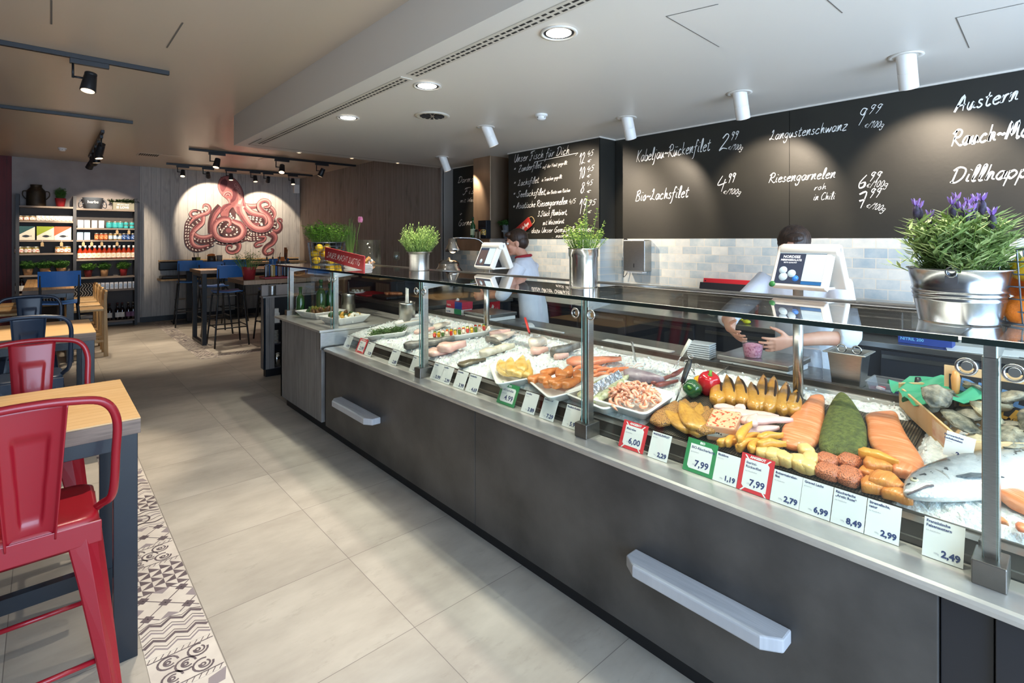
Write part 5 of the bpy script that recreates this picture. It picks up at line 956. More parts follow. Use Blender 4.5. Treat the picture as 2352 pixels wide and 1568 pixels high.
t = thing('label_roll', 'curled white receipt strip on the service shelf', 'paper', (2.74, 2.86, ZSV)); m = M(); m.s = True; m.grid(10, 1, lambda u, v: (-.03 + .06 * v, .05 * math.cos(u * PI), .035 * math.sin(u * PI))); obj('paper_curl', m, WHITEP, t); obj('paper_strip', M().bx(-.03, .03, -.35, -.05, 0, .008), WHITEP, t)
tag(obj('order_strip', M().bx(-.05, .04, -.25, .25, 0, .006), WHITEP, None, (2.76, 1.9, ZSV)), 'white paper strip lying on the service shelf before the tub stack', 'paper')
# ---------------------------------------------------------------- back counter and wall things
CAB = mat('anthracite_cabinet', '#23262c', .38); HND = mat('drawer_handle_strip', '#7d7a75', .3, .9)
t = thing('back_counter', 'long dark service counter with steel worktop and drawers along the tiled wall', 'counter', (3.9, 0, 0))
def bpart(n, m, mt, parent=None, **k): m.xf(Matrix.Translation((-3.9, 0, 0))); return obj(n, m, mt, parent or t, **k)
bpart('worktop', M().bx(3.88, 4.575, -.9, 3.40, .925, .96).bx(4.56, 4.58, -.9, 3.40, .96, .975).bx(3.88, 4.32, 3.42, 6.4, .925, .96), STEEL, bevel=.003); bpart('plinth', M().bx(3.98, 4.55, -.9, 3.4, 0, .1), BLACK); bpart('carcass', M().bx(3.93, 4.58, -.9, 3.40, .1, .925).bx(3.93, 4.32, 3.42, 6.4, .05, .925), CAB)
yy = -.85; i = 0
for w_ in (.62, .42, .55, .48, .55, .6, .5, .5, .6, .6, .6):
    f = bpart('drawer', M().bx(3.905, 3.93, yy + .012, yy + w_ - .012, .70, .91), CAB, bevel=.003); bpart('handle_strip', M().bx(3.893, 3.905, yy + .02, yy + w_ - .02, .862, .885), HND, f); f = bpart('cabinet_door', M().bx(3.905, 3.93, yy + .012, yy + w_ - .012, .12, .685), CAB, bevel=.003); bpart('handle_strip', M().bx(3.893, 3.905, yy + .02, yy + w_ - .02, .64, .66), HND, f); yy += w_ + .07
ZB = .961
def at_back(u, v, x): p = OX(u, v, x); return p
p = OX(1462, 600, 4.5); t = thing('towel_dispenser', 'steel paper towel dispenser on the tiled wall beside the black handset', 'dispenser', (4.59, p.y, 1.2)); obj('housing', M().bx(-.13, 0, -.12, .14, .08, .40), STEEL, t, bevel=.008); obj('paper_edge', M().bx(-.11, -.03, -.08, .10, .062, .08), WHITEP, t); obj('keyhole', M().bx(-.132, -.13, .0, .01, .12, .16), BLACK, t)
p = OX(1432, 580, 4.5); t = thing('intercom_handset', 'black intercom handset hanging beside the steel dispenser', 'telephone', (4.59, p.y, 1.45)); obj('handset', M().tube(spline([(-.05, 0, .16), (-.07, 0, .08), (-.07, 0, .0), (-.05, 0, -.06)], 4), [.02, .022, .018, .016, .015, .015, .015, .015, .016, .018, .02, .022, .02], 10), BLACK, t); obj('cradle', M().bx(-.04, 0, -.03, .03, -.05, .15), BLACK, t, bevel=.006); obj('cord', M().tube(spline([(-.05, 0, -.06), (-.06, .01, -.16), (-.05, .03, -.24), (-.03, .0, -.2), (-.02, -.01, -.1)], 5), .004, 6), BLACK, t)
for nm, cl, du, lb in (('red', '#c4232f', 0, 'red plastic cutting board leaning on the tiles behind the black board'), ('black', '#26252a', 1, 'black plastic cutting board leaning before the red board')):
    a, b = OX(1618 - 5 * du, 640, 4.50 - .03 * du), OX(1749 - 5 * du, 640, 4.50 - .03 * du); t = thing('cutting_board', lb, 'cutting board', (4.42 - .05 * du, (a.y + b.y) / 2, ZB)); W = abs(a.y - b.y) / 2; Bm = basis((0, 1, 0), (.24, 0, .97), (-.97, 0, .24), (0, 0, 0)); o = obj('board', M().bx(-W, W, 0, .30 - .035 * du, -.008, .008, Bm), mat('board_' + nm, cl, .45), t, bevel=.004)
    obj('corner_hole', M().cyl(Bm @ Vector((W - .02, .275 - .035 * du, .0085)), Bm @ Vector((W - .02, .275 - .035 * du, .009)), .007, n=10).cyl(Bm @ Vector((-W + .02, .275 - .035 * du, .0085)), Bm @ Vector((-W + .02, .275 - .035 * du, .009)), .007, n=10), BLACK, t)
p = OX(1575, 650, 4.3); t = thing('tap', 'black single-lever tap on the back counter left of the cutting boards', 'tap', (4.3, p.y, ZB)); obj('body', M().cyl((0, 0, 0), (0, 0, .15), .02, n=16), BLACK, t); obj('lever', M().tube([(0, 0, .15), (-.03, .08, .2)], .006, 8), BLACK, t); obj('spout', M().tube([(0, 0, .1), (-.1, 0, .14), (-.16, 0, .12)], .011, 10), BLACK, t)
p = OX(1553, 650, 4.4); t = thing('tape_dispenser', 'light blue tape roll in a small holder beside the tap', 'tape', (4.4, p.y, ZB)); obj('tape_roll', M().tube([(0, .04 * math.cos(q / 18 * 6.283), .14 + .045 * math.sin(q / 18 * 6.283)) for q in range(18)], .016, 8, closed=True), mat('tape_blue', '#5fa8c4', .4), t); obj('holder', M().bx(-.03, .03, -.05, .05, 0, .09), STEELD, t, bevel=.005)
a, b = OX(1968, 690, 4.3), OX(2058, 690, 4.3); t = thing('gastronorm_pan', 'steel food pan on the back counter right of the scale screen', 'pan', (4.3, (a.y + b.y) / 2, ZB)); obj('pan_body', M().bx(-.13, .13, -.18, .18, 0, .2), STEELD, t, bevel=.02, seg=3); obj('pan_rim', M().bx(-.15, .15, -.2, .2, .2, .21), STEEL, t, bevel=.004)
p = OX(1715, 732, 3.98); t = thing('tape_measure', 'small bright yellow squeeze bottle cap piece on the worktop edge', 'utensil', (3.98, p.y, ZB)); obj('body', M().blob((0, 0, .016), (.025, .03, .016)), mat('bright_yellow', '#d8d21e', .4), t); obj('tip', M().cyl((.0, .02, .02), (.0, .05, .03), .008, n=8), bpy.data.materials['bright_yellow'], t)
t = thing('mixing_bowl', 'large clear bowl on the back counter in front of the cutting boards', 'bowl', (4.12, OX(1650, 690, 4.12).y, ZB)); obj('bowl_wall', M().lathe([(.05, 0), (.11, .04), (.14, .10), (.143, .103), (.137, .1), (.105, .042), (.045, .004)], n=32, caps=False), GLASS, t)
p = OX(2125, 770, 3.99); carton((4.02, p.y, ZB), (.12, .26, .07), 0, 'blue nitrile glove box on the back worktop', (BXB, BXB, mat('box_text_cyan', '#7fc4e8', .5)), 'NITRIL 200')
tag(obj('paper_sheets', M().box((0, 0, .002), (.2, .3, .003), .2).box((.02, -.25, .004), (.2, .28, .003), -.2), WHITEP, None, (4.0, OX(2250, 790, 4.0).y, ZB)), 'loose white paper sheets on the back worktop near the right post', 'paper')
# extractor hood with things on top
a, b = OX(1048, 560, 4.0), OX(1125, 560, 4.0); HC = mat('copper_tinted_steel', '#b59a80', .42, .75, col2='#a0866c', scale=4, stretch=(1, 1, .3)); t = thing('extractor_hood', 'steel extractor hood with square duct beside the fish menu chalkboard', 'extractor hood', (4.0, b.y, 1.465))
obj('hood_box', M().bx(0, .59, 0, a.y - b.y, .0, .145), HC, t, bevel=.004); q, q1 = OX(1087, 400, 4.26), OX(1126, 400, 4.26); obj('duct', M().bx(.26, .59, q1.y - b.y, q.y - b.y, .155, ZS - 1.465), HC, t, bevel=.004); obj('top_plate', M().bx(.0, .59, 0, a.y - b.y, .145, .155), STEELD, t); obj('side_guard', M().bx(.01, .59, -.012, -.002, .0, .15), STEELD, t, bevel=.002)
ZH = 1.621
def bottle(m, r, h, neck, nr): m.lathe([(.001, 0), (r * .95, .0), (r, .01), (r, h * neck), (r * .85, h * (neck + .06)), (nr, h * (neck + .17)), (nr, h * .93), (nr * 1.15, h * .935), (nr * 1.15, h)], n=18)
GRB = mat('green_bottle_glass', '#1f6b33', .08, trans=.6, coat=.6); LBL = mat('bottle_label', '#c9d8b0', .6); CAPG = mat('dark_cap', '#232323', .4)
def oil_bottle(c, r, h, label, mt, lbl=True, name='oil_bottle', cap=CAPG, neck=.6, group=None):
    t = thing(name, label, 'bottle', c, 0, group); m = M(); bottle(m, r, h, neck, r * .36); obj('bottle_body', m, mt, t)
    if lbl: obj('bottle_label', M().lathe([(r + .0008, h * .16), (r + .0008, h * .45)], n=18, caps=False), lbl if lbl is not True else LBL, t)
    obj('cap', M().cyl((0, 0, h * .95), (0, 0, h + .006), r * .42, n=12), cap, t); return t
hy = lambda u: OX(u, 540, 4.10).y
oil_bottle((4.13, hy(1082), ZH), .034, .27, 'green oil bottle with pale label on the extractor hood', GRB); 
for u, cl, lb in ((1094, '#8c7a5e', 'brown pepper mill jar on the hood beside the oil bottle'), (1104, '#d8d4cc', 'white salt shaker with a red cap on the hood')):
    t = thing('spice_shaker', lb, 'shaker', (4.10, hy(u), ZH)); obj('jar_body', M().lathe([(.022, 0), (.022, .07), (.016, .09), (.001, .09)], n=16, caps=False), mat('shaker_%d' % u, cl, .3), t); obj('cap', M().cyl((0, 0, .088), (0, 0, .115), .02, n=14), CAPG if u == 1094 else mat('cap_red', '#c02222', .4), t)
t = thing('menu_box', 'tall black box with a dark front standing behind the shakers', 'box', (4.2, hy(1102) + .03, ZH)); obj('carton', M().bx(-.04, .04, -.08, .08, 0, .23), BLACK, t, bevel=.003); obj('flap', M().bx(-.042, -.04, -.06, .06, .17, .2), ANTH, t)
t = thing('spice_tin', 'black spice tin with floral print at the hood edge', 'tin', (4.06, hy(1118) + .02, ZH)); obj('tin_body', M().cyl((0, 0, 0), (0, 0, .14), .035, n=20), BLACK, t); obj('print', M().lathe([(.0355, .04), (.0355, .11)], n=20, caps=False), mat('floral_print', '#c9a14a', .5, col2='#1b1a1c', scale=60, lo=.48, hi=.55), t)
p = OX(1149, 520, 4.42) if False else Vector((4.40, OX(1125, 560, 4.0).y + .11, 0)); t = thing('potted_herb', 'green drooping herb in a grey lettered bucket on the hood', 'potted plant', (4.42, p.y, ZH)); GRZ = mat('grey_enamel', '#6f7780', .45); steel_pot(t, .075, .095, .17, GRZ, (.12,)); m = M(); herb(m, Vector((0, 0, .14)), 70, .12, .13, .05, .022, 9, .1, .3, seed=51, curl=.4); obj('foliage', m, [leafmat('parsley_leaf', '#3d6b2c', '#2a4f1f'), STEM], t); obj('lettering', M().text('HERBS', .035, on_x(-.088, .055, .08), bold=.001), mat('grey_print', '#a9b0b6', .6), t)
# heat lamp and steel soup kettle
p = OX(1040, 590, 3.4); t = thing('heat_lamp', 'polished steel heat lamp shade hanging above the soup kettle', 'lamp', (3.4, p.y, 1.5)); obj('lamp_shade', M().lathe([(.02, .12), (.045, .115), (.05, .06), (.08, .01), (.085, -.03), (.082, -.03), (.075, .008)], n=28, caps=False), CHROME, t); obj('bulb', M().blob((0, 0, -.01), .04, 14, 8), LAMPD, t); obj('stem', M().tube(spline([(0, 0, .12), (.1, 0, .125), (.3, -.1, .1), (.4, -.15, -.05)], 4), .009, 8).cyl((.4, -.15, -.05), (.4, -.15, -.545), .012), CHROME, t)
p = OX(1022, 610, 3.3); t = thing('soup_kettle', 'round steel soup kettle with lid behind the rosemary pot', 'kettle', (3.35, p.y, .961)); obj('kettle_body', M().lathe([(.15, 0), (.17, .02), (.17, .27), (.155, .30), (.12, .345), (.118, .38), (.11, .385)], n=36, caps=False), CHROME, t); obj('lid', M().lathe([(.118, .385), (.09, .41), (.02, .42), (.02, .44), (.001, .445)], n=30, caps=False), CHROME, t)
t = thing('kitchen_island', 'low dark kitchen worktop behind the plank-clad counter end', 'counter', (3.05, 5.2, 0)); obj('worktop', M().bx(-.42, .8, -.95, .6, .925, .96), STEELD, t, bevel=.003); obj('carcass', M().bx(-.4, .78, -.93, .58, .05, .925), CAB, t)
# fire equipment sign
p = OX(1142, 710, 4.3); t = thing('fire_sign', 'red fire equipment sign with white flame pictogram behind the counter', 'sign', OY(1137, 714, 4.235)); obj('plate', M().bx(-.07, .07, 0, .004, -.1, .1), mat('sign_red_fire', '#c01828', .45), t)
m = M(); FB = lambda pts: m.poly([(x * .065, -.001, z * .095) for x, z in pts]); FB([(-.75, -.7), (-.35, -.7), (-.35, .3), (-.2, .55), (-.55, .8), (-.8, .4)]); 
for o in (.05, .4): FB([(o, -.6), (o + .2, -.65), (o + .32, -.2), (o + .15, .5), (o + .1, 0), (o - .05, -.2)])
obj('pictogram', m, WHITEP, t)
# ---------------------------------------------------------------- food and dishes at the raised counter end
ZE = .859
def dish(c, L, W, rz, label): 
    t = thing('serving_dish', label, 'dish', c, rz); m = M(); m.ring([[(a * L * k, b * W * k, z) for a, b in ((.5, .5), (-.5, .5), (-.5, -.5), (.5, -.5))] for k, z in ((.72, 0), (1, .06), (1, .066), (.95, .066), (.7, .008))]); m.bx(-.006, .006, -W * .42, W * .42, .008, .05); obj('dish_body', m, CERAM, t, bevel=.01, seg=3); return t
d1 = OZ(738, 716, ZE); d2 = OZ(800, 722, ZE); c1, c2 = Vector((1.98, 4.95, ZE)), Vector((2.0, 4.47, ZE)); dish(c1, .34, .34, .2, 'white divided dish of mushrooms and olives at the counter end'); dish(c2, .34, .30, .2, 'white dish of antipasti vegetables and cheese, right of the mushroom dish')
ANT = [mat('roast_mushroom', '#7a5228', .5, col2='#4c3216', scale=20), mat('pickled_olive', '#6d6a26', .4), mat('herb_green_food', '#38552a', .6), mat('feta_white', '#e2dccb', .5), mat('roast_pepper', '#d2a03c', .4)]
for cc, sel, lb in ((c1, (0, 0, 1, 2), 'roasted antipasti piece in the dish of mushrooms'), (c2, (3, 4, 2, 0), 'marinated vegetable piece in the right antipasti dish')):
    srcs = []
    for i in range(44):
        q = i % 4; pos = cc + Vector((R.uniform(-.12, .12), (q - 1.5) * .06 + R.uniform(-.025, .025), .045 + R.uniform(0, .035))); rot = (R.uniform(0, 3), R.uniform(0, 3), R.uniform(0, 3))
        if len(srcs) < 4: srcs.append(tag(obj('antipasti_piece', M().blob((0, 0, 0), (.026, .019, .014), 10, 7, .5, 2, i), ANT[sel[q]], None, pos, rot), lb, 'antipasti', lb.split(' in ')[1] + ' pieces'))
        else: dup(srcs[q], pos, rot)
for (u, v, X, lb, h) in ((800, 690, 2.32, 'steel utensil canister behind the antipasti dish', .19), (935, 728, 2.35, 'steel canister with white handled tongs, at the far ice edge', .2)):
    p = OZ(u, v, ZE) if X == 0 else OX(u, v, X); t = thing('utensil_canister', lb, 'canister', (X, p.y, ZE)); obj('canister_wall', M().lathe([(.001, .0), (.07, 0), (.07, h - .02), (.073, h), (.068, h), (.066, .01)], n=32, caps=False), STEEL, t)
    for k in range(3): obj('handle', M().tube([(.0, .02 * (k - 1), h * .4), (.02 * (k - 1), .05 * (k - 1), h + .12)], .006, 8), WHITEP if X == 2.35 else BLACK, t)
p = OX(737, 690, 2.05); oil_bottle((2.05, p.y, ZE), .045, .34, 'tall green glass bottle behind the mushroom dish', GRB, False, 'glass_bottle', GRB); p = OX(757, 690, 2.15); oil_bottle((2.15, p.y, ZE), .038, .3, 'second green bottle right of the tall green bottle', GRB, False, 'glass_bottle', GRB); p = OX(690, 690, 1.88); oil_bottle((1.88, p.y, ZE), .04, .27, 'dark green bottle left of the tall green bottle, near the glass corner', GRB, False, 'glass_bottle', GRB)
# island items seen through the glass
def isl(u, v, x): p = OX(u, v, x); return Vector((x, p.y, .961))
t = thing('cutting_board', 'red cutting board lying on the kitchen worktop behind the dishes', 'cutting board', isl(850, 705, 2.85)); obj('board', M().bx(-.16, .16, -.22, .22, 0, .014), bpy.data.materials['board_red'], t, bevel=.004)
p = isl(895, 700, 2.82); t = thing('food_pan', 'black shallow pan with orange salmon on the kitchen worktop', 'pan', p + Vector((0, -.0, 0))); obj('pan_body', M().bx(-.13, .13, -.17, .17, .0, .035), BLACK, t, bevel=.012); 
for i in range(6): tag(obj('salmon_strip', fillet(.12, .05, .03, seed=300 + i), SAL, None, p + Vector((R.uniform(-.08, .08), R.uniform(-.1, .1), .034)), (0, 0, R.uniform(0, 3))), 'orange salmon strip in the black pan on the worktop', 'salmon piece', 'salmon strips in the black pan')
p = isl(820, 692, 2.75); t = thing('small_dish', 'small white dish of feta cubes beside the red board', 'dish', p); obj('dish_body', M().lathe([(.05, 0), (.08, .03), (.077, .03), (.001, .006)], n=24, caps=False, sx=1.3), CERAM, t)
for i in range(9): tag(obj('feta_cube', M().box((0, 0, 0), (.025, .025, .02)), ANT[3], None, p + Vector((R.uniform(-.05, .05), R.uniform(-.04, .04), .03 + .012 * (i % 2))), (0, 0, R.random() * 3), bevel=.004), 'white feta cube in the small white dish', 'cheese cube', 'feta cubes')
p = isl(875, 655, 3.2); t = thing('bread_board', 'wooden board with a cut brown bread loaf behind the glass', 'bread board', (3.2, p.y, 1.13)); obj('board', M().bx(-.15, .15, -.24, .24, -.02, 0), PALEW, t, bevel=.004)
t = tag(obj('bread_loaf', M().loft([((0, .13 - .26 * k / 8, .07), ((.1 if 0 < k < 8 else .085), 0, 0), (0, 0, .07 if 0 < k < 8 else .06)) for k in range(9)], 20, 2.6), mat('bread_crust', '#6b4a30', .8, col2='#8a6a4c', scale=18, bump=.5, bscale=40), None, (3.2, p.y + .06, 1.131)), 'cut brown bread loaf on the wooden board', 'bread'); tag(obj('bread_knife', M().tube([(0, -.12, .01), (0, .1, .012)], .011, 8), mat('knife_yellow', '#cfc52a', .4), None, (3.1, p.y - .1, 1.133)), 'yellow-handled knife on the bread board', 'knife')
t = thing('raised_shelf', 'dark raised shelf carrying the bread board on the kitchen worktop', 'shelf', (3.2, p.y, .961)); obj('shelf_top', M().bx(-.2, .2, -.6, .6, .12, .148), CAB, t, bevel=.003); obj('shelf_leg', M().bx(-.18, .18, -.58, -.56, 0, .12), CAB, t); obj('shelf_leg', M().bx(-.18, .18, .56, .58, 0, .12), CAB, t)
p2 = OX(830, 660, 3.2); t = clear_box((3.2, p2.y - .12, 1.11), .11, .13, .11, 'dark food container with clear rim left of the bread loaf', 'food_container', BLACK); p3 = OX(805, 650, 3.15); t = thing('card_terminal', 'small dark payment terminal with a blue display', 'card terminal', (3.1, p3.y + .05, 1.11)); obj('housing', M().bx(-.02, .02, -.04, .04, 0, .17), ANTH, t, bevel=.006); obj('screen', M().bx(-.0215, -.02, -.03, .03, .09, .15), mat('screen_blue', '#5f86d8', .3, emis='#4f78d0', estr=1), t)
p = OX(911, 612, 2.9); t = thing('wine_glass', 'empty wine glass standing behind the glass top, left of the rosemary', 'wine glass', (2.9, p.y, 1.29)); obj('bowl', M().lathe([(.004, .075), (.03, .095), (.036, .13), (.03, .18), (.029, .18), (.034, .13), (.028, .098)], n=24, caps=False), GLASS, t); obj('stem', M().lathe([(.032, 0), (.03, .003), (.004, .01), (.004, .076)], n=20, caps=False), GLASS, t); tag(obj('glass_shelf', M().bx(-.2, .2, -.3, .3, -.02, 0), STEELD, None, (2.9, p.y, 1.289)), 'narrow steel shelf under the wine glass', 'shelf')
# ---------------------------------------------------------------- people behind the counter
SKIN = mat('skin', '#d9a68c', .5, col2='#cf957c', scale=12, sss=.15); HAIRM = mat('brown_hair', '#3b2619', .5, col2='#24160e', scale=60, stretch=(1, 1, .2), bump=.5, bscale=90); CLOTH = mat('white_cotton', '#dfe3ec', .85, col2='#d2d7e2', scale=9, bump=.4, bscale=22); TROU = mat('navy_trousers', '#1d2740', .85, bump=.3, bscale=30)
def limb(m, pts, rs, n=14, flat=1.0):
    k = spline(pts, 5); q = [rs[min(int(i / 5), len(rs) - 1)] + (rs[min(int(i / 5) + 1, len(rs) - 1)] - rs[min(int(i / 5), len(rs) - 1)]) * ((i % 5) / 5) for i in range(len(k))]
    m.tube(k, q, n, flat=flat)
def hand(m, W, F, N, T, curl, spread=.0):
    W = Vector(W); F = Vector(F).normalized(); N = Vector(N); N = (N - F * N.dot(F)).normalized(); T = F.cross(N).normalized() * (1 if F.cross(N).dot(Vector(T)) > 0 else -1)
    m.loft([(W - F * .01, T * .027, N * .02), (W + F * .03, T * .036, N * .017), (W + F * .065, T * .042, N * .015), (W + F * .092, T * .040, N * .011)], 14, 2.6)
    for i, L in enumerate((.072, .083, .077, .06)):
        b = W + F * (.086 - .004 * abs(i - 1)) + T * (.031 - .0205 * i); d = (F + T * spread * (1.5 - i)).normalized(); pts = [b]; a = 0
        for s_, c in ((.45, .5), (.32, 1.0), (.23, .8)): a += curl * c * (1 + .12 * i); pts.append(pts[-1] + (d * math.cos(a) + N * math.sin(a)) * L * s_)
        m.tube([b - F * .015] + pts, [.0095, .0095, .009, .0082, .006], 10)
    b = W + F * .022 + T * .03 + N * .006; d = (T * .75 + F * .6 + N * .35).normalized(); e = (F * .8 + T * .25 + N * .5).normalized(); m.tube([b - d * .012, b + d * .03, b + d * .045 + e * .02, b + d * .05 + e * .045], [.012, .0115, .0098, .0068], 10)
def person(name, label, root, rz, lean, arms, head_dir, hair_long, apron):
    t = thing(name, label, 'person', (root[0], root[1], 0), rz)
    sh = Vector((.05 + lean * .5, 0, 1.42 - lean * .25)); hc = Vector((.08 + lean * .95, 0, 1.60 - lean * .35)); nk = (sh + hc) / 2 + Vector((-.01, 0, -.01))
    m = M(); secs = [((.0, 0, .86), (.0, .155, 0), (.1, 0, 0)), ((.01, 0, .98), (0, .165, 0), (.105, 0, 0)), ((.02 + lean * .15, 0, 1.12), (0, .14, 0), (.095, 0, 0)), (((sh.x + .02) * .75, 0, 1.27), (0, .16, 0), (.105, 0, 0)), (sh + Vector((-.01, 0, -.06)), (0, .18, 0), (.09, 0, .01)), (sh + Vector((0, 0, .01)), (0, .12, 0), (.06, 0, 0)), (sh + Vector((.005, 0, .04)), (0, .058, 0), (.055, 0, 0))]
    m.loft(secs, 20, 2.3); limb(m, [sh + Vector((0, 0, .02)), nk, hc + Vector((-.01, 0, -.05))], [.06, .052, .055])
    Rm = Matrix.Rotation(head_dir[0], 4, 'Z') @ Matrix.Rotation(head_dir[1], 4, 'Y'); H = Matrix.Translation(hc) @ Rm
    h = M(); h.blob((-.01, 0, .035), (.095, .076, .088), 24, 16); h.blob((.03, 0, -.035), (.062, .056, .07), 20, 14); h.blob((.07, 0, -.082), (.025, .028, .02), 12, 8)
    h.loft([((.082, 0, .03), (0, .008, 0), (.008, 0, 0)), ((.098, 0, .0), (0, .011, 0), (.012, 0, 0)), ((.106, 0, -.022), (0, .016, 0), (.014, 0, 0)), ((.092, 0, -.032), (0, .014, 0), (.01, 0, 0))], 10)
    for s_ in (-1, 1): h.blob((-.012, s_ * .078, -.005), (.02, .008, .032), 12, 8); h.blob((.078, s_ * .03, .034), (.014, .022, .009), 10, 6); h.blob((.065, s_ * .036, -.02), (.022, .02, .022), 10, 6)
    h.blob((.094, 0, -.052), (.009, .024, .006), 10, 6); h.blob((.092, 0, -.063), (.01, .02, .007), 10, 6); h.xf(H); b0 = len(m.v)
    m.v += h.v; m.f += [[i + b0 for i in f] for f in h.f]; m.mi += h.mi; m.sm += h.sm
    for (S, E, W, F, N, T, cu, sp_) in arms:
        limb(m, [Vector(S), (Vector(S) + Vector(E)) / 2, E, (Vector(E) + Vector(W)) / 2, W], [.052, .046, .04, .037, .026]); hand(m, W, F, N, T, cu, sp_)
    for s_ in (-1, 1): limb(m, [(0, s_ * .085, .9), (.01, s_ * .09, .7), (.01, s_ * .09, .5), (-.01, s_ * .09, .28), (-.02, s_ * .09, .09)], [.09, .078, .055, .055, .038])
    obj('body', m, SKIN, t, remesh=.0055, smooth_it=3)
    e = M()
    for s_ in (-1, 1):
        o = obj('eye', M().blob((.079, s_ * .031, .018), (.012, .0125, .0115), 12, 8).xf(H), CERAM, t); obj('iris', M().blob((.0895, s_ * .031, .018), (.003, .006, .006), 10, 6).xf(H), BLACK, o)
        obj('eyebrow', M().tube([(.092, s_ * .015, .045), (.094, s_ * .03, .049), (.086, s_ * .048, .044)], [.003, .0045, .002], 6).xf(H), HAIRM, t)
    g = M(); g.blob((-.022, 0, .055), (.098, .086, .088), 24, 16, .06, 5, 3); g.blob((-.05, 0, .01), (.07, .08, .075), 20, 12, .06, 5, 6); g.blob((.055, .02, .10), (.04, .05, .025), 14, 8, .1, 5, 2)
    if hair_long: g.blob((-.115, 0, .02), (.045, .05, .055), 14, 10, .15, 4, 9); g.tube([(-.12, 0, .0), (-.15, .0, -.08), (-.13, .01, -.16)], [.03, .035, .008], 10)
    g.xf(H); obj('hair', g, HAIRM, t)
    c = M(); L0 = .77
    c.loft([((.0, 0, L0), (0, .2, 0), (.13, 0, 0)), ((.0, 0, .86), (.0, .19, 0), (.125, 0, 0)), ((.01, 0, .98), (0, .185, 0), (.122, 0, 0)), ((.02 + lean * .15, 0, 1.12), (0, .168, 0), (.115, 0, 0)), (((sh.x + .02) * .75, 0, 1.27), (0, .182, 0), (.122, 0, 0)), (sh + Vector((-.01, 0, -.05)), (0, .196, 0), (.105, 0, .01)), (sh + Vector((0, 0, .02)), (0, .135, 0), (.074, 0, 0)), (sh + Vector((.005, 0, .045)), (0, .072, 0), (.066, 0, 0))], 24, 2.3)
    for a in arms: S, E, W = Vector(a[0]), Vector(a[1]), Vector(a[2]); limb(c, [S, (S + E) / 2 + Vector((0, 0, -.004)), E, E + (W - E) * .22], [.07, .064, .06, .058])
    obj('tunic', c, CLOTH, t, remesh=.009, smooth_it=2)
    obj('collar', M().tube([sh + Vector((.006 + .07 * math.cos(q / 20 * 6.283), .074 * math.sin(q / 20 * 6.283), .05 - .012 * math.cos(q / 20 * 6.283))) for q in range(20)], .013, 8, closed=True), mat('collar_' + name + str(len(label)), '#a01a28', .7), t)
    p = M(); p.loft([((0, 0, .98), (0, .17, 0), (.108, 0, 0)), ((0, 0, .86), (0, .172, 0), (.112, 0, 0)), ((0, 0, .76), (0, .165, 0), (.1, 0, 0))], 20)
    for s_ in (-1, 1): limb(p, [(0, s_ * .085, .88), (.01, s_ * .09, .7), (.01, s_ * .09, .5), (-.01, s_ * .09, .28), (-.02, s_ * .09, .08)], [.1, .09, .072, .068, .065])
    obj('trousers', p, TROU, t, remesh=.01, smooth_it=2)
    for s_ in (-1, 1): obj('shoe', M().loft([((-.09, s_ * .09, .045), (0, .035, 0), (0, 0, .045)), ((0, s_ * .09, .045), (0, .045, 0), (0, 0, .045)), ((.1, s_ * .095, .035), (0, .05, 0), (0, 0, .035)), ((.17, s_ * .095, .028), (0, .03, 0), (0, 0, .027))], 14, 2.6), BLACK, t)
    return t, sh
def loc2(root, rz, w): d = Vector(w) - Vector((root[0], root[1], 0)); return Matrix.Rotation(-rz, 3, 'Z') @ d
r2 = (3.42, 1.12); W_ = lambda x, y, z: loc2(r2, PI, (x, y, z))
el = OX(1952, 805, 3.06)
person('person', 'person with brown tied hair in a white jacket reaching for the pink salad cup', r2, PI, .17,
    [((.12, .19, 1.36), W_(el.x + .06, el.y + .02, 1.10), W_(2.88, 1.03, 1.075), W_(2.78, 1.11, 1.05) - W_(2.88, 1.03, 1.075), (0, -1, .15), (0, .3, 1), .28, .12),
     ((.12, -.19, 1.36), W_(3.10, 1.46, 1.14), W_(2.88, 1.35, 1.10), W_(2.78, 1.245, 1.06) - W_(2.88, 1.35, 1.10), (0, 1, .3), (0, -.3, 1), .32, .14)], (.15, .38), True, False)
r1 = (3.40, 3.46); z1 = math.radians(118)
t1, sh1 = person('person', 'person with short brown hair and red collar in a white tunic, seen from behind', r1, z1, .10,
    [((.08, .19, 1.37), (.20, .28, 1.12), (.42, .2, 1.08), (1, -.25, -.1), (0, -1, 0), (0, 0, 1), .4, .05), ((.08, -.19, 1.37), (.18, -.28, 1.12), (.42, -.16, 1.08), (1, .2, -.1), (0, 1, 0), (0, 0, 1), .4, .05)], (.25, .2), False, True)
tw = M(); tw.s = True; tw.grid(8, 16, lambda u, v: (-.03 + .015 * math.sin(u * 9) , -.07 + .14 * u, -.40 * v + .0)); tw.grid(8, 16, lambda u, v: (-.04 + .015 * math.sin(u * 9), .07 - .14 * u, -.40 * v))
p = OX(1268, 760, 3.30); tag(obj('hand_towel', tw, CLOTH, None, (p.x, p.y, p.z + .03), (0, 0, 2.6)), 'white cloth hanging at the hip of the person with short brown hair', 'towel')
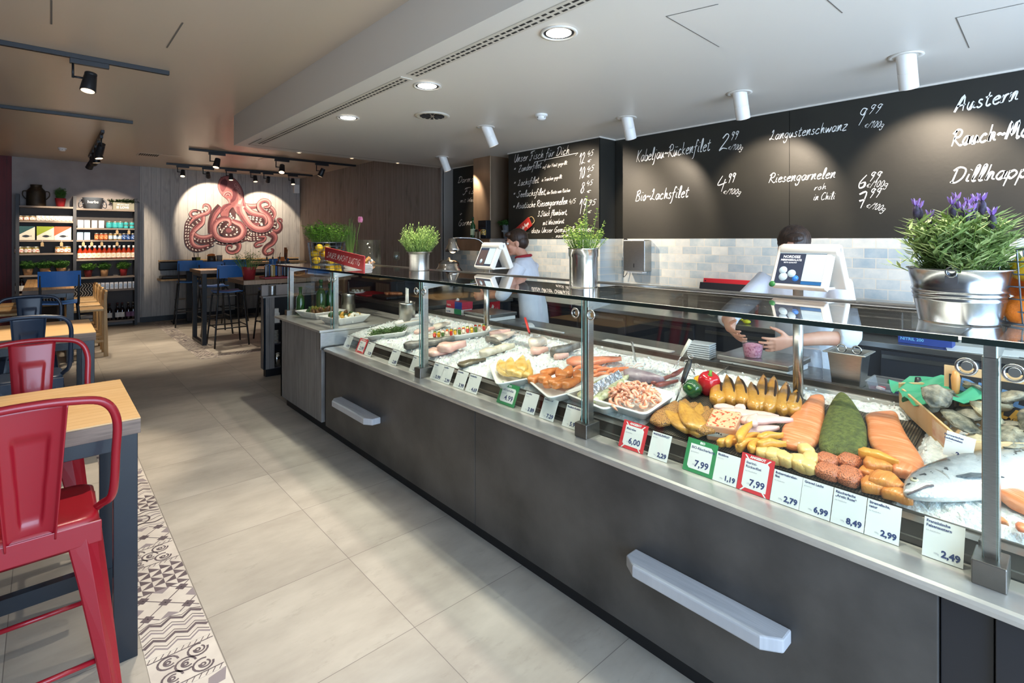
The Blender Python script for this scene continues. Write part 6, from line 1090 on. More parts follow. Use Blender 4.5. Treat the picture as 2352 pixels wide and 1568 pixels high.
# ---------------------------------------------------------------- handwriting (own stroke letters)
GL = {'a': '9|8,9 3,10 0,4 3,0 7,4 8,10 7,2 10,1', 'b': '8|2,20 1,8 1,1 5,0 8,4 6,9 2,8', 'c': '8|7,8 4,10 0,4 3,0 8,2', 'd': '9|8,9 3,10 0,4 3,0 7,4 9,20 8,2 10,1', 'e': '8|1,5 7,7 5,10 1,7 1,2 4,0 8,2', 'f': '7|8,18 5,20 3,10 1,-6 -2,-9|0,9 7,11', 'g': '9|8,9 3,10 0,5 3,1 7,4 8,9 6,-6 2,-9 0,-5', 'h': '9|2,20 1,0 4,9 7,9 7,2 10,1', 'i': '4|2,10 1,2 4,1|3,15 3.4,15.6', 'j': '5|3,10 1,-6 -2,-9|4,15 4.4,15.6', 'k': '8|2,20 1,0|7,10 2,5 8,0', 'l': '5|1,2 4,12 4,20 2,18 1,4 2,0 5,1', 'm': '13|0,9 1,10 0,0 3,9 6,10 5,0 8,9 11,10 10,2 13,1', 'n': '9|0,9 1,10 0,0 4,9 7,10 6,2 9,1', 'o': '8|4,10 0,5 3,0 7,4 5,10 7,9', 'p': '9|1,10 -1,-9|1,8 5,10 8,6 4,0 1,3', 'r': '7|1,10 0,0 3,8 7,10', 's': '7|6,9 3,10 2,7 6,3 3,0 0,2', 't': '7|4,17 2,3 4,0 7,2|0,11 7,12', 'u': '9|1,10 0,3 3,0 7,9 7,2 10,1', 'v': '8|0,10 3,0 8,10', 'w': '12|0,10 2,0 6,8 8,0 12,10', 'x': '8|0,10 8,0|8,10 0,0', 'y': '8|0,10 3,2 8,10 3,-8 0,-7', 'z': '8|1,10 8,10 0,0 8,0|2,5 6,5',
 'A': '13|0,0 9,20 10,0|2,7 12,8', 'B': '11|2,18 0,0|0,17 7,20 9,15 3,11 9,8 8,1 0,0', 'C': '11|11,18 6,20 0,10 3,0 11,3', 'D': '13|3,19 1,1 0,2|-1,16 5,20 12,16 11,6 5,0 0,1', 'F': '11|5,18 4,3 1,-2 -1,2|0,15 2,19 13,21|3,9 8,10', 'G': '12|11,18 7,20 0,9 4,0 10,4 10,9 6,9 10,9 10,-3', 'H': '12|1,20 0,0|10,20 9,0|0,10 10,11', 'J': '8|7,20 5,-4 1,-6', 'K': '11|2,20 0,0|11,20 2,9 10,-1', 'L': '11|2,15 5,20 5,12 1,1 0,3 5,2 11,0', 'M': '16|0,0 4,20 6,4 12,20 13,0 16,2', 'R': '12|3,19 0,0|-1,15 5,20 10,17 8,11 2,9 10,0 13,1', 'S': '12|11,17 8,20 3,15 8,8 5,0 0,0 -2,4', 'T': '11|0,18 12,20|7,19 4,0', 'U': '11|1,20 0,5 4,0 9,8 11,20 10,0', 'W': '15|0,20 2,0 8,14 10,0 15,20', 'Z': '12|1,18 11,20 0,0 11,1|2,9 8,10', 'I': '4|3,20 1,0', 'N': '12|0,0 2,20 9,0 11,20', 'E': '10|9,19 3,20 2,12 7,11 2,11 0,2 4,0 9,2',
 '0': '9|5,20 1,12 2,0 7,3 8,15 5,20', '1': '6|0,13 5,20 3,-2', '2': '10|1,15 5,20 8,15 0,0 4,2 10,0', '3': '9|1,19 8,19 4,12 8,6 4,0 0,3', '4': '10|4,20 0,8 10,9|8,14 6,-3', '5': '9|9,20 3,20 2,12 7,11 7,3 3,0 0,2', '6': '9|7,20 1,9 2,0 7,1 7,8 2,7', '7': '10|0,19 9,20 4,-2|1,9 8,10', '8': '9|8,18 4,20 2,15 8,6 4,-1 1,5 8,16', '9': '9|8,18 3,20 1,14 5,11 8,18 6,8 3,-3', '*': '9|4,12 5,4|1,6 9,10|1,10 8,5', '.': '5|1,.4 1.6,0', ',': '4|2,1 0,-4', '/': '7|7,20 0,-3', '-': '9|1,6 4,8 8,6', '~': '9|0,6 3,8 6,6 9,8', '€': '9|9,9 5,10 1,5 4,0 8,1|0,5 6,6|0,4 5,4', '+': '10|0,6 9,8|5,12 4,2', '&': '11|10,2 2,14 6,19 7,14 0,4 5,0 11,8', '…': '12|1,.5 1.5,.5|5,.5 5.5,.5|9,.5 9.5,.5'}
def script(m, text, B, h, width=None, w=.13, cal=.35, off=0.0):
    # B maps (along, up, out) to world; h is the height of a small letter
    s_ = h / 10; x = 0; segs = []
    for ch in text:
        if ch == ' ': x += 7; continue
        um = ch in 'üäö'; c0 = {'ü': 'u', 'ä': 'a', 'ö': 'o'}.get(ch, ch); g = GL.get(c0)
        if not g: x += 6; continue
        adv, *st = g.split('|')
        if um: st = st + ['3,14 3.4,14.8', '7,14 7.4,14.8']
        for q in st:
            pts = [tuple(map(float, p.split(','))) for p in q.split()]; segs.append([(x + a + .28 * b, b) for a, b in pts])
        x += float(adv) + 2
    k = (width / (x * s_)) if width else 1.0
    for pts in segs:
        P3 = [B @ Vector((a * s_ * k, b * s_, off)) for a, b in pts]
        sp_ = spline(P3, 4) if len(P3) > 2 else P3; n = len(sp_); nr = (B.to_3x3() @ Vector((0, 0, 1))).normalized()
        m.rib(sp_, [h * w * (.75 + .5 * math.sin(PI * min(1, (i + .6) / max(1, n - .5)))) for i in range(n)], nr, cal)
    return m
BOARDS = {}
def board(name, x, y0, y1, label, x1=None):
    t = tag(obj('chalkboard', M().bx(-.006, 0, y0 - y1, 0, 0, ZS - .016 - 1.615), BLACKB, None, (x - .001, y1, 1.615)), label, 'chalkboard'); BOARDS[name] = (t, x, y1); return t
board('r1', 4.6, 1.655, 3.415, 'black chalkboard panel listing Kabeljau fillet and Langustenschwanz, left half of the long board'); board('r2', 4.6, -1.0, 1.650, 'black chalkboard panel listing Austern and Dillhappen, right half of the long board'); board('m', 4.33, 3.43, 4.86, 'black chalkboard with the menu headed Unser Fisch für Dich'); board('l', 4.6, 4.88, 6.43, 'narrow black chalkboard with Darmstädter Fisch, behind the hood duct')
TXT = {k: M() for k in BOARDS}
def chalk(k, text, u0, v0, u1, v1, hp, w=.13):
    # baseline from pixel (u0,v0) to (u1,v1) on the board's plane, hp = small-letter height in pixels at the start
    t, x, y1 = BOARDS[k]; a, b = OX(u0, v0, x - .008), OX(u1, v1, x - .008); up = OX(u0, v0 - hp, x - .008); h = up.z - a.z; d = (b - a); L = d.length; d.normalize(); o = a - Vector((x, y1, 1.615))
    script(TXT[k], text, basis(d, (0, -d.z, -d.y) if False else Vector((-1, 0, 0)).cross(d), (-1, 0, 0), o), h, L, w)
c = chalk
c('r1', 'Kabeljau~Rückenfilet', 1462, 372, 1632, 345, 13); c('r1', '2', 1652, 345, 1674, 341, 17); c('r1', '99', 1678, 320, 1696, 317, 8, .2); c('r1', '.€/100g', 1668, 342, 1706, 344, 6)
c('r1', 'Bio~Lachsfilet', 1460, 462, 1582, 452, 12, .16); c('r1', '4', 1646, 438, 1670, 432, 15); c('r1', '99', 1672, 418, 1690, 415, 9, .2); c('r1', '.€/100g', 1656, 444, 1702, 446, 6)
c('r1', 'Langustenschwanz', 1768, 322, 1946, 298, 11, .15); c('r2', '9', 1968, 284, 1990, 280, 16); c('r2', '99', 1994, 260, 2024, 257, 9, .17); c('r2', '.€/100g', 1980, 292, 2030, 292, 7)
c('r1', 'Riesengarnelen', 1766, 420, 1920, 408, 11, .17); c('r1', 'roh', 1870, 437, 1898, 434, 7); c('r1', 'in Chili', 1868, 460, 1918, 457, 8, .16)
c('r2', '6', 1970, 432, 1992, 428, 13, .2); c('r2', '99', 1996, 414, 2024, 412, 9, .22); c('r2', '.€/100g', 1984, 430, 2040, 428, 7); c('r2', '7', 1970, 476, 1992, 472, 15, .2); c('r2', '99', 1996, 452, 2024, 450, 9, .22); c('r2', '.€/100g', 1984, 474, 2032, 486, 7)
c('r2', 'Austern', 2192, 258, 2342, 228, 17, .2); c('r2', 'Rauch~Matjes', 2186, 336, 2440, 302, 18, .24); c('r2', 'Dillhappen', 2184, 420, 2420, 402, 17, .22)
c('m', 'Unser Fisch für Dich', 1181, 373, 1308, 353, 9, .15); c('m', '.', 1300, 360, 1301, 360, 5); BB = BOARDS['m']
q = [OX(u, v, 4.322) - Vector((4.33, 4.86, 1.615)) for u, v in ((1228, 372), (1280, 361), (1328, 351), (1322, 357))]; TXT['m'].rib(q, .006, (-1, 0, 0))
for ln, u0, v0, u1, v1, h, w in (('*', 1180, 393, 1185, 392, 6, .15), ('Zanderfilet', 1191, 395, 1244, 384, 7, .17), ('auf der Haut gegrillt', 1246, 387, 1303, 377, 4, .16), ('12', 1330, 377, 1344, 374, 12, .13), ('45', 1349, 359, 1363, 356, 6, .2), ('.€', 1343, 374, 1358, 371, 5, .15), ('*', 1180, 425, 1185, 424, 6, .16), ('Lachsfilet', 1190, 427, 1238, 419, 7, .18), ('in Tranchen gegrillt', 1244, 417, 1291, 409, 4, .16), ('10', 1330, 409, 1343, 407, 12, .13), ('45', 1348, 394, 1364, 391, 6, .2), ('.€', 1341, 408, 1357, 406, 5, .15), ('*', 1179, 450, 1184, 449, 6, .16), ('Seelachsfilet,', 1188, 453, 1256, 446, 7, .19), ('der Beste vom Rücken', 1256, 446, 1310, 440, 4, .18), ('8', 1333, 443, 1343, 441, 11, .14), ('45', 1347, 426, 1361, 424, 5.5, .2), ('.€', 1341, 442, 1357, 442, 5, .15),
    ('* Asiatische Riesengarnelen', 1178, 480, 1304, 468, 7, .18), ('4/5', 1307, 468, 1322, 466, 5, .18), ('19', 1330, 489, 1348, 486, 15, .12), ('95', 1351, 472, 1368, 470, 6, .2), ('.€', 1344, 490, 1359, 488, 5, .15), ('3 Stück flambiert,', 1235, 497, 1304, 492, 6, .2), ('mit Weizenbrot', 1247, 517, 1296, 512, 5.5, .18), ('… dazu Unser Gemüse & Pommes', 1211, 535, 1360, 531, 6, .17), ('… nach Wunsch', 1268, 546, 1330, 543, 4.5, .16)): c('m', ln, u0, v0, u1, v1, h, w)
for ln, u0, v0, u1, v1, h in (('Darmstädter', 1052, 420, 1124, 414, 7), ('Fisch', 1064, 446, 1110, 443, 7), ('mit Weizenbrot', 1057, 465, 1120, 460, 4.5), ('+', 1056, 496, 1062, 494, 5), ('Garnelen', 1053, 519, 1100, 514, 7)): c('l', ln, u0, v0, u1, v1, h, .17)
for k, (t, x, y1) in BOARDS.items(): obj('chalk_lettering', TXT[k], CHALK, t)
t, B, L = SIGN_A; m = M(); script(m, 'SAUER MACHT LUSTIG'.replace('C', 'C'), B(.007) @ Matrix.Translation((L * .07, -.085, 0)), .024, L * .84, .17); obj('chalk_lettering', m, CHALK, t)
a, b = OX(1170, 537, 4.30), OX(1214, 498, 4.30); d = b - a; L2 = d.length; d.normalize(); t = thing('slogan_sign', 'tilted red sign with string loops hanging on the fish menu chalkboard', 'sign', a); up = Vector((-1, 0, 0)).cross(d); B2 = basis(d, up, (-1, 0, 0), (0, 0, 0)); W2 = L2 * .30
obj('board', M().bx(0, L2, -W2, 0, -.008, .004, B2), mat('sign_bright_red', '#b8332b', .55, col2='#a32a24', scale=8), t, bevel=.002); m = M(); script(m, 'Liebe geht durch den Magen', B2 @ Matrix.Translation((L2 * .06, -W2 * .68, .0048)), W2 * .2, L2 * .86, .2); obj('chalk_lettering', m, CHALK, t)
ROPE = mat('jute_string', '#b59a6a', .9)
for e, s_ in ((0, -1), (L2, 1)): obj('string_loop', M().tube(spline([B2 @ Vector((e, -W2 * .1, .0)), B2 @ Vector((e + s_ * .05, -W2 * .25, .0)), B2 @ Vector((e + s_ * .06, -W2 * .8, 0)), B2 @ Vector((e, -W2 * .9, .0))], 5), .004, 6), ROPE, t)
# ---------------------------------------------------------------- octopus mural on the plank wall
WY = 12.3; MPX = lambda X, Y: OY(400 + X / 7.127, 390 + Y / 7.127, WY); mc = MPX(950, 800); K = (MPX(1050, 800) - MPX(950, 800)).length / 100
def mp(X, Y, o): p = MPX(X, Y); return Vector((p.x - mc.x, -.001 - o * .00025, p.z - mc.z))
PK = mat('mural_pink', '#ab6c6b', .8, col2='#9e605f', scale=10); PKD = mat('mural_rose_shadow', '#7d464b', .8, col2='#6d3a40', scale=9); PKL = mat('mural_pale_pink', '#c48d88', .8); OUT = mat('mural_dark_brown', '#3f2528', .8, col2='#4c2d2f', scale=14); SUC = mat('mural_sucker_white', '#e4dcd2', .8)
mm = M(); ORD = [0]
def stroke(pts, rs, c, dr=0.0, sh=0.0):
    ORD[0] += 1; P2 = spline([Vector((x, y, 0)) for x, y in pts], 6); n = len(P2); k = []; 
    for i in range(n):
        f = i / (n - 1) * (len(rs) - 1); j = min(int(f), len(rs) - 2); k.append(max(.5, lerp(rs[j], rs[j + 1], f - j) + dr))
    L = []
    for i in range(n):
        tg = (P2[min(i + 1, n - 1)] - P2[max(i - 1, 0)]).normalized(); nn = Vector((-tg.y, tg.x, 0)); cpt = P2[i] + nn * k[i] * sh; L.append((cpt + nn * k[i] * (1 - abs(sh)), cpt - nn * k[i] * (1 - abs(sh))))
    b = len(mm.v); mm.c = c
    for l, r_ in L: mm.v += [mp(l.x, l.y, ORD[0]), mp(r_.x, r_.y, ORD[0])]
    for i in range(n - 1): mm.face([b + 2 * i, b + 2 * i + 1, b + 2 * i + 3, b + 2 * i + 2])
def blobp(pts, c): ORD[0] += 1; mm.c = c; P2 = spline([Vector((x, y, 0)) for x, y in pts], 4, True); mm.poly([mp(p.x, p.y, ORD[0]) for p in P2])
def oval(x, y, a, b, rot, c): ORD[0] += .02; mm.c = c; mm.poly([mp(x + a * math.cos(q) * math.cos(rot) - b * math.sin(q) * math.sin(rot), y + a * math.cos(q) * math.sin(rot) + b * math.sin(q) * math.cos(rot), ORD[0]) for q in [i / 10 * 2 * PI for i in range(10)]])
def suckers(pts, n, rr=13, off=(0,)):
    P2 = spline([Vector((x, y, 0)) for x, y in pts], 8); ORD[0] += 1
    for i in range(n):
        f = (i + .5) / n * (len(P2) - 1); j = int(f); p = P2[j].lerp(P2[min(j + 1, len(P2) - 1)], f - j); tg = (P2[min(j + 1, len(P2) - 1)] - P2[max(j - 1, 0)]).normalized(); a = math.atan2(tg.y, tg.x)
        for o in off: x, y = p.x - tg.y * o, p.y + tg.x * o; oval(x, y, rr, rr * .68, a + .4, 4); oval(x, y, rr * .55, rr * .3, a + .4, 3 if i % 3 else 4)
def arm(pts, rs, dark=False, hl=.35): stroke(pts, rs, 3, 5); stroke(pts, rs, 1 if dark else 0); stroke(pts, rs, 3 if dark else 1, -3, .66); stroke(pts, rs, 0 if dark else 2, -8, -.62)
def band(pts, rs, n, off=(-17, 17), rr=14): stroke(pts, rs, 3); suckers(pts, n, rr, off)
arm([(1120, 590), (1220, 600), (1330, 595), (1410, 570)], [50, 42, 36, 28])
band([(1500, 650), (1570, 700), (1610, 790), (1650, 900), (1600, 990)], [24, 34, 30, 34, 24], 8, (-10, 12), 13); arm([(1480, 620), (1570, 610), (1630, 670), (1645, 740), (1615, 810)], [18, 28, 27, 22, 10])
arm([(1600, 1000), (1680, 1010), (1740, 960), (1740, 890), (1700, 840), (1710, 805), (1755, 815), (1765, 860)], [38, 36, 31, 27, 22, 17, 13, 4], True)
arm([(1540, 1010), (1640, 1090), (1610, 1190), (1510, 1260), (1470, 1330), (1510, 1380), (1590, 1360), (1620, 1310), (1580, 1290)], [60, 50, 42, 36, 32, 26, 21, 15, 5], True)
arm([(1250, 1080), (1400, 1095), (1480, 1110), (1450, 1160), (1360, 1190), (1320, 1230), (1350, 1260), (1420, 1240), (1445, 1225)], [22, 30, 30, 26, 22, 18, 14, 9, 3], True)
arm([(1000, 1170), (1060, 1230), (1040, 1310), (960, 1350), (880, 1330), (860, 1270), (900, 1235), (945, 1250), (930, 1280)], [44, 38, 33, 29, 25, 20, 16, 11, 4], True)
band([(1170, 930), (1230, 1040), (1350, 1050), (1500, 1035), (1600, 985)], [40, 46, 36, 34, 22], 11, (-15, 15), 14); band([(1380, 1120), (1250, 1130), (1180, 1110), (1000, 1175), (800, 1190), (690, 1170)], [28, 44, 50, 40, 40, 34], 13, (-16, 16), 14)
arm([(760, 600), (660, 720), (605, 870), (590, 1040)], [60, 62, 52, 36], True)
band([(280, 790), (225, 880), (212, 1000), (208, 1120), (240, 1230), (340, 1290), (470, 1280), (640, 1200)], [40, 48, 48, 48, 50, 50, 44, 34], 17, (-20, 20), 16); band([(330, 1110), (430, 1160), (560, 1150), (680, 1120)], [40, 58, 56, 40], 7, (-20, 14), 15)
band([(430, 800), (380, 850), (300, 910), (270, 960)], [26, 40, 36, 20], 4, (-12, 12), 14); arm([(310, 1030), (400, 1095), (520, 1105), (650, 1060)], [22, 30, 32, 30]); arm([(475, 760), (460, 860), (380, 940), (310, 1010), (280, 1110), (310, 1220), (420, 1262), (570, 1230)], [30, 36, 38, 36, 34, 34, 26, 12])
stroke([(290, 760), (270, 700), (340, 665), (440, 690), (540, 660)], [14, 22, 24, 26, 16], 3); suckers([(300, 720), (360, 710), (450, 690), (530, 650)], 5, 15, (-8, 12)); arm([(255, 885), (320, 800), (430, 745), (540, 705), (582, 640), (550, 580), (490, 575), (465, 625)], [8, 24, 28, 28, 25, 20, 15, 4]); arm([(345, 745), (315, 770), (275, 755), (262, 715), (300, 672), (370, 668)], [6, 14, 18, 18, 14, 6])
blobp([(1100, 650), (1180, 720), (1320, 750), (1450, 770), (1490, 830), (1460, 900), (1390, 950), (1290, 940), (1190, 850), (1120, 750)], 3); suckers([(1190, 780), (1290, 790), (1430, 810)], 5, 19, (-18, 18)); suckers([(1320, 860), (1400, 860), (1440, 900), (1340, 935)], 5, 17, (0, 14)); blobp([(1260, 880), (1340, 860), (1400, 880), (1330, 920)], 1)
blobp([(890, 650), (960, 620), (1000, 700), (1000, 800), (930, 770), (880, 700)], 3); suckers([(905, 710), (930, 760), (990, 810), (1060, 850), (1130, 890), (1180, 960)], 8, 17, (-6,))
blobp([(890, 545), (850, 478), (790, 430), (735, 360), (710, 280), (718, 205), (750, 140), (805, 106), (865, 96), (932, 110), (1004, 158), (1064, 230), (1114, 320), (1140, 410), (1146, 500), (1170, 580), (1150, 700), (1080, 760), (1000, 690), (960, 620), (900, 680), (880, 780), (760, 760), (760, 640), (810, 570)], 3)
blobp([(892, 548), (860, 478), (794, 424), (740, 358), (716, 280), (724, 208), (755, 146), (806, 112), (864, 103), (930, 116), (1000, 164), (1058, 234), (1107, 322), (1133, 410), (1139, 500), (1164, 580), (1146, 694), (1080, 752), (1004, 684), (960, 612), (898, 672), (874, 774), (766, 754), (766, 640), (816, 570)], 0)
blobp([(745, 260), (770, 180), (830, 150), (870, 200), (850, 280), (800, 360), (760, 330)], 1); stroke([(960, 320), (990, 400), (970, 480), (910, 530)], [20, 34, 30, 18], 1); stroke([(1130, 420), (1125, 520), (1140, 600), (1120, 680)], [6, 12, 16, 8], 1); stroke([(985, 230), (1050, 330), (1080, 450), (1060, 560)], [20, 34, 34, 20], 2); stroke([(760, 700), (800, 630), (860, 580), (930, 560)], [8, 22, 20, 8], 1)
for r_ in (70, 52, 34, 18): stroke([(875 + r_ * math.cos(q), 430 - r_ * math.sin(q)) for q in (0, .8, 1.6, 2.4, 3.1)], [5, 8, 8, 6], 2 if r_ in (70, 34) else 1)
stroke([(880, 470), (900, 500), (905, 540)], [12, 14, 8], 2)
for i in range(46):
    f = R.random(); p = Vector((830 + R.uniform(-90, 20) , 130, 0)) if i < 14 else Vector((930, 160, 0)).lerp(Vector((1075, 420, 0)), f) if i < 30 else Vector((1070, 430, 0)).lerp(Vector((1040, 700, 0)), f) if i < 40 else Vector((830, 650, 0)); x, y = p.x + R.uniform(-28, 28), p.y + R.uniform(-26, 30); s_ = R.uniform(5, 13); oval(x, y, s_, s_ * .8, 0, 1); oval(x + 1, y + 1, s_ * .6, s_ * .5, 0, 0)
arm([(1085, 600), (1100, 690), (1160, 800), (1240, 905), (1350, 968), (1480, 968), (1565, 905), (1572, 820), (1520, 740), (1440, 680), (1392, 620), (1385, 560), (1430, 510), (1500, 500), (1552, 540), (1552, 590), (1500, 615), (1460, 600)], [66, 62, 56, 52, 50, 50, 48, 46, 44, 42, 38, 34, 30, 27, 25, 21, 15, 6]); arm([(1160, 600), (1250, 690), (1360, 730), (1460, 760), (1500, 830), (1480, 900)], [44, 44, 40, 34, 24, 8])
blobp([(720, 1000), (740, 860), (830, 820), (920, 850), (1010, 900), (1090, 960), (1100, 1050), (1030, 1110), (880, 1110), (770, 1070)], 3); suckers([(760, 990), (740, 920), (790, 850), (860, 830), (900, 860), (850, 920), (790, 980), (770, 1030)], 13, 17); suckers([(830, 1060), (930, 1070), (1020, 1030), (1010, 960), (920, 930), (960, 990)], 8, 19); blobp([(850, 970), (900, 950), (940, 990), (900, 1030), (850, 1010)], 1)
arm([(880, 925), (915, 880), (890, 815), (800, 800), (700, 850), (648, 940), (665, 1050), (740, 1125), (860, 1150), (1000, 1140), (1100, 1085), (1135, 985), (1090, 900), (1010, 860), (940, 830)], [8, 22, 34, 40, 42, 44, 44, 42, 40, 42, 44, 46, 44, 38, 26])
for x, y in ((820, 1135), (890, 1145), (960, 1140), (1040, 1115), (700, 1090), (1120, 1000), (690, 830), (290, 1050), (330, 990), (1500, 740), (1550, 800), (1580, 870)): oval(x, y, 9, 7, 0, 2)
tag(obj('mural', mm, [PK, PKD, PKL, OUT, SUC], None, (mc.x, WY, mc.z)), 'painted pink octopus mural on the pale plank wall', 'mural')
# ---------------------------------------------------------------- dining tables
def dining_table(x0, x1, y0, y1, zt, label, top=OAK, name='dining_table', thick=.06, edge=True):
    t = thing(name, label, 'table', (x1, (y0 + y1) / 2, 0)); ox, oy = x1, (y0 + y1) / 2; P = lambda m: m.xf(Matrix.Translation((-ox, -oy, 0)))
    obj('tabletop', P(M().bx(x0, x1, y0, y1, zt - .006, zt)), top, t, bevel=.0015); obj('top_edge', P(M().bx(x0, x1, y0, y1, zt - thick, zt - .006)), OAKE, t, bevel=.0015)
    zf = zt - thick; a = .035; obj('apron_frame', P(M().bx(x0 + .085, x1 - .084, y0 + .012, y0 + .05, zf - .055, zf).bx(x0 + .085, x1 - .084, y1 - .05, y1 - .012, zf - .055, zf)), NAVY, t, bevel=.002)
    for xe in ((x1 - .008, -1), (x0 + .008, 1)):
        xa, xb = sorted((xe[0], xe[0] + xe[1] * .075)); m = M().bx(xa, xb, y0 + .012, y0 + .012 + a, 0, zf).bx(xa, xb, y1 - .012 - a, y1 - .012, 0, zf).bx(xa, xb, y0 + .012 + a, y1 - .012 - a, 0, a).bx(xa, xb, y0 + .012 + a, y1 - .012 - a, zf - .05, zf); obj('leg_frame', P(m), NAVY, t, bevel=.002)
    obj('stretcher', P(M().bx(x0 + .08, x1 - .08, (y0 + y1) / 2 - .02, (y0 + y1) / 2 + .02, .16, .22)), NAVY, t); return t
dining_table(-1.5, .274, 2.435, 3.165, .92, 'oak-topped steel frame dining table nearest the camera, beside the red stools'); dining_table(-1.5, .282, 4.915, 5.76, .92, 'oak-topped steel frame dining table between the dark navy stools'); dining_table(-.21, .29, 8.85, 11.3, .97, 'long narrow oak table in front of the shelf with pale wooden stools', OAKY)
# ---------------------------------------------------------------- sheet metal stools
def metal_stool(mt, x, y, rz, label, group):
    t = thing('metal_stool', label, 'bar stool', (x, y, 0), rz, group); zs = .70; h = .165
    m = M(); sq = lambda k, z, r=.045: [(sx * (k - r) + r * math.cos(q), sy * (k - r) + r * math.sin(q), z) for sx, sy, q0 in ((1, 1, 0), (-1, 1, PI / 2), (-1, -1, PI), (1, -1, 1.5 * PI)) for q in (q0, q0 + PI / 8, q0 + PI / 4, q0 + 3 * PI / 8, q0 + PI / 2)]
    m.s = True; m.ring([sq(.02, zs - .008, .01), sq(h - .035, zs - .006), sq(h - .012, zs), sq(h, zs - .008), sq(h + .008, zs - .06), sq(h + .004, zs - .06), sq(h - .006, zs - .015)], caps=True); obj('seat', m, mt, t)
    for sx in (-1, 1):
        for sy in (-1, 1):
            a = Vector((sx * (h - .035), sy * (h - .035), zs - .03)); b = Vector((sx * .215, sy * .215, 0)); e1, e2 = Vector((sx, 0, 0)), Vector((0, sy, 0)); secs = []
            for k, w_ in ((0, .085), (.25, .068), (.6, .05), (1, .034)):
                c = a.lerp(b, k) + (e1 + e2) * .035 * (1 - k * .6); pr = [c - e1 * w_, c - e1 * w_ * .45 + e2 * .006, c - (e1 + e2) * .010, c - e2 * w_ * .45 + e1 * .006, c - e2 * w_]; secs.append(pr + [p - (e1 + e2) * .005 for p in pr[::-1]])
            m = M(); m.ring(secs); l = obj('leg', m, mt, t, bevel=.0015); m = M().cyl(b + Vector((0, 0, 0)) - (e1 + e2) * .0, b + Vector((0, 0, .012)) - (e1 + e2) * .01, .02, n=12); obj('foot_cap', m, BLACK, l)
    for z, f in ((.24, .66), (.27, .62)):
        k = lerp(h - .0, .215, 1 - z / zs) - .01
        for q in ((((-k, -k, z), (k, -k, z)), ((-k, k, z), (k, k, z))) if z == .24 else (((-k, -k, z), (-k, k, z)), ((k, -k, z), (k, k, z)))): obj('foot_rail', M().tube([q[0], q[1]], .0085, 10), mt, t)
    hp = [(-h + .012, -h + .10, zs - .02), (-h - .01, -h + .06, zs + .01), (-h - .035, -h - .0, zs + .06), (-.205, -h - .035, zs + .2), (-.205, -h - .06, zs + .32), (-.17, -h - .072, zs + .385), (-.09, -h - .08, zs + .405), (0, -h - .083, zs + .41)]; hp = hp + [(-a, b, c) for a, b, c in hp[-2::-1]]
    obj('back_hoop', M().tube(spline(hp, 6), .0125, 12), mt, t)
    W = lambda u, v: (lerp(.058, .085, v) * u, lerp(-h - .002, -h - .078, v) + .012 * (1 - u * u), lerp(zs - .035, zs + .398, v))
    m = M(); m.s = True
    def pan(u, v):
        p = Vector(W(2 * u - 1, v)); a = abs(2 * u - 1); e = max(0, min(1, (.62 - .2 * (1 - v) - a) / .08)) * max(0, min(1, (.80 - v) / .04)) * max(0, min(1, (v - .12) / .05)); p.y += .010 * e - (.012 if a > .93 else 0); return p
    m.grid(36, 40, pan); o = obj('backrest', m, mt, t); sd = o.modifiers.new('s', 'SOLIDIFY'); sd.thickness = .003
    obj('seat_skirt', M().bx(-h - .006, h + .006, -h - .009, -h - .003, zs - .085, zs - .015), mt, t, bevel=.003); return t
NST = mat('navy_stool_paint', '#1d2c40', .38, coat=.2)
metal_stool(RED, -.032, 2.335, 0, 'red metal bar stool with back nearest the camera at the oak table', 'red metal stools'); metal_stool(RED, -.045, 3.18, PI, 'red metal bar stool on the far side of the nearest oak table', 'red metal stools'); metal_stool(NST, -.077, 4.74, 0, 'dark navy metal bar stool in front of the second oak table', 'navy metal stools'); metal_stool(NST, -.10, 5.92, PI, 'dark navy metal bar stool behind the second oak table', 'navy metal stools')
# ---------------------------------------------------------------- tube stools with blue back and seat
BLUE = mat('blue_laminate', '#2a6cb4', .42, col2='#2562a8', scale=4)
def tube_stool(x, y, rz, label, src=None):
    if src: return dup(src, (x, y, 0), rz, label)
    t = thing('blue_bar_stool', label, 'bar stool', (x, y, 0), rz, 'blue bar stools with black tube legs'); zs = .82
    obj('seat', M().grid(10, 10, lambda u, v: (lerp(-.19, .19, u), lerp(-.18, .19, v), zs + .012 * math.cos(u * PI) ** 2 - .018 * math.sin(v * PI))), BLUE, t).modifiers.new('s', 'SOLIDIFY').thickness = .014
    obj('backrest', M().grid(12, 4, lambda u, v: (lerp(-.2, .2, u), -.215 - .03 * math.sin(u * PI) - .02 * v, lerp(zs + .21, zs + .40, v))), BLUE, t).modifiers.new('s', 'SOLIDIFY').thickness = .012
    for sx in (-1, 1):
        obj('back_upright', M().tube(spline([(sx * .165, .05, zs - .03), (sx * .175, -.15, zs - .025), (sx * .178, -.2, zs + .02), (sx * .178, -.212, zs + .2), (sx * .176, -.225, zs + .35)], 4), .0125, 8), BLACK, t)
        for sy in (-1, 1): obj('leg', M().tube(spline([(sx * .165, sy * .10, zs - .03), (sx * .175, sy * .17, zs - .05), (sx * .18, sy * .185, zs - .12), (sx * .235, sy * .25, 0)], 4), .0125, 8), BLACK, t)
        obj('foot_rail', M().tube([(sx * .212, -.222, .3), (sx * .212, .222, .3)], .009, 8), BLACK, t)
    for sy in (-1, 1): obj('foot_rail', M().tube([(-.212, sy * .222, .28), (.212, sy * .222, .28)], .009, 8), BLACK, t)
    return t
s0 = tube_stool(.135, 8.62, 0, 'blue bar stool with black tube legs at the end of the long narrow table')
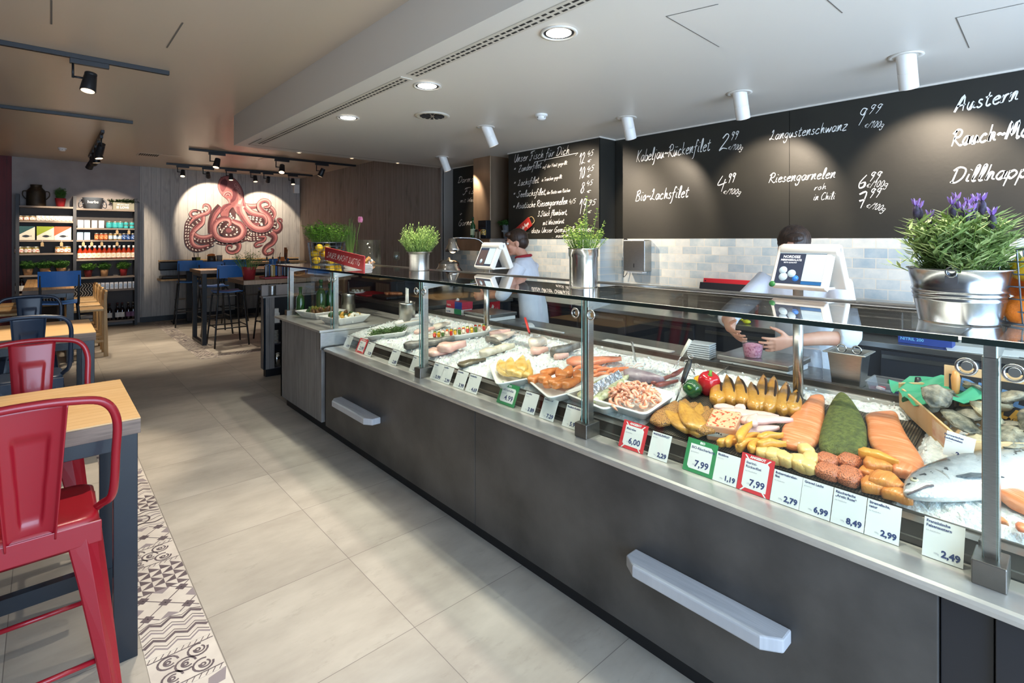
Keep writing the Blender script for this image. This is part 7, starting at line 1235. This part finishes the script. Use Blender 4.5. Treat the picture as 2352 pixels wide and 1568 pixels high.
for x, y, r_, lb in ((2.09, 8.84, 0, 'blue bar stool at the front of the bar table, left of the red pot'), (2.15, 10.02, PI, 'light-catching blue bar stool behind the nearer bar table'), (2.02, 11.32, -.1, 'blue bar stool before the wall table, nearest the black bench end'), (2.75, 11.34, 0, 'blue bar stool before the wall table, second from the bench end'), (3.55, 11.34, .1, 'blue bar stool before the wall table behind the oil bottles'), (2.75, 8.8, 0, 'blue bar stool hidden partly by the red herb pot at the bar table'), (3.1, 7.62, PI, 'blue bar stool behind the table with the oil bottles')): tube_stool(x, y, r_, lb, s0)
# pale wooden stools
def wood_stool(x, y, rz, label, src=None):
    if src: return dup(src, (x, y, 0), rz, label)
    t = thing('wooden_stool', label, 'bar stool', (x, y, 0), rz, 'pale wooden stools at the long table'); zs = .66
    obj('seat', M().bx(-.19, .19, -.19, .19, zs - .035, zs), PALEW, t, bevel=.012, seg=3); obj('backrest', M().grid(8, 2, lambda u, v: (lerp(-.2, .2, u), -.205 - .02 * math.sin(u * PI) - .012 * v, lerp(zs + .09, zs + .23, v))), PALEW, t).modifiers.new('s', 'SOLIDIFY').thickness = .025
    for sx in (-1, 1):
        obj('leg', M().prism([(-.03, 0), (.02, 0), (.02, zs + .2), (-.012, zs + .2)], -.015, .015, Matrix.Translation((sx * .185, -.2, 0)) @ basis((0, 1, 0), (sx * .0, -.0, 1), (1, 0, 0), (0, 0, 0))), PALEW, t, bevel=.004); obj('leg', M().bx(sx * .175 - .017, sx * .175 + .017, .15, .185, 0, zs - .03), PALEW, t, bevel=.004); obj('stretcher', M().bx(sx * .178 - .01, sx * .178 + .01, -.2, .17, .2, .235), PALEW, t, bevel=.003)
    obj('stretcher', M().bx(-.18, .18, .155, .175, .26, .295), PALEW, t, bevel=.003); return t
w0 = wood_stool(.42, 9.22, PI / 2, 'pale wooden stool nearest the aisle at the long narrow table')
for x, y, r_, lb in ((.42, 9.85, PI / 2, 'pale wooden stool, second from the aisle end on the right of the long table'), (.42, 10.48, PI / 2, 'pale wooden stool, third on the right of the long table'), (.42, 11.0, PI / 2, 'pale wooden stool nearest the shelf on the right of the long table'), (-.34, 9.4, -PI / 2, 'pale wooden stool by the red wall, front of three on that side'), (-.34, 9.95, -PI / 2, 'pale wooden stool by the red wall, middle of three on that side'), (-.34, 10.6, -PI / 2, 'pale wooden stool by the red wall, rear of three on that side')): wood_stool(x, y, r_, lb, w0)
# ---------------------------------------------------------------- bar tables and wall bench
def bar_table(x0, x1, y0, y1, zt, label, both=True):
    t = thing('bar_table', label, 'table', (x0, y0, 0)); P = lambda m: m.xf(Matrix.Translation((-x0, -y0, 0)))
    obj('tabletop', P(M().bx(x0, x1, y0, y1, zt - .05, zt)), plank_mat('bar_top_wood' + str(int(y0)), 1, 0, .12, '#a98d74', '#8a705a', '#6d5644', vary=.4, gs=(40, 3)) , t, bevel=.002)
    for xe in ((x0 + .03, x1 - .09) if both else (x1 - .09,)): obj('leg_frame', P(M().bx(xe, xe + .06, y0 + .03, y0 + .09, 0, zt - .05).bx(xe, xe + .06, y1 - .09, y1 - .03, 0, zt - .05).bx(xe, xe + .06, y0 + .09, y1 - .09, 0, .045).bx(xe, xe + .06, y0 + .09, y1 - .09, zt - .1, zt - .05)), ANTH, t, bevel=.002)
bar_table(1.74, 3.5, 8.93, 9.72, 1.14, 'wooden bar table on black frame legs with the blue stools around it'); bar_table(1.70, 3.7, 6.5, 7.2, 1.13, 'wooden bar table carrying the red herb pot and oil bottles', False)
t = thing('high_table', 'high wooden wall table on black pedestals below the mural', 'table', (2.0, 11.55, 0)); obj('tabletop', M().bx(0, 2.3, 0, .5, 1.1, 1.14), PALEW, t, bevel=.002)
for x in (.1, 1.0, 1.9): pd = obj('pedestal', M().bx(x - .05, x + .05, .15, .25, .02, 1.1), ANTH, t, bevel=.002); obj('base_plate', M().bx(x - .27, x + .27, -.05, .45, 0, .02), ANTH, pd, bevel=.002)
t = thing('upholstered_bench', 'black upholstered high bench with wooden edges along the mural wall', 'bench', (1.66, 12.28, 0)); obj('back_cushion', M().bx(0, 2.7, -.1, -.02, 1.0, 1.17), BLACK, t, bevel=.02); obj('back_rail', M().bx(0, 2.7, -.1, 0, 1.175, 1.2), PALEW, t, bevel=.004); obj('seat_cushion', M().bx(0, 2.7, -.43, -.1, .845, .9), BLACK, t, bevel=.02); obj('seat_board', M().bx(-.02, 2.7, -.45, -.0, .81, .845), PALEW, t, bevel=.004)
for x in (.5, 1.4, 2.4): obj('support', M().bx(x - .03, x + .03, -.4, -.04, 0, .81), BLACK, t)
obj('foot_rail', M().tube([(.2, -.45, .45), (2.7, -.45, .45)], .012, 8), STEEL, t)
# service cabinet
CX, CY = 1.885, 6.40
t = thing('service_cabinet', 'grey plank service cabinet with open shelves of plates beside the counter', 'cabinet', (CX, CY, 0)); obj('side_panel', M().bx(0, .02, 0, .1, .095, .925), CPLANK, t); obj('side_panel', M().bx(.02, .12, -.012, .0, .095, .925), plank_mat('grey_planks_front', 2, 0, .06, '#8d8a88', '#6c6968', '#45424a', vary=.3), t); obj('corner_post', M().bx(-.004, .02, -.014, .004, .095, .925), NAVY, t); obj('side_panel', M().bx(.62, .64, 0, .1, .095, .925), CPLANK, t); obj('back_panel', M().bx(0, .64, .09, .10, .095, .925), BLACK, t); obj('cabinet_top', M().bx(-.012, .65, -.02, .11, .925, .945), CPLANK, t, bevel=.002); obj('plinth', M().bx(.03, .6, .02, .1, 0, .095), BLACK, t); obj('riser_panel', M().bx(.0, .62, .06, .1, .945, 1.07), PLASTER, t)
for z in (.1, .38, .62): obj('shelf', M().bx(.02, .62, 0, .09, z - .012, z), CPLANK, t)
p0 = t
for u, z, nm, lb, f in ((622, .62, 'napkin_box', 'white napkin box on the upper cabinet shelf', lambda t: (obj('box', M().bx(-.06, .06, -.035, .035, 0, .12), WHITEP, t, bevel=.004), obj('napkins', M().bx(-.05, .05, -.03, .03, .12, .17), CERAM, t))), (625, .38, 'plate_stack', 'stack of white plates on the middle cabinet shelf', None), (630, .1, 'steel_canister', 'steel canister on the lowest cabinet shelf', lambda t: (obj('canister_wall', M().lathe([(.001, 0), (.04, 0), (.04, .17), (.037, .17), (.036, .01)], n=24, caps=False), CHROME, t), obj('lid_ring', M().lathe([(.0405, .15), (.043, .155), (.0405, .16)], n=24, caps=False), STEEL, t)))):
    p = OY(u, 700, CY + .045); t = thing(nm, lb, nm.replace('_', ' '), (p.x + .03, CY + .045, z))
    if f: f(t)
    else:
        for k in range(9): obj('plate', M().lathe([(.02, .002 + k * .017), (.042, .012 + k * .017), (.043, .015 + k * .017), (.001, .004 + k * .017)], n=24, caps=False), CERAM, t)
p = OY(625, 680, CY + .05); t = thing('steel_tin', 'ribbed steel tin standing on the service cabinet', 'tin', (p.x, CY + .05, .945)); obj('tin_wall', M().lathe([(.001, 0), (.045, 0)] + [(.045 - .003 * (k % 2), .012 * k) for k in range(1, 11)] + [(.04, .12), (.04, .02)], n=28, caps=False), STEEL, t)
# items on the bar tables
p = OZ(566, 640, 1.131); t = thing('potted_herb', 'feathery green herb in a dark red pot on the bar table corner', 'potted plant', (1.80, 6.66, 1.131)); TERR_R = mat('dark_red_pot', '#8a2428', .45); obj('pot', M().lathe([(.001, 0), (.06, 0), (.078, .14), (.082, .15), (.074, .15), (.07, .12)], n=28, caps=False), TERR_R, t); m = M(); herb(m, Vector((0, 0, .12)), 46, .24, .2, .032, .016, 14, .1, .35, seed=61, curl=.2); obj('foliage', m, [leafmat('chervil_leaf', '#4c7a34', '#365f26'), STEM], t)
t = thing('oil_tray', 'red tray holding four oil and vinegar bottles on the bar table', 'tray', (2.12, 6.68, 1.131)); obj('tray_base', M().bx(-.17, .17, -.11, .11, 0, .012).bx(-.17, .17, -.115, -.105, .0, .025).bx(-.17, .17, .105, .115, 0, .025), RED, t, bevel=.003)
OILS = [('dark vinegar', '#1c1110'), ('golden olive oil', '#9a7a18'), ('brown dressing', '#5d3320'), ('black balsamic', '#120d0d')]
for i, (nm, hx) in enumerate(OILS):
    t = thing('oil_bottle', 'slim glass bottle of %s with pourer on the red tray' % nm, 'bottle', (2.0 + .075 * i, 6.66 + .02 * (i % 2), 1.144), 0, 'oil bottles on the red tray'); obj('bottle_body', M().bx(-.024, .024, -.024, .024, 0, .15), mat('oil_%d' % i, hx, .12, coat=.6), t, bevel=.008, seg=3); obj('bottle_neck', M().lathe([(.02, .15), (.012, .175), (.011, .23), (.013, .235)], n=14, caps=False), GLASS, t); obj('pourer', M().cyl((0, 0, .22), (0, 0, .25), .009, n=10).tube([(0, 0, .25), (.004, 0, .28), (.012, 0, .3)], .003, 6), CAPG, t)
p = OY(650, 590, 9.2); t = thing('cutlery_holder', 'holder with orange napkins and dark bottles on the nearer bar table', 'cutlery holder', (p.x, 9.2, 1.141)); obj('holder_box', M().bx(-.09, .09, -.07, .07, 0, .1), BLACK, t, bevel=.004); obj('napkins', M().bx(-.07, .02, -.05, .05, .1, .17), mat('napkin_orange', '#d9782f', .7), t); m = M()
for k in range(4): m.cyl((.04, -.05 + .03 * k, .1), (.05, -.05 + .035 * k, .3 + .03 * (k % 2)), .012, n=10)
obj('bottle_necks', m, mat('holder_amber', '#8a4a1e', .3), t)
for u, X, hx, lb in ((446, 0, '#17181a', 'small dark vase with twigs on the wall table'), (455, 0, '#8d8a3a', 'small olive vase with twigs on the wall table')):
    p = OY(u, 580, 11.75); t = thing('small_vase', lb, 'vase', (p.x, 11.75, 1.141)); obj('vase_body', M().lathe([(.001, 0), (.035, 0), (.042, .12), (.038, .12), (.034, .01)], n=18, caps=False), mat('vase_%d' % u, hx, .4), t); obj('twigs', M().tube([(0, 0, .08), (.01, 0, .26)], .004, 5).tube([(.01, 0, .08), (-.02, .01, .24)], .004, 5), CAPG, t)
p = OY(486, 580, 11.75); t = thing('cutlery_tin', 'dark tin of cutlery with an orange cloth on the wall table', 'cutlery holder', (p.x, 11.75, 1.141)); obj('tin_body', M().cyl((0, 0, 0), (0, 0, .14), .075, n=24), mat('tin_brown_dark', '#3a342f', .4, .5, col2='#55504a', scale=20), t); obj('cloth', M().blob((-.01, 0, .155), (.07, .05, .03), 12, 8, .4, 4), bpy.data.materials['napkin_orange'], t)
t = thing('metal_cup', 'pale grey metal cup beside the cutlery tin', 'cup', (p.x + .14, 11.75, 1.141)); obj('cup_wall', M().lathe([(.001, 0), (.05, 0), (.055, .15), (.05, .15), (.046, .01)], n=20, caps=False), mat('cup_grey', '#8f8a84', .4), t); obj('cup_band', M().lathe([(.053, .06), (.056, .065), (.054, .07)], n=20, caps=False), STEELD, t)
# ---------------------------------------------------------------- wall shelf with goods
SY = 12.04; GRYW = mat('shelf_board_grey_wood', '#8d7f72', .65, col2='#75685d', scale=12, stretch=(.3, 1, 1)); FRM = mat('shelf_frame_charcoal', '#2c2d30', .5)
t = thing('shelf_unit', 'tall charcoal framed shelf unit with wooden boards full of groceries', 'shelf', (.46, 12.3, 0)); S_ = t; o = lambda m: m.xf(Matrix.Translation((-.46, -12.3, 0)))
for x in (-.365, .372, 1.256): obj('upright', o(M().bx(x, x + .045, SY - .02, 12.3, .0, 2.38)), FRM, t)
obj('back_panel', o(M().bx(-.34, 1.28, 12.295, 12.31, .05, 2.18)), mat('shelf_back_grey', '#55504e', .7), t)
ZL = (2.185, 1.93, 1.60, 1.372, 1.0, .69, .10); ZR = (2.165, 1.818, 1.60, 1.255, .93, .69, .115)
for z in ZL: obj('shelf_board', o(M().bx(-.32, .372, SY - .02, 12.295, z - .03, z)), GRYW, t, bevel=.002)
for z in ZR: obj('shelf_board', o(M().bx(.417, 1.256, SY - .02, 12.295, z - .03, z)), GRYW, t, bevel=.002)
sx = lambda u: OY(u, 560, SY + .05).x
JW = mat('jar_white_label', '#e9e4db', .6); JG = mat('gold_lid', '#b9b3a2', .35, .7); 
def jar(u, z, r, h, hx, label, group, lid=None, src=None, lab='#e9e2d8', dots=None):
    pos = (sx(u), SY + .06, z)
    if src: return dup(src, pos, None, label)
    t = thing('jar', label, 'jar', pos, 0, group); obj('jar_body', M().lathe([(.001, 0), (r, 0), (r, h * .78), (r * .9, h * .84)], n=18, caps=False), mat('jar_' + hx[1:], hx, .3, coat=.4), t); obj('jar_label', M().lathe([(r + .0008, h * .15), (r + .0008, h * .68)], n=18, caps=False), mat('jar_label_' + lab[1:] + hx[1:], lab, .6, **({'col2': dots, 'scale': 45, 'lo': .55, 'hi': .6} if dots else {})), t); obj('lid', M().cyl((0, 0, h * .82), (0, 0, h), r * .96, n=18), lid or JG, t); return t
def row(us, z, r, h, hx, label, group, **k):
    s = None
    for u in us: q = jar(u, z, r, h, hx, label, group, src=s, **k); s = s or q
row((45, 60, 73), ZL[1], .048, .085, '#8a6a3c', 'wide brown jar at the left end of the second left shelf', 'wide brown jars', dots='#b8542e'); row([88 + 9.6 * i for i in range(9)], ZL[1], .034, .09, '#d9d2c4', 'small white-labelled jar in the row on the second left shelf', 'small white jars', dots='#c2542e', lid=WHITEP)
for us, lb in (((44, 62, 81), 'large olive jar, group of three above the left herb pots'), ((136, 153), 'large orange jar, pair near the middle upright')): row(us, ZL[3], .058, .115, '#8a7a2a' if us[0] == 44 else '#c98a2a', lb, lb.split(',')[0] + 's', dots='#c2402e')
for u, hx, nm in ((59, '#1f4a4c', 'dark teal'), (105, '#8a9a22', 'lime green'), (144, '#c2512e', 'orange')):
    x = sx(u); t = thing('gift_box', 'cream and %s gift box with a fish picture on the third left shelf' % nm, 'box', (x, SY + .05, ZL[2])); w_ = .115; obj('carton', M().bx(-w_, w_, 0, .06, 0, .235), mat('gift_cream', '#d8d0bd', .6) if u == 59 else bpy.data.materials['gift_cream'], t, bevel=.002); m = M().poly([(-w_, -.001, .235), (-w_, -.001, .07), (w_, -.001, .225), (w_, -.001, .235)][::1]); obj('colour_corner', m, mat('gift_%d' % u, hx, .6), t)
    m = M(); m.poly([(-.06, -.0015, .065)] + [(-.05 + .012 * i, -.0015, .065 + .022 * math.sin(i / 9 * PI)) for i in range(10)] + [(.075, -.0015, .085), (.068, -.0015, .065), (.075, -.0015, .05)] + [(.058 - .012 * i, -.0015, .065 - .02 * math.sin(i / 9 * PI)) for i in range(10)]); obj('fish_print', m, BLACK, t)
def pot_herb(x, y, z, hx, label, sd, leaf, r=.06, h=.1, sp=.13, fh=.17): 
    t = thing('potted_herb', label, 'potted plant', (x, y, z)); obj('pot', M().lathe([(.001, 0), (r * .72, 0), (r, h), (r * 1.05, h + .01), (r * .9, h + .01), (r * .86, h - .02)], n=22, caps=False), mat('pot_%d' % sd, hx, .6), t); m = M(); herb(m, Vector((0, 0, h - .01)), 70, fh, sp * .85, .038, .024, 11, .2, .1, seed=sd); obj('foliage', m, [leaf, STEM], t)
HL = leafmat('shelf_herb_leaf', '#6b9c4c', '#4c7e38'); HL2 = leafmat('shelf_basil_leaf', '#79a84e', '#5a8a3a')
for i, u in enumerate((64, 103, 141)): pot_herb(sx(u), SY + .08, ZL[4], '#b98d62', 'thyme in a tan pot, %s of three on the left shelf' % ('left', 'middle', 'right')[i], 70 + i, HL, .07, .1, .14)
for i, (u, hx, nm) in enumerate(((203, '#6d1a1c', 'left, in a wrapped dark red pot'), (240, '#b98d62', 'middle, in a tan pot'), (284, '#8a2024', 'right, in a red pot'))): pot_herb(sx(u), SY + .08, ZR[4], hx, 'herb on the right lower shelf, ' + nm, 80 + i, (HL2, HL, HL2)[i], .062, .12, .13)
pot_herb(sx(139), SY + .1, ZL[0], '#a5242c', 'rosemary in a red pot on top of the shelf beside the milk churn', 90, HL, .075, .14, .09, .22)
CHU = mat('aged_bronze_churn', '#4a3d2c', .55, .5, col2='#352b20', scale=8); t = thing('milk_churn', 'old brown metal milk churn with side handles on top of the shelf', 'churn', (sx(83), 12.18, ZL[0])); obj('churn_body', M().lathe([(.001, 0), (.125, 0), (.128, .02), (.125, .24), (.115, .275), (.075, .325), (.075, .365), (.082, .37), (.07, .37), (.065, .3)], n=32, caps=False), CHU, t)
for s_ in (-1, 1): obj('handle', M().tube(spline([(s_ * .12, 0, .26), (s_ * .165, 0, .25), (s_ * .17, 0, .18), (s_ * .128, 0, .12)], 5), .008, 8), CHU, t)
t = thing('lettered_bucket', 'grey enamel bucket with white lettering on top of the shelf', 'bucket', (sx(214), 12.17, ZR[0])); obj('bucket_wall', M().lathe([(.001, 0), (.11, 0), (.15, .2), (.157, .205), (.147, .205), (.107, .01)], n=32, caps=False), GRZ, t); obj('lettering', M().text('herbs', .07, basis((1, 0, 0), (0, -.19, .98), (0, -.98, -.19), (-.085, -.142, .1)), bold=.002), WHITEP, t)
for s_ in (-1, 1): obj('handle', M().tube(spline([(s_ * .148, 0, .19), (s_ * .185, 0, .15), (s_ * .175, 0, .08), (s_ * .13, 0, .1)], 5), .006, 8), GRZ, t)
t = thing('planter_crate', 'pale planter crate lettered in love with dark ivy, on top of the shelf', 'planter', (sx(284), 12.14, ZR[0])); obj('crate_box', M().bx(-.16, .16, -.07, .08, 0, .135), mat('crate_sage', '#8f8c7a', .7), t, bevel=.003); obj('lettering', M().text('All you need', .035, basis((1, 0, 0), (0, 0, 1), (0, -1, 0), (-.1, -.071, .085)), bold=.001).text('IS LOVE', .055, basis((1, 0, 0), (0, 0, 1), (0, -1, 0), (-.11, -.071, .025)), bold=.002), WHITEP, t); m = M()
for dx in (-.1, 0, .1): herb(m, Vector((dx, 0, .12)), 30, .1, .15, .04, .03, 8, .1, .2, seed=int(95 + dx * 20), curl=.3)
obj('foliage', m, [leafmat('ivy_dark_leaf', '#2c4720', '#1d3318'), STEM], t)
def pack(u, z, w_, h, mt, mt2, label, group, src=None, cat='packet', name='packet'):
    pos = (sx(u), SY + .05, z)
    if src: return dup(src, pos)
    t = thing(name, label, cat, pos, 0, group); obj('bag', M().bx(-w_ / 2, w_ / 2, 0, .05, 0, h), mt, t, bevel=.004); obj('print', M().bx(-w_ * .38, w_ * .38, -.001, 0, h * .2, h * .75), mt2, t); return t
def packs(us, *a): 
    s = None
    for u in us: q = pack(u, *a, src=s); s = s or q
WP2 = mat('packet_white', '#d9d9dc', .6); WP3 = mat('packet_print_grey', '#c4c4ca', .6, col2='#d8d8dc', scale=60); BLP = mat('packet_sky_blue', '#9fc2dd', .6); BLP2 = mat('packet_blue_red_print', '#dfe6ee', .6, col2='#b8434a', scale=14, lo=.6, hi=.63); LBP = mat('packet_pale_blue', '#c8d6e6', .6, col2='#8fa8c4', scale=40)
packs((185, 200, 217, 233), ZR[1], .08, .14, WP2, WP3, 'white paper packet in the row of four on the upper right shelf', 'white paper packets'); packs((184, 200), ZR[2], .085, .14, BLP, BLP2, 'sky blue packet, pair by the middle upright', 'sky blue packets'); packs([226 + 10.3 * i for i in range(9)] + [196, 211], ZR[5], .055, .13, WP2, LBP, 'small white and blue packet in the long row above the wine', 'small white and blue packets')
TUR = '#3fb2b4'
row((251, 265, 277), ZR[1], .045, .13, TUR, 'tall turquoise tin on the upper right shelf', 'tall turquoise tins', lab=TUR); s = None
for k in (0, 1):
    for u in (290, 303): q = jar(u, ZR[1] + .062 * k, .036, .06, TUR, 'small turquoise tin in the stacked group of four', 'small turquoise tins', src=s, lab=TUR); s = s or q
for us, hx, lb, dt in (((222, 233, 243), '#c9542a', 'orange glass jar with red lid on the third right shelf', '#e8c8a0'), ((254, 265, 275), '#b9924a', 'amber jar with pale blue label on the third right shelf', '#a8c4dc'), ((285, 295, 305), '#1f3f78', 'dark blue jar at the right end of the third shelf', '#d8dce4')): row(us, ZR[2], .031, .125, hx, lb, lb.split(' on ')[0].split(' at ')[0] + 's', lab={'#c9542a': '#d9824a', '#b9924a': '#c8d8e4', '#1f3f78': '#2f5fa0'}[hx], dots=dt)
SAU = mat('red_sauce', '#9a2f14', .2, coat=.6); s = None
for i in range(12):
    pos = (sx(184 + 11.2 * i), SY + .06, ZR[3])
    if s: dup(s, pos); continue
    s = thing('sauce_bottle', 'red sauce bottle with white label and cap on the fourth right shelf', 'bottle', pos, 0, 'red sauce bottles'); obj('bottle_body', M().lathe([(.001, 0), (.038, 0), (.038, .14), (.018, .19), (.017, .21)], n=18, caps=False), SAU, s); obj('bottle_label', M().lathe([(.0385, .02), (.0385, .11)], n=18, caps=False), mat('sauce_label', '#e6dccb', .6, col2='#d8a03a', scale=30, lo=.6, hi=.63), s); obj('cap', M().cyl((0, 0, .2), (0, 0, .245), .02, n=14), WHITEP, s)
WG = mat('wine_glass_dark', '#17090c', .1, coat=.7); s = None
for i, (u, c_) in enumerate(((252, 0), (270, 0), (281, 0), (295, 1), (306, 1), (244, 0))):
    t = oil_bottle((sx(u), SY + .06, ZR[6]), .038, .31, ('wine bottle with dark red foil and cream label on the bottom right shelf', 'wine bottle with silver foil and purple label on the bottom right shelf')[c_], WG, (JW, mat('wine_label_purple%d' % i, '#7a5a78', .6))[c_], 'wine_bottle', (mat('foil_red%d' % i, '#5a1218', .35), JG)[c_], .58, ('red foil wine bottles', 'silver foil wine bottles')[c_])
for u in (41, 50): oil_bottle((sx(u) , SY + .06, ZL[5]), .036, .30, 'wine bottle with pale capsule at the left end of the shelf', WG, JW, 'wine_bottle', WHITEP, .58, 'pale capsule wine bottles')
t = thing('carton_box', 'white cardboard box on the bottom shelf behind the stools', 'box', (sx(198), SY + .05, ZR[6])); obj('carton', M().bx(-.09, .09, 0, .15, 0, .12), JW, t, bevel=.002); obj('tape_strip', M().bx(-.091, .091, -.001, 0, .05, .07), GRYW, t)
TAG = mat('kraft_tag', '#b59a72', .8); s = None
for u, z in ((97, ZL[2]), (141, ZL[2]), (191, ZR[2]), (210, ZR[2]), (233, ZR[2]), (268, ZR[2]), (268, ZR[1]), (295, ZR[1])):
    pos = (sx(u), SY - .024, z - .035)
    if s: dup(s, pos); continue
    s = thing('price_tag', 'brown kraft paper price tag hanging from a shelf edge', 'price tag', pos, 0, 'kraft price tags on the shelf'); obj('tag_card', M().prism([(-.02, -.075), (.02, -.075), (.02, -.015), (.008, 0), (-.008, 0), (-.02, -.015)], -.001, .001, basis((1, 0, 0), (0, 0, 1), (0, -1, 0), (0, 0, 0))), TAG, s); obj('string', M().tube([(0, 0, -.008), (.004, .002, .03)], .0015, 4), CHALK, s)
p = OY(115, 622, SY); t = thing('small_figurine', 'tiny honey jar with orange lid between the tan herb pots', 'jar', (sx(114), SY + .02, ZL[4])); obj('jar_body', M().blob((0, 0, .035), (.025, .025, .035)), mat('honey_jar', '#b9822a', .25, coat=.5), t); obj('lid', M().blob((.05, 0, .02), (.035, .025, .018)), ORM, t)
# striped cushions on a low bench
ZEB = newmat('zigzag_black_white')[0]; nt = ZEB.node_tree; pr = nt.nodes['Principled BSDF']; P = wpos(nt); zz = mth(nt, 'ADD', mth(nt, 'MULTIPLY', P[0], 26.0), mth(nt, 'MULTIPLY', mth(nt, 'SINE', mth(nt, 'MULTIPLY', P[2], 45.0)), .5)); nt.links.new(mixc(nt, mth(nt, 'LESS_THAN', mth(nt, 'FRACT', zz), .5), lin('#c9c4bb'), lin('#1d1c1c')), pr.inputs['Base Color']); pr.inputs['Roughness'].default_value = .9
t = thing('low_bench', 'low wooden bench behind the long table before the shelf', 'bench', (.2, 11.72, 0)); obj('seat_board', M().bx(-.45, .6, -.18, .18, .5, .54), PALEW, t, bevel=.004)
for x in (-.4, .55): obj('leg', M().bx(x - .03, x + .03, -.15, .15, 0, .5), NAVY, t, bevel=.002)
for x, lb in ((.52, 'zigzag striped cushion leaning near the wooden stool backs'), (.02, 'zigzag striped cushion at the table end of the low bench')): tag(obj('cushion', M().loft([((0, 0, .15 * (k / 6 - .5) * 2), (.2 * (1 - abs(k / 3 - 1) ** 4 * .25), 0, 0), (0, .075 * max(.12, (1 - abs(k / 3 - 1) ** 2.2)), 0)) for k in range(7)], 24, 3.0), ZEB, None, (x, 11.78, .69), (-.2, 0, 0)), lb, 'cushion', 'zigzag cushions')
